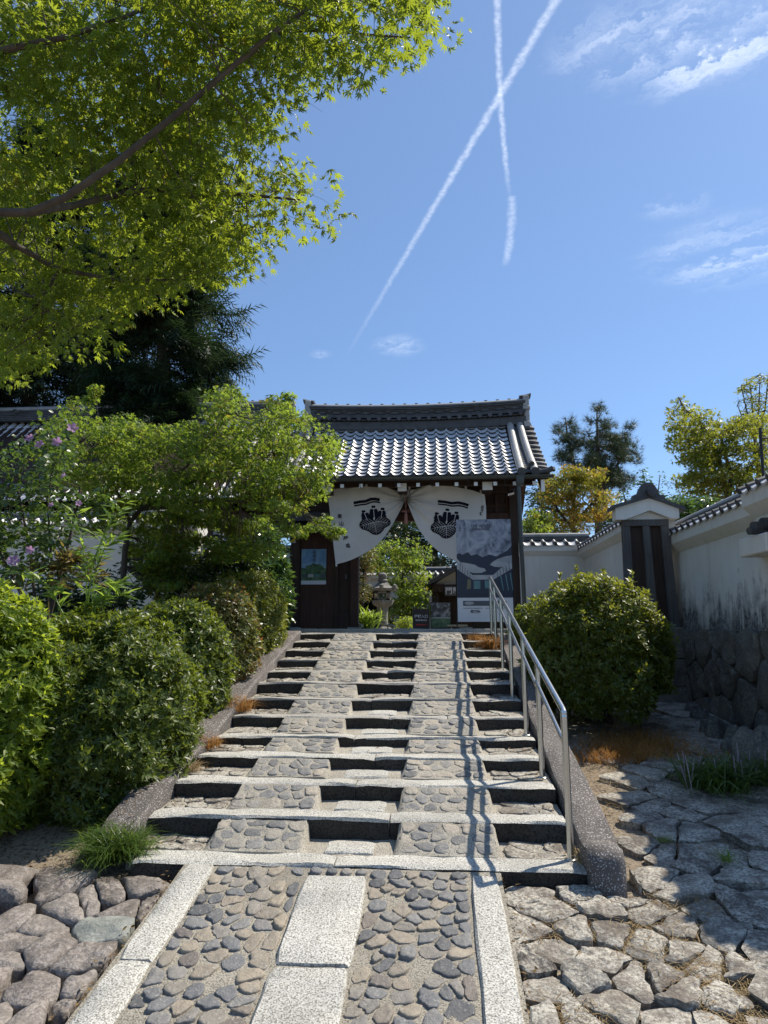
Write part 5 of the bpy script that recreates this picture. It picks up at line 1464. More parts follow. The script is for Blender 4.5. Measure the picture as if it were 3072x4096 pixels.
for r in range(13):
    y, z = hall_yz(r / 13)
    link('verge_tile', vme, hall, Matrix.Translation((HX1 - 0.05, y + 0.05, z + 0.08)) @ Matrix.Rotation(0.6, 4, 'X') @ Matrix.Scale(1.3, 4))
MB().box(HX0 + 0.5, HX1 - 0.6, 14.2, 18.0, 1.3, 3.95).build('hall_wall', M_wood, hall)
for k in range(10): MB().box(HX1 - 0.8 - k * 0.9, HX1 - 0.68 - k * 0.9, 14.1, 14.2, 1.3, 3.9).build('hall_post', M_wood, hall)

# ------------------------------------------------------------------ garden beyond the gate: lantern, wall, inner gate
lc = at(1531, 2400, 16.5); lx_, ly_ = lc.x, 16.5
ln = thing('stone_lantern', (lx_, ly_, 1.38), 'grey stone lantern standing in the garden beyond the gate', 'lantern')
M_lantern = granite_mat('lantern stone', (0.22, 0.215, 0.20), (0.31, 0.30, 0.275), (0.08, 0.08, 0.07), 50, 0.6, 0.9)
def lz(py): return at(1531, py, 16.5).z
L6 = (lx_, ly_, 0.0)
MB().lathe(L6, [(0.24, 1.36), (0.24, 1.43), (0.17, 1.48)], 6).build('base', M_lantern, ln)
MB().lathe(L6, [(0.135, 1.46), (0.125, lz(2480)), (0.125, lz(2450)), (0.145, lz(2428))], 12).build('shaft', M_lantern, ln, True)
MB().lathe(L6, [(0.15, lz(2430)), (0.26, lz(2418)), (0.285, lz(2410)), (0.285, lz(2402))], 6).build('platform', M_lantern, ln)
fb = MB(); z0, z1 = lz(2402), lz(2366)
for sx in (-1, 1):
    for sy in (-1, 1): fb.bbox(lx_ + sx * 0.14 - 0.05, lx_ + sx * 0.14 + 0.05, ly_ + sy * 0.14 - 0.05, ly_ + sy * 0.14 + 0.05, z0, z1, 0.008)
fb.bbox(lx_ - 0.19, lx_ + 0.19, ly_ - 0.19, ly_ + 0.19, z0, z0 + 0.05, 0.008); fb.bbox(lx_ - 0.19, lx_ + 0.19, ly_ - 0.19, ly_ + 0.19, z1 - 0.05, z1, 0.008)
fb.build('light_box', M_lantern, ln)
MB().lathe(L6, [(0.20, z1), (0.345, z1 + 0.02), (0.36, z1 + 0.07), (0.22, lz(2345)), (0.12, lz(2330))], 6).build('roof', M_lantern, ln)
for k in range(6):
    a = 2 * math.pi * (k + 0.5) / 6; MB().lathe((lx_ + 0.35 * math.cos(a), ly_ + 0.35 * math.sin(a), 0), [(0.03, z1 + 0.03), (0.06, z1 + 0.07), (0.05, z1 + 0.14), (0.01, z1 + 0.16)], 8).build('roof_scroll', M_lantern, ln, True)
MB().lathe(L6, [(0.10, lz(2330)), (0.13, lz(2322)), (0.09, lz(2316)), (0.115, lz(2308)), (0.105, lz(2298)), (0.05, lz(2290))], 12).build('jewel', M_lantern, ln, True)
coped_wall('garden_wall', 'white wall with tile coping at the back of the inner garden behind the lantern', (-3.5, 22.0), (2.5, 22.0), 1.3, 3.15, 0.3, group=None)
ig = thing('inner_gate', (1.3, 19.0, 1.4), 'inner temple gate with gabled tile roof and name board, half hidden by the tall poster', 'gate')
def ip(px, py): 
    v = at(px, py, 19.0); return (v.x, v.z)
lft, pk = ip(1712, 2330), ip(1905, 2215)
rgt = (2 * pk[0] - lft[0], lft[1])
ev = MB(); crv = []
for k in range(9):
    t = k / 8; crv.append((lft[0] + (pk[0] - lft[0]) * t, lft[1] + (pk[1] - lft[1]) * (0.75 * t + 0.25 * t * t)))
full = crv + [(2 * pk[0] - x, z) for x, z in crv[-2::-1]]
ev.loft([[(x, y, z) for x, z in full] + [(x, y, z - 0.11) for x, z in full[::-1]] for y in (21.5, 18.4)]); ev.build('roof', M_tile_dark, ig)
MB().bbox(pk[0] - 0.12, pk[0] + 0.12, 18.3, 21.5, pk[1] - 0.02, pk[1] + 0.3, 0.02).build('ridge', M_tile_dark, ig)
for k in range(9):
    t = k / 9; i = t * 8; a = crv[int(i)]; MB().tube([(a[0] + 0.02, 18.33, a[1] + 0.06), (a[0] + 0.02, 19.2, a[1] + 0.06)], 0.05, 10).build('verge_tile', M_tile_dark, ig, True)
MB().loft([[(lft[0] + 0.2, y, lft[1] - 0.05), (pk[0], y, pk[1] - 0.12), (rgt[0] - 0.2, y, rgt[1] - 0.05)] for y in (18.8, 18.75)]).build('gable_plaster', plain('cream plaster', (0.42, 0.38, 0.29), 0.8), ig)
MB().bbox(lft[0] + 0.1, rgt[0] - 0.1, 18.6, 18.9, lft[1] - 0.3, lft[1] - 0.08, 0.01).build('beam', M_wood, ig)
for x in (lft[0] + 0.2, pk[0] + 0.5): MB().bbox(x - 0.09, x + 0.09, 18.7, 18.88, 1.38, lft[1] - 0.1, 0.01).build('post', M_wood, ig)
MB().box(lft[0] + 0.1, rgt[0] - 0.1, 19.4, 19.45, 1.38, lft[1] - 0.1).build('wall_board', M_wood, ig)
n0, n1 = ip(1778, 2388), ip(1862, 2350)
MB().bbox(n0[0], n1[0], 18.5, 18.56, n0[1], n1[1], 0.008).build('name_board', plain('grey board', (0.11, 0.10, 0.09), 0.7), ig)
flat_text('門露甘', ((n0[0] + n1[0]) / 2 + 0.02, 18.5, (n0[1] + n1[1]) / 2), UX, UZ, 0.2, M_signwhite, ig)
# ------------------------------------------------------------------ leaf shapes
def maple_tpl(n=7):
    ang = {7: (0, 36, -36, 74, -74, 118, -118), 5: (0, 42, -42, 88, -88)}[n]; ln = {7: (1, 0.92, 0.92, 0.74, 0.74, 0.42, 0.42), 5: (1, 0.9, 0.9, 0.62, 0.62)}[n]
    V = [(0, 0, 0)]; T = []
    for a, l in zip(ang, ln):
        a = R(a); c, s = math.cos(a), math.sin(a); b = len(V); w = 0.115 if n == 7 else 0.15
        for r, o, z in ((0.42 * l, w, 0.03), (l, 0, -0.28 * l), (0.42 * l, -w, 0.03)):
            V.append((r * s + o * c, r * c - o * s, z - 0.06 * r))
        T += [(0, b, b + 1), (0, b + 1, b + 2)]
    return V, T
MP7, MP5 = maple_tpl(7), maple_tpl(5)
MP3 = ([(0, 0, 0), (-0.2, 0.45, 0), (0, 1, -0.1), (0.2, 0.45, 0), (-0.8, 0.55, -0.1), (0.8, 0.55, -0.1), (-0.3, 0.2, 0), (0.3, 0.2, 0)], [(0, 1, 2), (0, 2, 3), (0, 6, 4), (0, 4, 1), (0, 5, 7), (0, 3, 5)])
LANCE = ([(0, 0, 0), (-0.17, 0.45, 0.05), (0, 0.5, 0), (0.17, 0.45, 0.05), (0, 1, -0.06)], [(0, 2, 1), (1, 2, 4), (0, 3, 2), (3, 4, 2)])
LANCE2 = ([(0, 0, 0), (-0.19, 0.5, 0.03), (0.19, 0.5, 0.03), (0, 1, -0.04)], [(0, 2, 1), (1, 2, 3)])
BLADE = ([(-0.012, 0, 0), (0.012, 0, 0), (-0.010, 0.4, 0.10), (0.010, 0.4, 0.10), (-0.007, 0.75, 0.02), (0.007, 0.75, 0.02), (0, 1.0, -0.16)], [(0, 1, 2), (1, 3, 2), (2, 3, 4), (3, 5, 4), (4, 5, 6)])
OVAL = ([(0, 0, 0), (-0.27, 0.28, 0.04), (-0.3, 0.55, 0.05), (0, 1, -0.1), (0.3, 0.55, 0.05), (0.27, 0.28, 0.04), (0, 0.5, 0)], [(0, 6, 1), (1, 6, 2), (2, 6, 3), (3, 6, 4), (4, 6, 5), (5, 6, 0)])
def spray_tpl():
    V, T = [], []
    for k in range(9):
        y = 0.1 + 0.1 * k; l = 0.36 * (1 - abs(k - 3) / 9); sg = 1 if k % 2 else -1; b = len(V)
        V += [(0, y - 0.03, 0), (0, y + 0.05, 0), (sg * l, y + 0.26, -0.06 - 0.05 * (k % 3))]; T.append((b, b + 1, b + 2))
    b = len(V); V += [(-0.03, 0, 0), (0.03, 0, 0), (0, 1.1, -0.16)]; T.append((b, b + 1, b + 2))
    return V, T
SPRAY = spray_tpl()
def tuft_tpl(n=16):
    V, T = [], []
    for k in range(n):
        a = 2 * math.pi * k / n * 2.4; e = 0.15 + 1.1 * ((k * 7) % n) / n
        d = (math.cos(a) * math.cos(e), math.sin(e), math.sin(a) * math.cos(e)); p = (-math.sin(a) * 0.02, 0, math.cos(a) * 0.02); b = len(V)
        V += [(p[0], 0, p[2]), (-p[0], 0, -p[2]), d]; T.append((b, b + 1, b + 2))
    return V, T
TUFT = tuft_tpl()
TIP = np.array([0.0, 0.0, 1.0])
def leaves_in(clumps, per, size, tpl, droop=0.55, flat=0.5, sv=0.25, layer=0.0, edge=0.45):
    """leaves spread through flattened clumps; each clump = (centre, radius xy, radius z)"""
    Ps, Ds = [], []
    for c, rx, rz in clumps:
        n = per if not callable(per) else per(rx)
        u = rdir(n); r = rng.random((n, 1)) ** edge
        off = u * r * np.array([rx, rx, rz])
        if layer: off[:, 2] = np.round(off[:, 2] / layer) * layer + rng.normal(0, layer * 0.16, n)
        Ps.append(np.array(c) + off)
        d = off * np.array([1, 1, 0.3]); d = nrm(d) + rng.normal(0, 0.55, (n, 3)); d[:, 2] = -droop + rng.normal(0, 0.35, n)
        Ds.append(d)
    P = np.concatenate(Ps); D = nrm(np.concatenate(Ds)); n = len(P)
    N = nrm(np.array([0, 0, 1.0]) * flat + rng.normal(0, 0.55, (n, 3)))
    S = size * (1 + sv * rng.normal(0, 1, n)).clip(0.5, 1.6)
    return (P, D, N, S), scatter(P, D, N, S, *tpl)
def in_poly(x, y, poly):
    c = False; j = len(poly) - 1
    for i in range(len(poly)):
        xi, yi = poly[i]; xj, yj = poly[j]
        if (yi > y) != (yj > y) and x < (xj - xi) * (y - yi) / (yj - yi) + xi: c = not c
        j = i
    return c
def fill_clumps(poly, n, depth, rx, rz, mind=0.0):
    """clump centres of a crown: outline surveyed in the picture, each clump at its own distance"""
    xs = [p[0] for p in poly]; ys = [p[1] for p in poly]; out = []; tries = 0
    while len(out) < n and tries < n * 60:
        tries += 1
        x, y = random.uniform(min(xs), max(xs)), random.uniform(min(ys), max(ys))
        if not in_poly(x, y, poly): continue
        Y = depth(x, y); c = at(x, y, Y)
        if mind and any((c - o[0]).length < mind for o in out): continue
        k = random.uniform(0.7, 1.25)
        out.append((c, rx * k, rz * k))
    return out
def limbs(mb, nodes, clumps, r0, n=5, sag=0.12, keep=1.0):
    """fine branches from the nearest limb point to every clump"""
    for c, rx, rz in clumps:
        if random.random() > keep: continue
        c = Vector(c); q = min(nodes, key=lambda p: (Vector(p) - c).length); q = Vector(q)
        m = q.lerp(c, 0.55) + Vector((random.uniform(-0.1, 0.1), random.uniform(-0.1, 0.1), -sag * (c - q).length * 0.5))
        mb.tube([q, m, c], [r0, r0 * 0.6, r0 * 0.25], n, False)
        for _ in range(2):
            e = c + Vector((random.uniform(-1, 1) * rx, random.uniform(-1, 1) * rx, random.uniform(-0.7, 0.7) * rz))
            mb.tube([m.lerp(c, 0.5), c.lerp(e, 0.5), e], [r0 * 0.35, r0 * 0.28, r0 * 0.15], 4, False)
def densify(pts, k=6):
    out = []
    for a, b in zip(pts[:-1], pts[1:]):
        for i in range(k): out.append(Vector(a).lerp(Vector(b), i / k))
    return out + [Vector(pts[-1])]
def rosettes(P, N, size, k=6, el=0.5, tpl=LANCE2, sv=0.32):
    n = len(P); N = nrm(N); ref = np.where(np.abs(N[:, 2:3]) < 0.9, np.array([[0, 0, 1.0]]), np.array([[1.0, 0, 0]]))
    T1 = nrm(np.cross(N, ref)); T2 = np.cross(N, T1); parts = []; ph = rng.random((n, 1)) * 6.28
    for q in range(k):
        a = ph + 2 * math.pi * q / k + rng.normal(0, 0.3, (n, 1)); e = el + rng.normal(0, 0.3, (n, 1))
        D = np.cos(e) * (np.cos(a) * T1 + np.sin(a) * T2) + np.sin(e) * N
        S = size * (1 + sv * rng.normal(0, 1, n)).clip(0.5, 1.6)
        parts.append(scatter(P, D, N + rng.normal(0, 0.25, (n, 3)), S, *tpl))
    return merge(parts)
def dome(c, rad, n, power=2.6, lump=0.12, lo=-0.75, seed=0.0):
    """points and outward directions over a clipped, lumpy dome"""
    u = rdir(int(n * 1.5)); u = u[u[:, 2] > lo][:n]
    k = (np.abs(u) ** power).sum(1, keepdims=True) ** (-1.0 / power)
    b = np.array([noise.noise(Vector((x * 2.6 + seed, y * 2.6, z * 2.6))) + 0.5 * noise.noise(Vector((x * 6 + seed, y * 6, z * 6))) for x, y, z in u])[:, None]
    p = u * k * (1 + lump * b)
    P = np.array(c) + p * np.array(rad); Nn = nrm(u / np.array(rad))
    return P, Nn
def bush(name, label, c, rad, n, mat, size, group=None, k=6, power=2.6, lump=0.12, up=0.5, sprigs=0, tpl=LANCE2, lo=-0.75, cat='bush', inner=0.35):
    zb = c[2] + rad[2] * lo
    t = thing(name, (c[0], c[1], zb), label, cat, group)
    sd = random.uniform(0, 99)
    P, Nn = dome(c, rad, n, power, lump, lo, sd)
    P = P + Nn * rng.normal(0, 0.025, (len(P), 1)); ax = nrm(Nn + np.array([0, 0, up]) + rng.normal(0, 0.3, Nn.shape))
    parts = [rosettes(P, ax, size, k, 0.5, tpl)]
    for sc, f in ((0.9, inner), (0.78, inner * 0.6)):
        P2, N2 = dome(c, tuple(np.array(rad) * sc), int(n * f), power, lump, lo, sd)
        parts.append(rosettes(P2 + rng.normal(0, 0.03, P2.shape), nrm(N2 + rng.normal(0, 0.6, N2.shape)), size * 1.15, k, 0.3, LANCE2))
    st = MB()
    if sprigs:
        for _ in range(sprigs):
            i = random.randrange(len(P)); 
            if Nn[i][2] < 0.3: continue
            b = Vector(P[i]); d = Vector((random.uniform(-0.25, 0.25), random.uniform(-0.25, 0.25), 1)); l = random.uniform(0.08, 0.24)
            st.tube([b - d * 0.1, b + d * l], [0.004, 0.002], 4, False)
            q = np.array([tuple(b + d * l * s) for s in (0.35, 0.6, 0.85, 1.0)])
            parts.append(rosettes(q, np.tile(np.array(d), (4, 1)), size * 0.95, 5, 0.75, tpl))
    V, T = merge(parts)
    o = soup('foliage', V, T, mat, t); o['kind'] = 'stuff'
    base = Vector((c[0], c[1], zb))
    for _ in range(26):
        a = random.uniform(0, 6.28); r = random.uniform(0.3, 0.85); top = Vector((c[0] + rad[0] * r * math.cos(a), c[1] + rad[1] * r * math.sin(a), c[2] + rad[2] * random.uniform(-0.3, 0.6)))
        s = base + Vector((random.uniform(-0.15, 0.15), random.uniform(-0.15, 0.15), -0.15))
        st.tube([s, s.lerp(top, 0.5) + Vector((0, 0, -0.05)), top], [0.014, 0.009, 0.004], 4, False)
    st.build('stem', M_bark_dark, t)
    return t

# ------------------------------------------------------------------ hedges along the left of the stairs and the round bush on the right
HG = 'clipped azalea hedges left of the stairs'
bush('azalea_hedge', 'bright green azalea hedge nearest the boulders, cut by the picture edge', (-3.25, 4.70, 0.74), (0.60, 0.56, 0.88), 5400, L_azalea_bright, 0.055, HG, 7, 2.2, 0.16, 0.7, 26, LANCE, -0.75, 'bush', 0.25)
bush('azalea_hedge', 'large rounded dark green azalea hedge spilling over the kerb foot by the mondo grass', (-2.68, 5.50, 0.60), (0.67, 0.80, 0.84), 8200, L_azalea, 0.046, HG, 7, 2.3, 0.2, 0.6, 26, LANCE, -0.75, 'bush', 0.25)
bush('azalea_hedge', 'smaller dark green azalea hedge behind the large rounded one', (-2.57, 6.72, 0.95), (0.50, 0.50, 0.66), 4000, L_azalea, 0.047, HG, 6, 2.2, 0.15, 0.6, 14, LANCE2, -0.75, 'bush', 0.25)
bush('azalea_hedge', 'thin azalea hedge with reddening leaves and bare brown stems', (-2.52, 7.75, 1.16), (0.46, 0.52, 0.72), 2600, L_azalea_red, 0.048, HG, 5, 2.3, 0.2, 0.5, 14, LANCE2, -0.75, 'bush', 0.15)
bush('azalea_hedge', 'yellow green azalea hedge at the top of the left kerb', (-2.52, 8.95, 1.48), (0.47, 0.60, 0.62), 5200, leaf_mat('yellow azalea leaf', [(0.07, 0.11, 0.016), (0.11, 0.145, 0.02), (0.16, 0.17, 0.03)], (0.42, 0.46, 0.05), 0.38, 0.38, 0.5), 0.038, HG, 6, 2.8, 0.10, 0.5, 6)
bush('glossy_shrub', 'glossy leaved shrub against the left end of the gate', (-2.62, 10.35, 1.92), (0.36, 0.4, 0.62), 900, L_glossy, 0.10, None, 6, 2.2, 0.22, 0.7, 4, LANCE, -0.9, 'shrub')
bush('azalea_bush', 'large round azalea bush right of the handrail below the white walls', (1.80, 7.95, 1.10), (0.74, 0.72, 0.78), 7000, leaf_mat('round azalea leaf', [(0.045, 0.075, 0.012), (0.08, 0.115, 0.016), (0.125, 0.155, 0.022)], (0.46, 0.50, 0.04), 0.36, 0.42, 0.5), 0.048, None, 6, 2.15, 0.2, 0.8, 90, LANCE2, -0.75, 'bush', 0.22)
bush('low_shrub', 'small bright shrub at the head of the handrail', (1.25, 9.6, 1.35), (0.2, 0.25, 0.35), 500, L_azalea, 0.045, None, 6, 2.3, 0.15, 0.6, 6, LANCE2, -0.9, 'shrub')
# feathery dark shrubs between the maple and the gate
def feather(name, label, c, rad, n, mat, size, cat='shrub', droop=0.4, tpl=LANCE2):
    t = thing(name, (c[0], c[1], c[2] - rad[2]), label, cat)
    cl = [(np.array(c) + rdir(1)[0] * np.array(rad) * random.random() ** 0.5 * 0.85, 0.17, 0.12) for _ in range(n)]
    _, (V, T) = leaves_in(cl, 85, size, tpl, droop, 0.6)
    o = soup('foliage', V, T, mat, t); o['kind'] = 'stuff'
    st = MB(); nodes = [Vector((c[0] + random.uniform(-0.3, 0.3) * rad[0], c[1], c[2] - rad[2] * k)) for k in (0.9, 0.6, 0.3, 0.0)]
    st.tube([(c[0], c[1], ground_z(c[0], c[1]) - 0.05)] + nodes, [0.03] * 2 + [0.02] * 2 + [0.01], 6); limbs(st, nodes, cl, 0.01)
    st.build('stem', M_bark_dark, t)
p = at(930, 2230, 9.6); feather('nandina_shrub', 'dark feathery shrub in the shade between the small maple and the gate', p, (0.62, 0.45, 0.62), 46, L_dark, 0.075, droop=0.5)
p = at(720, 2330, 8.9); feather('nandina_shrub', 'low dark shrub beside the small maple trunk', p, (0.6, 0.4, 0.42), 30, L_dark, 0.06, droop=0.5)
p = at(1000, 2330, 9.9); feather('leafy_shrub', 'mid green shrub above the yellow green hedge', p, (0.5, 0.3, 0.4), 24, L_glossy, 0.06, droop=0.3)

p = at(640, 2230, 9.4); feather('nandina_shrub', 'dark shrub under the small maple canopy by the sunlit wall', p, (0.55, 0.4, 0.55), 34, L_dark, 0.065, droop=0.5)
p = at(330, 2420, 7.4); feather('leafy_shrub', 'shaded leafy shrub behind the bright bamboo', p, (0.9, 0.4, 0.4), 46, L_dark, 0.07, droop=0.3)
p = at(1490, 2440, 20.0); feather('added_dark_hedge', 'dark hedge added in place of the shade behind the stone lantern', p, (0.85, 0.4, 0.75), 90, L_dark, 0.11, droop=0.3)  # added hedge, makes the gap behind the lantern as dark as shade
p = at(1080, 2140, 10.6); feather('leafy_shrub', 'mid green shrub rising beside the pent roof', p, (0.35, 0.3, 0.45), 22, L_glossy, 0.06, droop=0.3)

# ------------------------------------------------------------------ big overhanging maple, top left
poly = [(-160, -160), (1560, -160), (1690, 40), (1735, 170), (1640, 230), (1590, 300), (1500, 260), (1380, 340), (1270, 300), (1150, 420), (1050, 520), (985, 640), (1120, 640), (1260, 740), (1370, 830), (1330, 890), (1160, 890), (1040, 990), (940, 1040), (860, 1090), (700, 1150), (620, 1190), (440, 1200), (450, 1270), (330, 1330), (370, 1400), (280, 1440), (120, 1470), (-160, 1620)]
bt = thing('maple_tree', (-4.2, 2.2, -0.2), 'big green Japanese maple overhanging from the left, leaves lit from behind', 'tree')
def dep(x, y): return 2.95 + 1.15 * max(y, 0) / 1400 + random.uniform(-0.25, 1.15)
cl = fill_clumps(poly, 430, dep, 0.25, 0.10, 0.08)
mainb = [(-4.2, 2.2, -0.3), (-4.0, 2.3, 1.2), (-3.7, 2.5, 2.3)]
tr = MB(); tr.tube(mainb, [0.15, 0.13, 0.11], 10)
B1 = [Vector(mainb[-1])] + [at(*q) for q in ((-120, 850, 3.1), (120, 850, 3.1), (260, 790, 3.05), (480, 640, 3.0), (750, 420, 3.0), (950, 250, 2.95), (1120, 110, 2.95), (1300, -10, 3.0), (1500, -120, 3.4))]
B2 = [Vector(mainb[-1])] + [at(*q) for q in ((-150, 240, 3.0), (60, 190, 2.85), (260, 150, 2.9), (520, 60, 3.0), (800, -80, 3.3))]
B3 = [B1[2]] + [at(*q) for q in ((300, 820, 3.5), (560, 760, 3.7), (760, 755, 3.8), (930, 775, 3.8), (1100, 790, 3.8), (1200, 800, 3.8))]
B4 = [B1[1]] + [at(*q) for q in ((60, 980, 3.6), (240, 1080, 3.8), (480, 1120, 3.9), (700, 1120, 4.0))]
B5 = [B1[6]] + [at(*q) for q in ((1130, 125, 3.4), (1300, 120, 3.4), (1480, 140, 3.4), (1640, 150, 3.4))]
B6 = [B4[2]] + [at(*q) for q in ((160, 1200, 3.9), (250, 1330, 4.0))]
nodes = []
for b, r0, r1 in ((B1, 0.026, 0.007), (B2, 0.024, 0.007), (B3, 0.022, 0.006), (B4, 0.026, 0.006), (B5, 0.014, 0.005), (B6, 0.014, 0.005)):
    n = len(b); tr.tube(b, [r0 + (r1 - r0) * i / (n - 1) for i in range(n)], 8); nodes += densify(b)
limbs(tr, nodes, cl, 0.0045, 5, keep=0.7)
tr.build('trunk', M_bark, bt, 'full')
(P, D, N, S), _ = leaves_in(cl, 46, 0.044, MP7, 0.62, 0.45, 0.28)
# the leaves that show largest hang as leaves of their own
dist = np.linalg.norm(P - CAM, axis=1); vv = P - CAM; zc = vv @ _fw; px_ = 1536 + FPX * (vv @ _rt) / zc; py_ = 2048 - FPX * (vv @ _up) / zc
inside = (px_ > 0) & (px_ < 3072) & (py_ > 0) & (zc > 0)
order = np.argsort(np.where(inside, dist / S, 1e9))[:300]
keep = np.ones(len(P), bool); keep[order] = False
V, T = scatter(P[keep], D[keep], N[keep], S[keep], *MP7)
o = soup('crown', V, T, L_maple, bt); o['kind'] = 'stuff'
lm = mesh_of('leaf', MP7[0], MP7[1], L_maple)
for i in order:
    d = Vector(D[i]); x = d.cross(Vector(N[i])).normalized(); z = x.cross(d)
    s = S[i]; M = Matrix(((x.x * s, d.x * s, z.x * s, P[i][0]), (x.y * s, d.y * s, z.y * s, P[i][1]), (x.z * s, d.z * s, z.z * s, P[i][2]), (0, 0, 0, 1)))
    link('leaf', lm, bt, M)

# ------------------------------------------------------------------ small garden maple on the left
poly = [(170, 1800), (250, 1680), (300, 1640), (400, 1700), (520, 1660), (680, 1720), (850, 1690), (880, 1580), (920, 1540), (950, 1620), (1000, 1690), (1070, 1650), (1120, 1590), (1170, 1650), (1280, 1710), (1345, 1780), (1320, 1850), (1310, 1920), (1290, 1975), (1200, 2010), (1200, 2070), (1110, 2060), (980, 2020), (850, 2040), (780, 2080), (640, 2040), (560, 2000), (430, 1980), (330, 1950), (230, 1900)]
st_ = thing('maple_tree', tuple(at(505, 2470, 8.6)), 'small spreading green maple in front of the left end of the gate', 'tree')
cl = fill_clumps(poly, 330, lambda x, y: 8.6 + random.uniform(-0.9, 1.0), 0.25, 0.11, 0.1)
cl += fill_clumps([(1200, 2060), (1330, 2080), (1360, 2130), (1290, 2180), (1190, 2150)], 9, lambda x, y: 9.3 + random.uniform(-0.2, 0.2), 0.14, 0.07)
cl += fill_clumps([(560, 2150), (700, 2120), (760, 2260), (700, 2360), (580, 2330), (540, 2250)], 20, lambda x, y: 8.4 + random.uniform(-0.3, 0.4), 0.17, 0.08)
cl += fill_clumps([(420, 2010), (640, 2050), (1150, 2060), (1170, 2120), (1080, 2200), (900, 2260), (760, 2380), (640, 2420), (560, 2330), (520, 2180)], 95, lambda x, y: 8.9 + random.uniform(-0.5, 0.7), 0.2, 0.1, 0.08)
cl += fill_clumps([(390, 1990), (470, 1980), (480, 2120), (360, 2120)], 10, lambda x, y: 8.2 + random.uniform(-0.2, 0.3), 0.17, 0.08)
for q in ((380, 1560, 0.1), (360, 1600, 0.12), (1095, 1600, 0.11), (920, 1560, 0.12), (1150, 1585, 0.1), (1320, 1745, 0.11), (1280, 1960, 0.1), (300, 1610, 0.12)): cl.append((at(q[0], q[1], 8.6), q[2], 0.09))
tr = MB()
A1 = [at(*q) for q in ((505, 2620, 8.6), (500, 2460, 8.6), (492, 2330, 8.6), (500, 2200, 8.6), (520, 2090, 8.6), (560, 2040, 8.6), (640, 1990, 8.6), (760, 1930, 8.7), (900, 1880, 8.8), (1050, 1830, 8.9), (1230, 1760, 9.0))]
A1[0].z = ground_z(A1[0].x, 8.6) - 0.1
A2 = [A1[5]] + [at(*q) for q in ((690, 2020, 8.5), (850, 2000, 8.4), (1000, 2010, 8.4), (1180, 2020, 8.5))]
A3 = [A1[4]] + [at(*q) for q in ((495, 2020, 8.5), (450, 1930, 8.4), (390, 1830, 8.3), (330, 1760, 8.3))]
A4 = [A1[5]] + [at(*q) for q in ((600, 1950, 8.9), (620, 1830, 9.1), (640, 1740, 9.2))]
A5 = [A1[6]] + [at(*q) for q in ((730, 1880, 8.3), (830, 1790, 8.2), (900, 1650, 8.2))]
nodes = []
for b, r0, r1 in ((A1, 0.05, 0.008), (A2, 0.026, 0.006), (A3, 0.022, 0.006), (A4, 0.02, 0.006), (A5, 0.018, 0.005)):
    n = len(b); tr.tube(b, [r0 + (r1 - r0) * i / (n - 1) for i in range(n)], 8); nodes += densify(b, 4)
limbs(tr, nodes[10:], cl, 0.007, 4)
tr.build('trunk', M_bark, st_, 'full')
_, (V, T) = leaves_in(cl, 64, 0.044, MP5, 0.45, 0.55, 0.25)
o = soup('crown', V, T, L_maple2, st_); o['kind'] = 'stuff'

# ------------------------------------------------------------------ cypress behind
def conifer(name, label, x, y, z0, z1, rad, nb, per, mat, tpl, size, droop=0.25, prof=None, cat='tree'):
    t = thing(name, (x, y, 1.3), label, cat); tr = MB(); tr.tube([(x, y, 1.0), (x, y, (z0 + z1) / 2), (x, y, z1)], [0.28, 0.18, 0.03], 8)
    Ps, Ds = [], []
    for _ in range(nb):
        h = random.random() ** 1.1; z = z0 + (z1 - z0) * h; a = random.uniform(0, 2 * math.pi)
        l = rad * (prof(h) if prof else (1 - h) ** 0.7 + 0.08) * random.uniform(0.75, 1.15)
        d = np.array([math.cos(a), math.sin(a), 0.0]); b = np.array([x, y, z])
        tr.tube([b, b + d * l * 0.5 + np.array([0, 0, 0.06 * l]), b + d * l * 0.95 - np.array([0, 0, droop * l * 0.5])], [0.04, 0.025, 0.008], 4, False)
        s = rng.random((per, 1)) ** 0.6
        p = b + d * l * s + np.array([0, 0, 1.0]) * (0.12 * l * s - droop * l * s * s) + rng.normal(0, 0.13, (per, 3)) * np.array([1, 1, 0.6]) * (1 + l * 0.35)
        dd = d + rng.normal(0, 0.5, (per, 3)); dd[:, 2] -= droop * 1.2 * s[:, 0]
        Ps.append(p); Ds.append(dd)
    P = np.concatenate(Ps); D = np.concatenate(Ds); n = len(P)
    V, T = scatter(P, D, nrm(np.array([0, 0, 1.0]) + rng.normal(0, 0.5, (n, 3))), size * rng.uniform(0.7, 1.3, n), *tpl)
    tr.build('trunk', M_bark_dark, t); o = soup('crown', V, T, mat, t); o['kind'] = 'stuff'
conifer('cypress_tree', 'tall dark cypress behind the left hall and the big maple', -7.3, 17.0, 3.6, 16.0, 2.55, 230, 80, L_cedar, SPRAY, 0.6, 0.3, lambda h: (1 - h) ** 0.45 * (0.86 + 0.2 * math.sin(h * 17)))
conifer('cypress_tree', 'second dark cypress further left behind the hibiscus', -12.0, 18.5, 2.2, 17.0, 3.8, 210, 70, L_cedar, SPRAY, 0.65, 0.3, lambda h: (1 - h) ** 0.45)
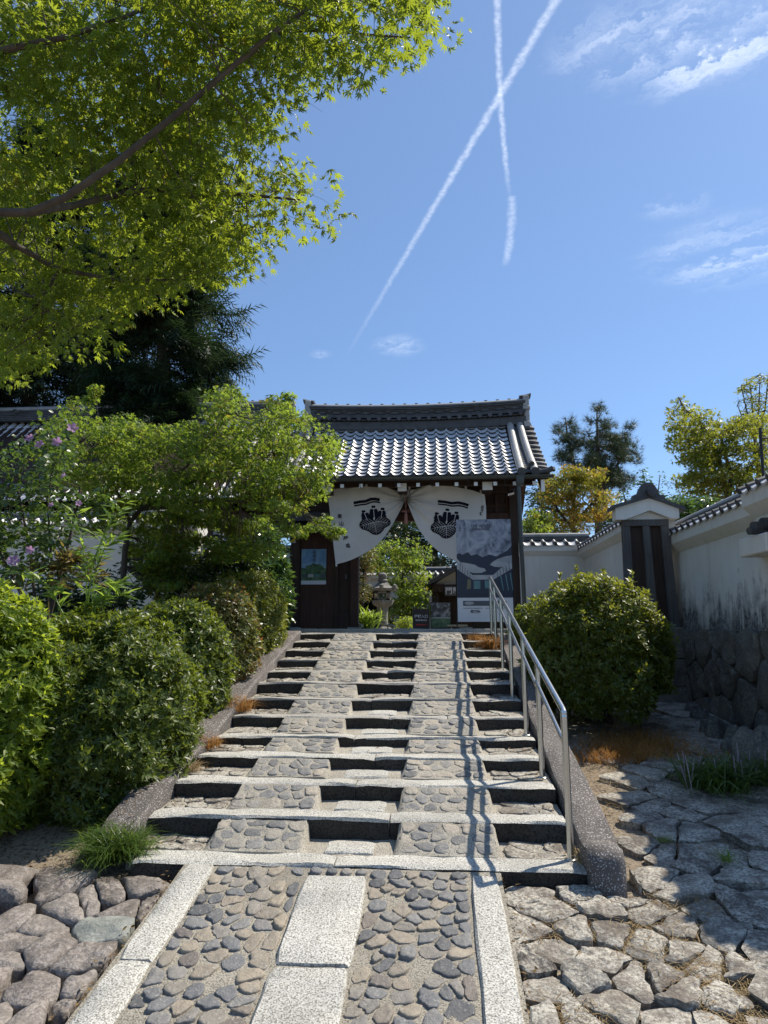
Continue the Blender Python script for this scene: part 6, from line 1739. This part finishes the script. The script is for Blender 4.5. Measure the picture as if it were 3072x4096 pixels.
# ------------------------------------------------------------------ pines, turning maples and shrubs beyond the right walls
def crown_tree(name, label, base, limbs_px, polys, mat, size, per, depth, rx, rz, tpl=MP3, trunk_r=0.09, bark=None, droop=0.4, keep=1.0, mind=0.0, cat='tree'):
    t = thing(name, base, label, cat); tr = MB(); nodes = []
    for b, r0, r1 in limbs_px:
        n = len(b); tr.tube(b, [r0 + (r1 - r0) * i / (n - 1) for i in range(n)], 7); nodes += densify(b, 4)
    cl = []
    for poly, n in polys: cl += fill_clumps(poly, n, depth, rx, rz, mind)
    limbs(tr, nodes, cl, trunk_r * 0.14, 4, keep=keep)
    tr.build('trunk', bark or M_bark_dark, t, 'full')
    _, (V, T) = leaves_in(cl, per, size, tpl, droop, 0.5, 0.25)
    o = soup('crown', V, T, mat, t); o['kind'] = 'stuff'
    return t
def pts(Y, *q): return [at(x, y, Y) for x, y in q]
Yp = 30
crown_tree('pine_tree', 'dark pine with several spires behind the orange maple', tuple(at(2390, 2200, Yp)),
           [(pts(Yp, (2395, 2250), (2392, 1990), (2390, 1800), (2388, 1640)), 0.2, 0.03), (pts(Yp, (2392, 1960), (2300, 1870), (2268, 1740), (2262, 1670)), 0.1, 0.02), (pts(Yp, (2392, 1960), (2470, 1860), (2510, 1740)), 0.1, 0.02), (pts(Yp, (2395, 2060), (2330, 2000)), 0.08, 0.02)],
           [([(2225, 1760), (2240, 1690), (2262, 1655), (2290, 1700), (2310, 1760), (2350, 1700), (2385, 1625), (2410, 1640), (2440, 1700), (2470, 1760), (2510, 1690), (2535, 1740), (2552, 1820), (2545, 1900), (2500, 1950), (2420, 1975), (2350, 1960), (2300, 1900), (2240, 1850)], 120)],
           L_pine, 0.26, 26, lambda x, y: Yp + random.uniform(-1.6, 1.6), 0.34, 0.22, TUFT, 0.2, None, -0.6)
Yo = 17
crown_tree('maple_tree', 'maple turning orange above the low white wall right of the gate', tuple(at(2320, 2300, Yo)),
           [(pts(Yo, (2310, 2350), (2300, 2180), (2290, 2060), (2300, 1950), (2330, 1890)), 0.08, 0.02), (pts(Yo, (2295, 2100), (2380, 2000), (2420, 1930)), 0.05, 0.015), (pts(Yo, (2295, 2120), (2230, 2040), (2200, 1950)), 0.05, 0.015)],
           [([(2205, 1900), (2260, 1850), (2300, 1870), (2350, 1860), (2400, 1870), (2420, 1900), (2430, 1960), (2475, 1990), (2460, 2040), (2400, 2080), (2330, 2130), (2230, 2130), (2190, 2060), (2170, 1980)], 130)],
           L_orange, 0.062, 60, lambda x, y: Yo + random.uniform(-0.9, 0.9), 0.26, 0.12, MP3, 0.1)
crown_tree('maple_tree', 'low yellow green maple branch just right of the downpipe', tuple(at(2120, 2300, 15.5)),
           [(pts(15.5, (2130, 2350), (2120, 2200), (2125, 2100)), 0.04, 0.012)], [([(2085, 2080), (2120, 2040), (2180, 2060), (2200, 2120), (2150, 2160), (2085, 2150)], 34)], L_maple2, 0.055, 52, lambda x, y: 15.5 + random.uniform(-0.4, 0.4), 0.2, 0.1, MP3, 0.05)
crown_tree('evergreen_tree', 'dark evergreen in shade between the gate roof and the orange maple', tuple(at(2150, 2300, 20)),
           [(pts(20, (2160, 2350), (2160, 2150), (2170, 1990)), 0.12, 0.03)], [([(2100, 2150), (2110, 1990), (2150, 1920), (2210, 1930), (2240, 2020), (2230, 2150)], 60), ([(2420, 2130), (2440, 2020), (2490, 2010), (2500, 2120)], 20)], L_dark, 0.10, 60, lambda x, y: 20 + random.uniform(-0.7, 0.7), 0.35, 0.22, LANCE2, 0.1)
Ym = 14.5
crown_tree('maple_tree', 'yellow green maple with leaning trunk behind the long right wall', tuple(at(2920, 2150, Ym)),
           [(pts(Ym, (2940, 2250), (2925, 2060), (2905, 1960), (2880, 1860), (2850, 1770), (2800, 1690), (2740, 1640), (2715, 1590)), 0.09, 0.015), (pts(Ym, (2915, 1990), (2925, 1900), (2895, 1800), (2880, 1740)), 0.06, 0.015), (pts(Ym, (2925, 2020), (2980, 1900), (3040, 1820)), 0.06, 0.015)],
           [([(2690, 1700), (2700, 1600), (2735, 1570), (2770, 1610), (2830, 1620), (2850, 1640), (2820, 1700), (2860, 1680), (2930, 1690), (3000, 1650), (3090, 1700), (3110, 1800), (3110, 1980), (2980, 1990), (2860, 2010), (2740, 1990), (2700, 1930), (2750, 1850), (2700, 1790)], 260)],
           L_yellow, 0.062, 44, lambda x, y: Ym + random.uniform(-0.9, 0.9), 0.24, 0.11, MP3, 0.09, M_bark)
Yt = 18
crown_tree('tall_tree', 'sparse tree with upright bare twigs at the far right', tuple(at(3050, 2200, Yt)),
           [(pts(Yt, (3060, 2300), (3040, 1950), (3020, 1750)), 0.09, 0.05)] + [(pts(Yt, (3020, 1760), a, b), 0.035, 0.008) for a, b in (((2990, 1660), (2965, 1540)), ((3010, 1640), (3000, 1530)), ((3035, 1640), (3040, 1500)), ((3060, 1640), (3075, 1480)), ((2980, 1700), (2950, 1620)))],
           [([(2955, 1580), (2970, 1530), (3030, 1500), (3090, 1490), (3100, 1700), (2960, 1700)], 60), ([(2960, 1560), (2975, 1525), (2985, 1570)], 4)], L_yellow, 0.07, 22, lambda x, y: Yt + random.uniform(-0.5, 0.5), 0.13, 0.12, LANCE2, 0.1, M_bark)
crown_tree('glossy_shrub', 'leafy evergreen shrub showing over the coping right of the gable', tuple(at(2760, 2200, 11.6)),
           [(pts(11.6, (2760, 2300), (2755, 2140), (2750, 2040)), 0.05, 0.015)], [([(2690, 2120), (2680, 2030), (2720, 1985), (2790, 1995), (2850, 2000), (2855, 2050), (2790, 2080), (2720, 2130)], 60)], L_glossy, 0.075, 55, lambda x, y: 11.6 + random.uniform(-0.4, 0.4), 0.17, 0.1, LANCE, 0.06, None, 0.3, cat='shrub')
crown_tree('thin_shrub', 'thin upright sprigs above the white gable', tuple(at(2610, 2150, 12.2)),
           [(pts(12.2, (2600, 2200), (2590, 2000), (2570, 1880)), 0.02, 0.006), (pts(12.2, (2600, 2150), (2630, 1990), (2640, 1900)), 0.02, 0.006), (pts(12.2, (2560, 2100), (2500, 2000), (2490, 1960)), 0.02, 0.006)],
           [([(2555, 1960), (2560, 1860), (2590, 1860), (2600, 1960)], 9), ([(2615, 2000), (2630, 1895), (2655, 1900), (2650, 2000)], 8), ([(2470, 2040), (2490, 1950), (2560, 1990), (2540, 2050)], 16), ([(2640, 2040), (2660, 1990), (2700, 1980), (2690, 2050)], 12)], L_glossy, 0.06, 20, lambda x, y: 12.2 + random.uniform(-0.15, 0.15), 0.1, 0.12, LANCE2, 0.04, None, 0.1, cat='shrub')
# inner garden
crown_tree('maple_tree', 'bright layered maple behind the stone lantern seen through the gate', tuple(at(1610, 2510, 18.5)),
           [(pts(18.5, (1605, 2540), (1608, 2430), (1612, 2300), (1620, 2220)), 0.07, 0.02), (pts(18.5, (1608, 2400), (1560, 2330), (1520, 2280)), 0.03, 0.01), (pts(18.5, (1608, 2400), (1670, 2330), (1700, 2290)), 0.03, 0.01)],
           [([(1490, 2220), (1520, 2165), (1560, 2170), (1600, 2190), (1640, 2160), (1690, 2180), (1700, 2240), (1730, 2270), (1725, 2300), (1680, 2330), (1735, 2350), (1710, 2410), (1720, 2460), (1600, 2480), (1560, 2420), (1590, 2350), (1540, 2300), (1490, 2290)], 110)],
           L_maple2, 0.065, 60, lambda x, y: 18.5 + random.uniform(-0.8, 0.8), 0.3, 0.12, MP3, 0.08)
crown_tree('tall_shrub', 'tall clipped yellow green shrub just inside the gate post', tuple(at(1450, 2510, 15.2)),
           [(pts(15.2, (1450, 2520), (1450, 2400), (1455, 2280)), 0.04, 0.015)], [([(1415, 2200), (1480, 2190), (1500, 2230), (1480, 2300), (1470, 2370), (1450, 2440), (1415, 2440)], 60)], L_azalea_red, 0.045, 60, lambda x, y: 15.2 + random.uniform(-0.3, 0.3), 0.16, 0.12, LANCE2, 0.06, cat='shrub')
crown_tree('low_shrub', 'small rounded green shrub beside the entrance sign', tuple(at(1625, 2515, 16)),
           [(pts(16, (1625, 2520), (1625, 2490)), 0.02, 0.01)], [([(1590, 2510), (1595, 2480), (1625, 2468), (1650, 2490), (1655, 2512)], 22)], L_azalea_bright, 0.05, 60, lambda x, y: 16 + random.uniform(-0.2, 0.2), 0.13, 0.1, LANCE2, 0.03, cat='shrub')
for nm, lab, px, Y in (('evergreen_tree', 'dark evergreen wood tree behind the inner garden wall, left of the maple', 1480, 27), ('evergreen_tree', 'dark evergreen tree above the inner gate seen under the curtain', 1740, 29), ('evergreen_tree', 'dark evergreen tree behind the bright garden maple', 1610, 31)):
    crown_tree(nm, lab, tuple(at(px, 2510, Y)), [(pts(Y, (px, 2540), (px, 2250), (px + 10, 2000)), 0.2, 0.05)], [([(px - 150, 2330), (px - 160, 2050), (px, 1960), (px + 160, 2050), (px + 150, 2330)], 110)], L_dark, 0.17, 70, lambda x, y, Y=Y: Y + random.uniform(-1.5, 1.5), 0.55, 0.35, LANCE2, 0.2)

# ------------------------------------------------------------------ grasses
def tuft(name, label, c, n, ln, spread, mat, group=None, up=0.75, cat='grass', wide=1.0, flowers=0):
    r = rng.normal(0, spread * 0.35, (n, 2)); P = np.column_stack([c[0] + r[:, 0], c[1] + r[:, 1], np.full(n, c[2] - 0.01)])
    a = rng.random(n) * 6.28; D = np.column_stack([np.cos(a), np.sin(a), np.full(n, up) + rng.normal(0, 0.3, n)]); D[:, :2] += r / max(spread, 1e-3) * 0.8
    N = np.column_stack([-np.cos(a) * up, -np.sin(a) * up, np.ones(n)])
    tv = np.array(BLADE[0]) * np.array([wide, 1, 1.6])
    V, T = scatter(P, D, N, ln * rng.uniform(0.6, 1.2, n), tv, BLADE[1])
    t = thing(name, (c[0], c[1], c[2]), label, cat, group)
    o = soup('blades', V, T, mat, t); o['kind'] = 'stuff'
    for _ in range(flowers):
        b = Vector((c[0] + random.uniform(-1, 1) * spread, c[1] + random.uniform(-0.6, 0.6) * spread, c[2])); e = b + Vector((random.uniform(-0.08, 0.08), 0, random.uniform(0.22, 0.32)))
        MB().tube([b, b.lerp(e, 0.6), e], [0.003, 0.006, 0.003], 5, False).build('flower_spike', M_spike, t)
    return t
M_spike = plain('grey mauve spike', (0.28, 0.24, 0.27), 0.8)
g = onslope(440, 3440, 4.3, -0.05, 0.13); tuft('mondo_grass', 'round green mondo grass clump at the foot of the left kerb', (g.x, g.y + 0.05, g.z), 1500, 0.26, 0.17, L_grass, None, 0.9, 'grass', 1.0)
g = at(1458, 2500, 14.6); tuft('garden_lily', 'bright strappy green plant just inside the gate opening', (g.x, 14.6, 1.39), 260, 0.55, 0.2, L_bamboo, None, 1.3, 'plant', 2.2)
OG = 'orange dry grass tufts on the stairs'
for px, py, i, xx, n, s, lab in ((965, 2830, 5, -1.98, 420, 0.16, 'large orange dry grass tuft at the left end of a step'), (850, 3000, 3, -1.97, 300, 0.12, 'orange dry grass tuft at the left end of a lower step'), (770, 3050, 2, -1.95, 240, 0.10, 'pale dry grass tuft at the left end of the third step')):
    z = ZS[i] + 0.02; tuft('dry_grass', lab, (xx, SY(i) + 0.3, z), n, s * 1.25, s, M_straw if i != 2 else M_palestraw, OG, 0.9)
tuft('dry_grass', 'orange dry grass tuft beside the handrail near the top step', (0.70, SY(10) + 0.3, ZS[10] + 0.01), 420, 0.24, 0.13, M_straw, OG, 1.0)
tuft('dry_grass', 'orange dry grass tuft at the right end of the top step', (0.55, SY(11) + 0.3, ZS[11] + 0.01), 240, 0.15, 0.12, M_straw, OG, 0.7)
tuft('dry_grass', 'small dry grass tuft at the foot of the handrail', (0.86, 4.42, 0.0), 120, 0.12, 0.07, M_palestraw, OG, 0.9)
g = onslope(2870, 3150, 4.3, -0.05, 0.105); tuft('liriope', 'arching shaded liriope clump with mauve flower spikes below the stone footing', tuple(g), 520, 0.36, 0.26, L_grass, None, 0.8, 'grass', 1.5, 9)
g = onslope(3040, 3130, 4.3, -0.05, 0.105); tuft('liriope', 'smaller liriope clump beside the flowering one', tuple(g), 260, 0.3, 0.2, L_grass, None, 0.8, 'grass', 1.5, 4)
g = onslope(2905, 3440, 4.3, -0.05, 0.105); tuft('weed', 'small bright green weed tuft between shaded flagstones', tuple(g), 70, 0.13, 0.04, L_bamboo, None, 0.7, 'weed')
g = onslope(2655, 3360, 4.3, -0.05, 0.105); tuft('weed', 'little yellow green weed among the sunlit flagstones', tuple(g), 60, 0.08, 0.05, L_bamboo, None, 0.7, 'weed')
# straw caught in the paving joints and the dry grassy strip
n = 9000
Pp = []
while len(Pp) < n:
    if random.random() < 0.72:
        px, py = random.uniform(2100, 3072), random.uniform(3000, 4096)
    else: px, py = random.gauss(2540, 110), random.gauss(2990, 30)
    q = onslope(px, py, 4.3, -0.05, 0.105)
    if q.x < 0.36 or (q.y > 4.1 and q.x < 1.12): continue
    if py > 3080:
        k = noise.noise(Vector((q.x * 2.2, q.y * 2.2, 4.4)))
        if k < 0.0: continue
    Pp.append((q.x, q.y, yard_z(q.y) - 0.03))
Pp = np.array(Pp); a = rng.random(n) * 6.28
D = np.column_stack([np.cos(a), np.sin(a), np.abs(rng.normal(0.15, 0.25, n))]); tall = (Pp[:, 1] > 6.6)
D[tall, 2] += 0.9
V, T = scatter(Pp, D, np.tile([0, 0, 1.0], (n, 1)) + rng.normal(0, 0.3, (n, 3)), rng.uniform(0.04, 0.10, n) * np.where(tall, 1.6, 1.0), np.array(BLADE[0]) * np.array([1.8, 1, 0.7]), BLADE[1])
sel = np.repeat(tall, len(BLADE[1]))
tag(soup('dry_straw', V, T[~sel], M_palestraw), 'dry straw caught in the joints of the right flagstones', 'straw', None, 'stuff')
tag(soup('withered_grass', V, T[sel], M_straw), 'strip of orange withered grass between the round bush and the right flagstones', 'grass', None, 'stuff')

# ------------------------------------------------------------------ dwarf bamboo and hibiscus on the left
def canes(name, label, stems, mat, size, per, cat):
    t = thing(name, tuple(stems[0][0]), label, cat); tr = MB(); Ps, Ds = [], []
    for s in stems:
        tr.tube(s, [0.006] * (len(s) - 1) + [0.002], 5, False)
        q = densify(s, 5)[4:]
        for p in q:
            for _ in range(per):
                a = random.uniform(0, 6.28); Ps.append(tuple(p)); Ds.append((math.cos(a), 0.5 * math.sin(a), random.uniform(-0.25, 0.75)))
    n = len(Ps); V, T = scatter(np.array(Ps), np.array(Ds), np.tile([0, -0.5, 0.9], (n, 1)) + rng.normal(0, 0.4, (n, 3)), size * rng.uniform(0.6, 1.25, n), np.array(LANCE[0]) * np.array([0.62, 1, 1]), LANCE[1])
    tr.build('stem', mat, t); o = soup('foliage', V, T, mat, t); o['kind'] = 'stuff'
Yb = 5.6
canes('dwarf_bamboo', 'bright backlit dwarf bamboo canes above the left hedges', [pts(Yb, (350, 2620), (345, 2300), (330, 2180), (300, 2060)), pts(Yb, (330, 2620), (370, 2250), (430, 2110), (520, 1990)), pts(Yb + 0.2, (360, 2620), (375, 2300), (415, 2200), (470, 2150)), pts(Yb - 0.1, (370, 2600), (380, 2420), (440, 2390), (500, 2380)), pts(Yb - 0.2, (270, 2600), (250, 2450), (200, 2350), (90, 2290)), pts(Yb, (350, 2500), (420, 2360), (480, 2330))], L_bamboo, 0.15, 4, 'bamboo')
_L = leaf_mat('withered bamboo leaf', [(0.16, 0.13, 0.04), (0.24, 0.17, 0.06), (0.12, 0.12, 0.03)], (0.45, 0.34, 0.08), 0.35, 0.6, 0.3)
canes('withered_bamboo', 'yellowed drooping bamboo grass behind the bright canes', [pts(6.2, (250, 2600), (230, 2280), (260 + 40 * k, 2200 + 10 * k), (300 + 30 * k, 2330)) for k in range(4)] + [pts(6.2, (200, 2600), (190, 2300), (140, 2250), (100, 2350))], _L, 0.13, 7, 'bamboo')
hb = thing('hibiscus_bush', tuple(at(150, 2560, 6.6)), 'tall dark hibiscus bush with mauve flowers at the left edge', 'bush')
cl = fill_clumps([(-120, 1850), (60, 1790), (120, 1730), (240, 1690), (330, 1720), (300, 1800), (240, 1900), (300, 2000), (300, 2100), (260, 2200), (200, 2290), (60, 2350), (-120, 2400)], 120, lambda x, y: 6.6 + random.uniform(-0.5, 0.6), 0.15, 0.13, 0.1)
cl += fill_clumps([(300, 2000), (420, 1960), (440, 2040), (330, 2100)], 6, lambda x, y: 6.5, 0.1, 0.1)
tr = MB(); nodes = []
for b in (pts(6.6, (180, 2700), (210, 2300), (190, 2000), (230, 1760)), pts(6.6, (170, 2700), (120, 2200), (60, 1900)), pts(6.6, (190, 2500), (280, 2150), (320, 1950)), pts(6.6, (150, 2500), (20, 2250), (-80, 2050))):
    tr.tube(b, [0.02, 0.014, 0.01, 0.006][:len(b)], 6); nodes += densify(b, 5)
limbs(tr, nodes, cl, 0.005, 4); tr.build('stem', M_bark_dark, hb, True)
_, (V, T) = leaves_in(cl, 26, 0.062, OVAL, 0.45, 0.5, 0.25)
o = soup('foliage', V, T, L_hibiscus, hb); o['kind'] = 'stuff'
def petals():
    V, T = [], []
    for k in range(5):
        a = 2 * math.pi * k / 5; b = len(V); c, s = math.cos(a), math.sin(a)
        for r, w, z in ((0.05, 0.0, 0), (0.5, 0.33, 0.3), (0.95, 0.28, 0.42), (1.0, 0.0, 0.40), (0.95, -0.28, 0.42), (0.5, -0.33, 0.3)): V.append((r * c - w * s, r * s + w * c, z))
        T += [(b, b + 1, b + 2), (b, b + 2, b + 3), (b, b + 3, b + 4), (b, b + 4, b + 5)]
    return V, T
fme = mesh_of('flower', *petals(), L_flower)
for px, py, s in ((290, 1715, 0.055), (230, 1770, 0.05), (120, 1755, 0.045), (160, 1780, 0.045), (315, 2015, 0.032), (120, 2200, 0.04), (55, 2245, 0.055), (205, 2020, 0.025), (255, 1905, 0.03)):
    p = at(px, py, 6.0); link('flower', fme, hb, Matrix.Translation(p) @ Vector((random.uniform(-0.3, 0.5), -0.8, random.uniform(-0.1, 0.5))).to_track_quat('Z', 'Y').to_matrix().to_4x4() @ Matrix.Scale(s, 4))

# fallen leaves and debris along the kerbs, on the treads and under the hedges
n = 900; Pl = []
while len(Pl) < n:
    k = random.random()
    if k < 0.45:
        i = random.randrange(12); x = random.choice((XL + abs(random.gauss(0, 0.16)) + 0.02, XR - abs(random.gauss(0, 0.14)) - 0.02, random.uniform(XL, XR))); y = SY(i) + random.uniform(0.22, 0.45)
        if RL[0] - 0.05 < x < RL[1] + 0.05 or RRm[0] - 0.05 < x < RRm[1] + 0.05: continue
        Pl.append((x, y, ZS[i] + 0.012 + 0.04 * (y - SY(i) - 0.2)))
    elif k < 0.65:
        y = random.uniform(4.6, 9.8); Pl.append((random.uniform(-2.19, -1.97), y, stair_z(y) + 0.04))
    elif k < 0.85:
        y = random.uniform(4.3, 5.2); x = random.uniform(-3.4, -2.2); Pl.append((x, y, ground_z(x, y) + 0.02))
    else:
        y = random.uniform(2.9, 4.2); x = random.choice((random.gauss(-1.53, 0.03), random.gauss(0.37, 0.03))); Pl.append((x, y, 0.149 * (y - Y0) - 0.02))
Pl = np.array(Pl); a = rng.random(n) * 6.28
V, T = scatter(Pl, np.column_stack([np.cos(a), np.sin(a), rng.normal(0.1, 0.2, n)]), np.tile([0, 0, 1.0], (n, 1)) + rng.normal(0, 0.4, (n, 3)), rng.uniform(0.015, 0.04, n), *LANCE)
tag(soup('leaf_litter', V, T, leaf_mat('fallen leaf', [(0.16, 0.09, 0.035), (0.24, 0.16, 0.06), (0.11, 0.07, 0.035)], (0.3, 0.2, 0.06), 0.2, 0.7, 0.2)), 'fallen brown leaves and debris along the stair kerbs and hedge foot', 'leaf litter', None, 'stuff')
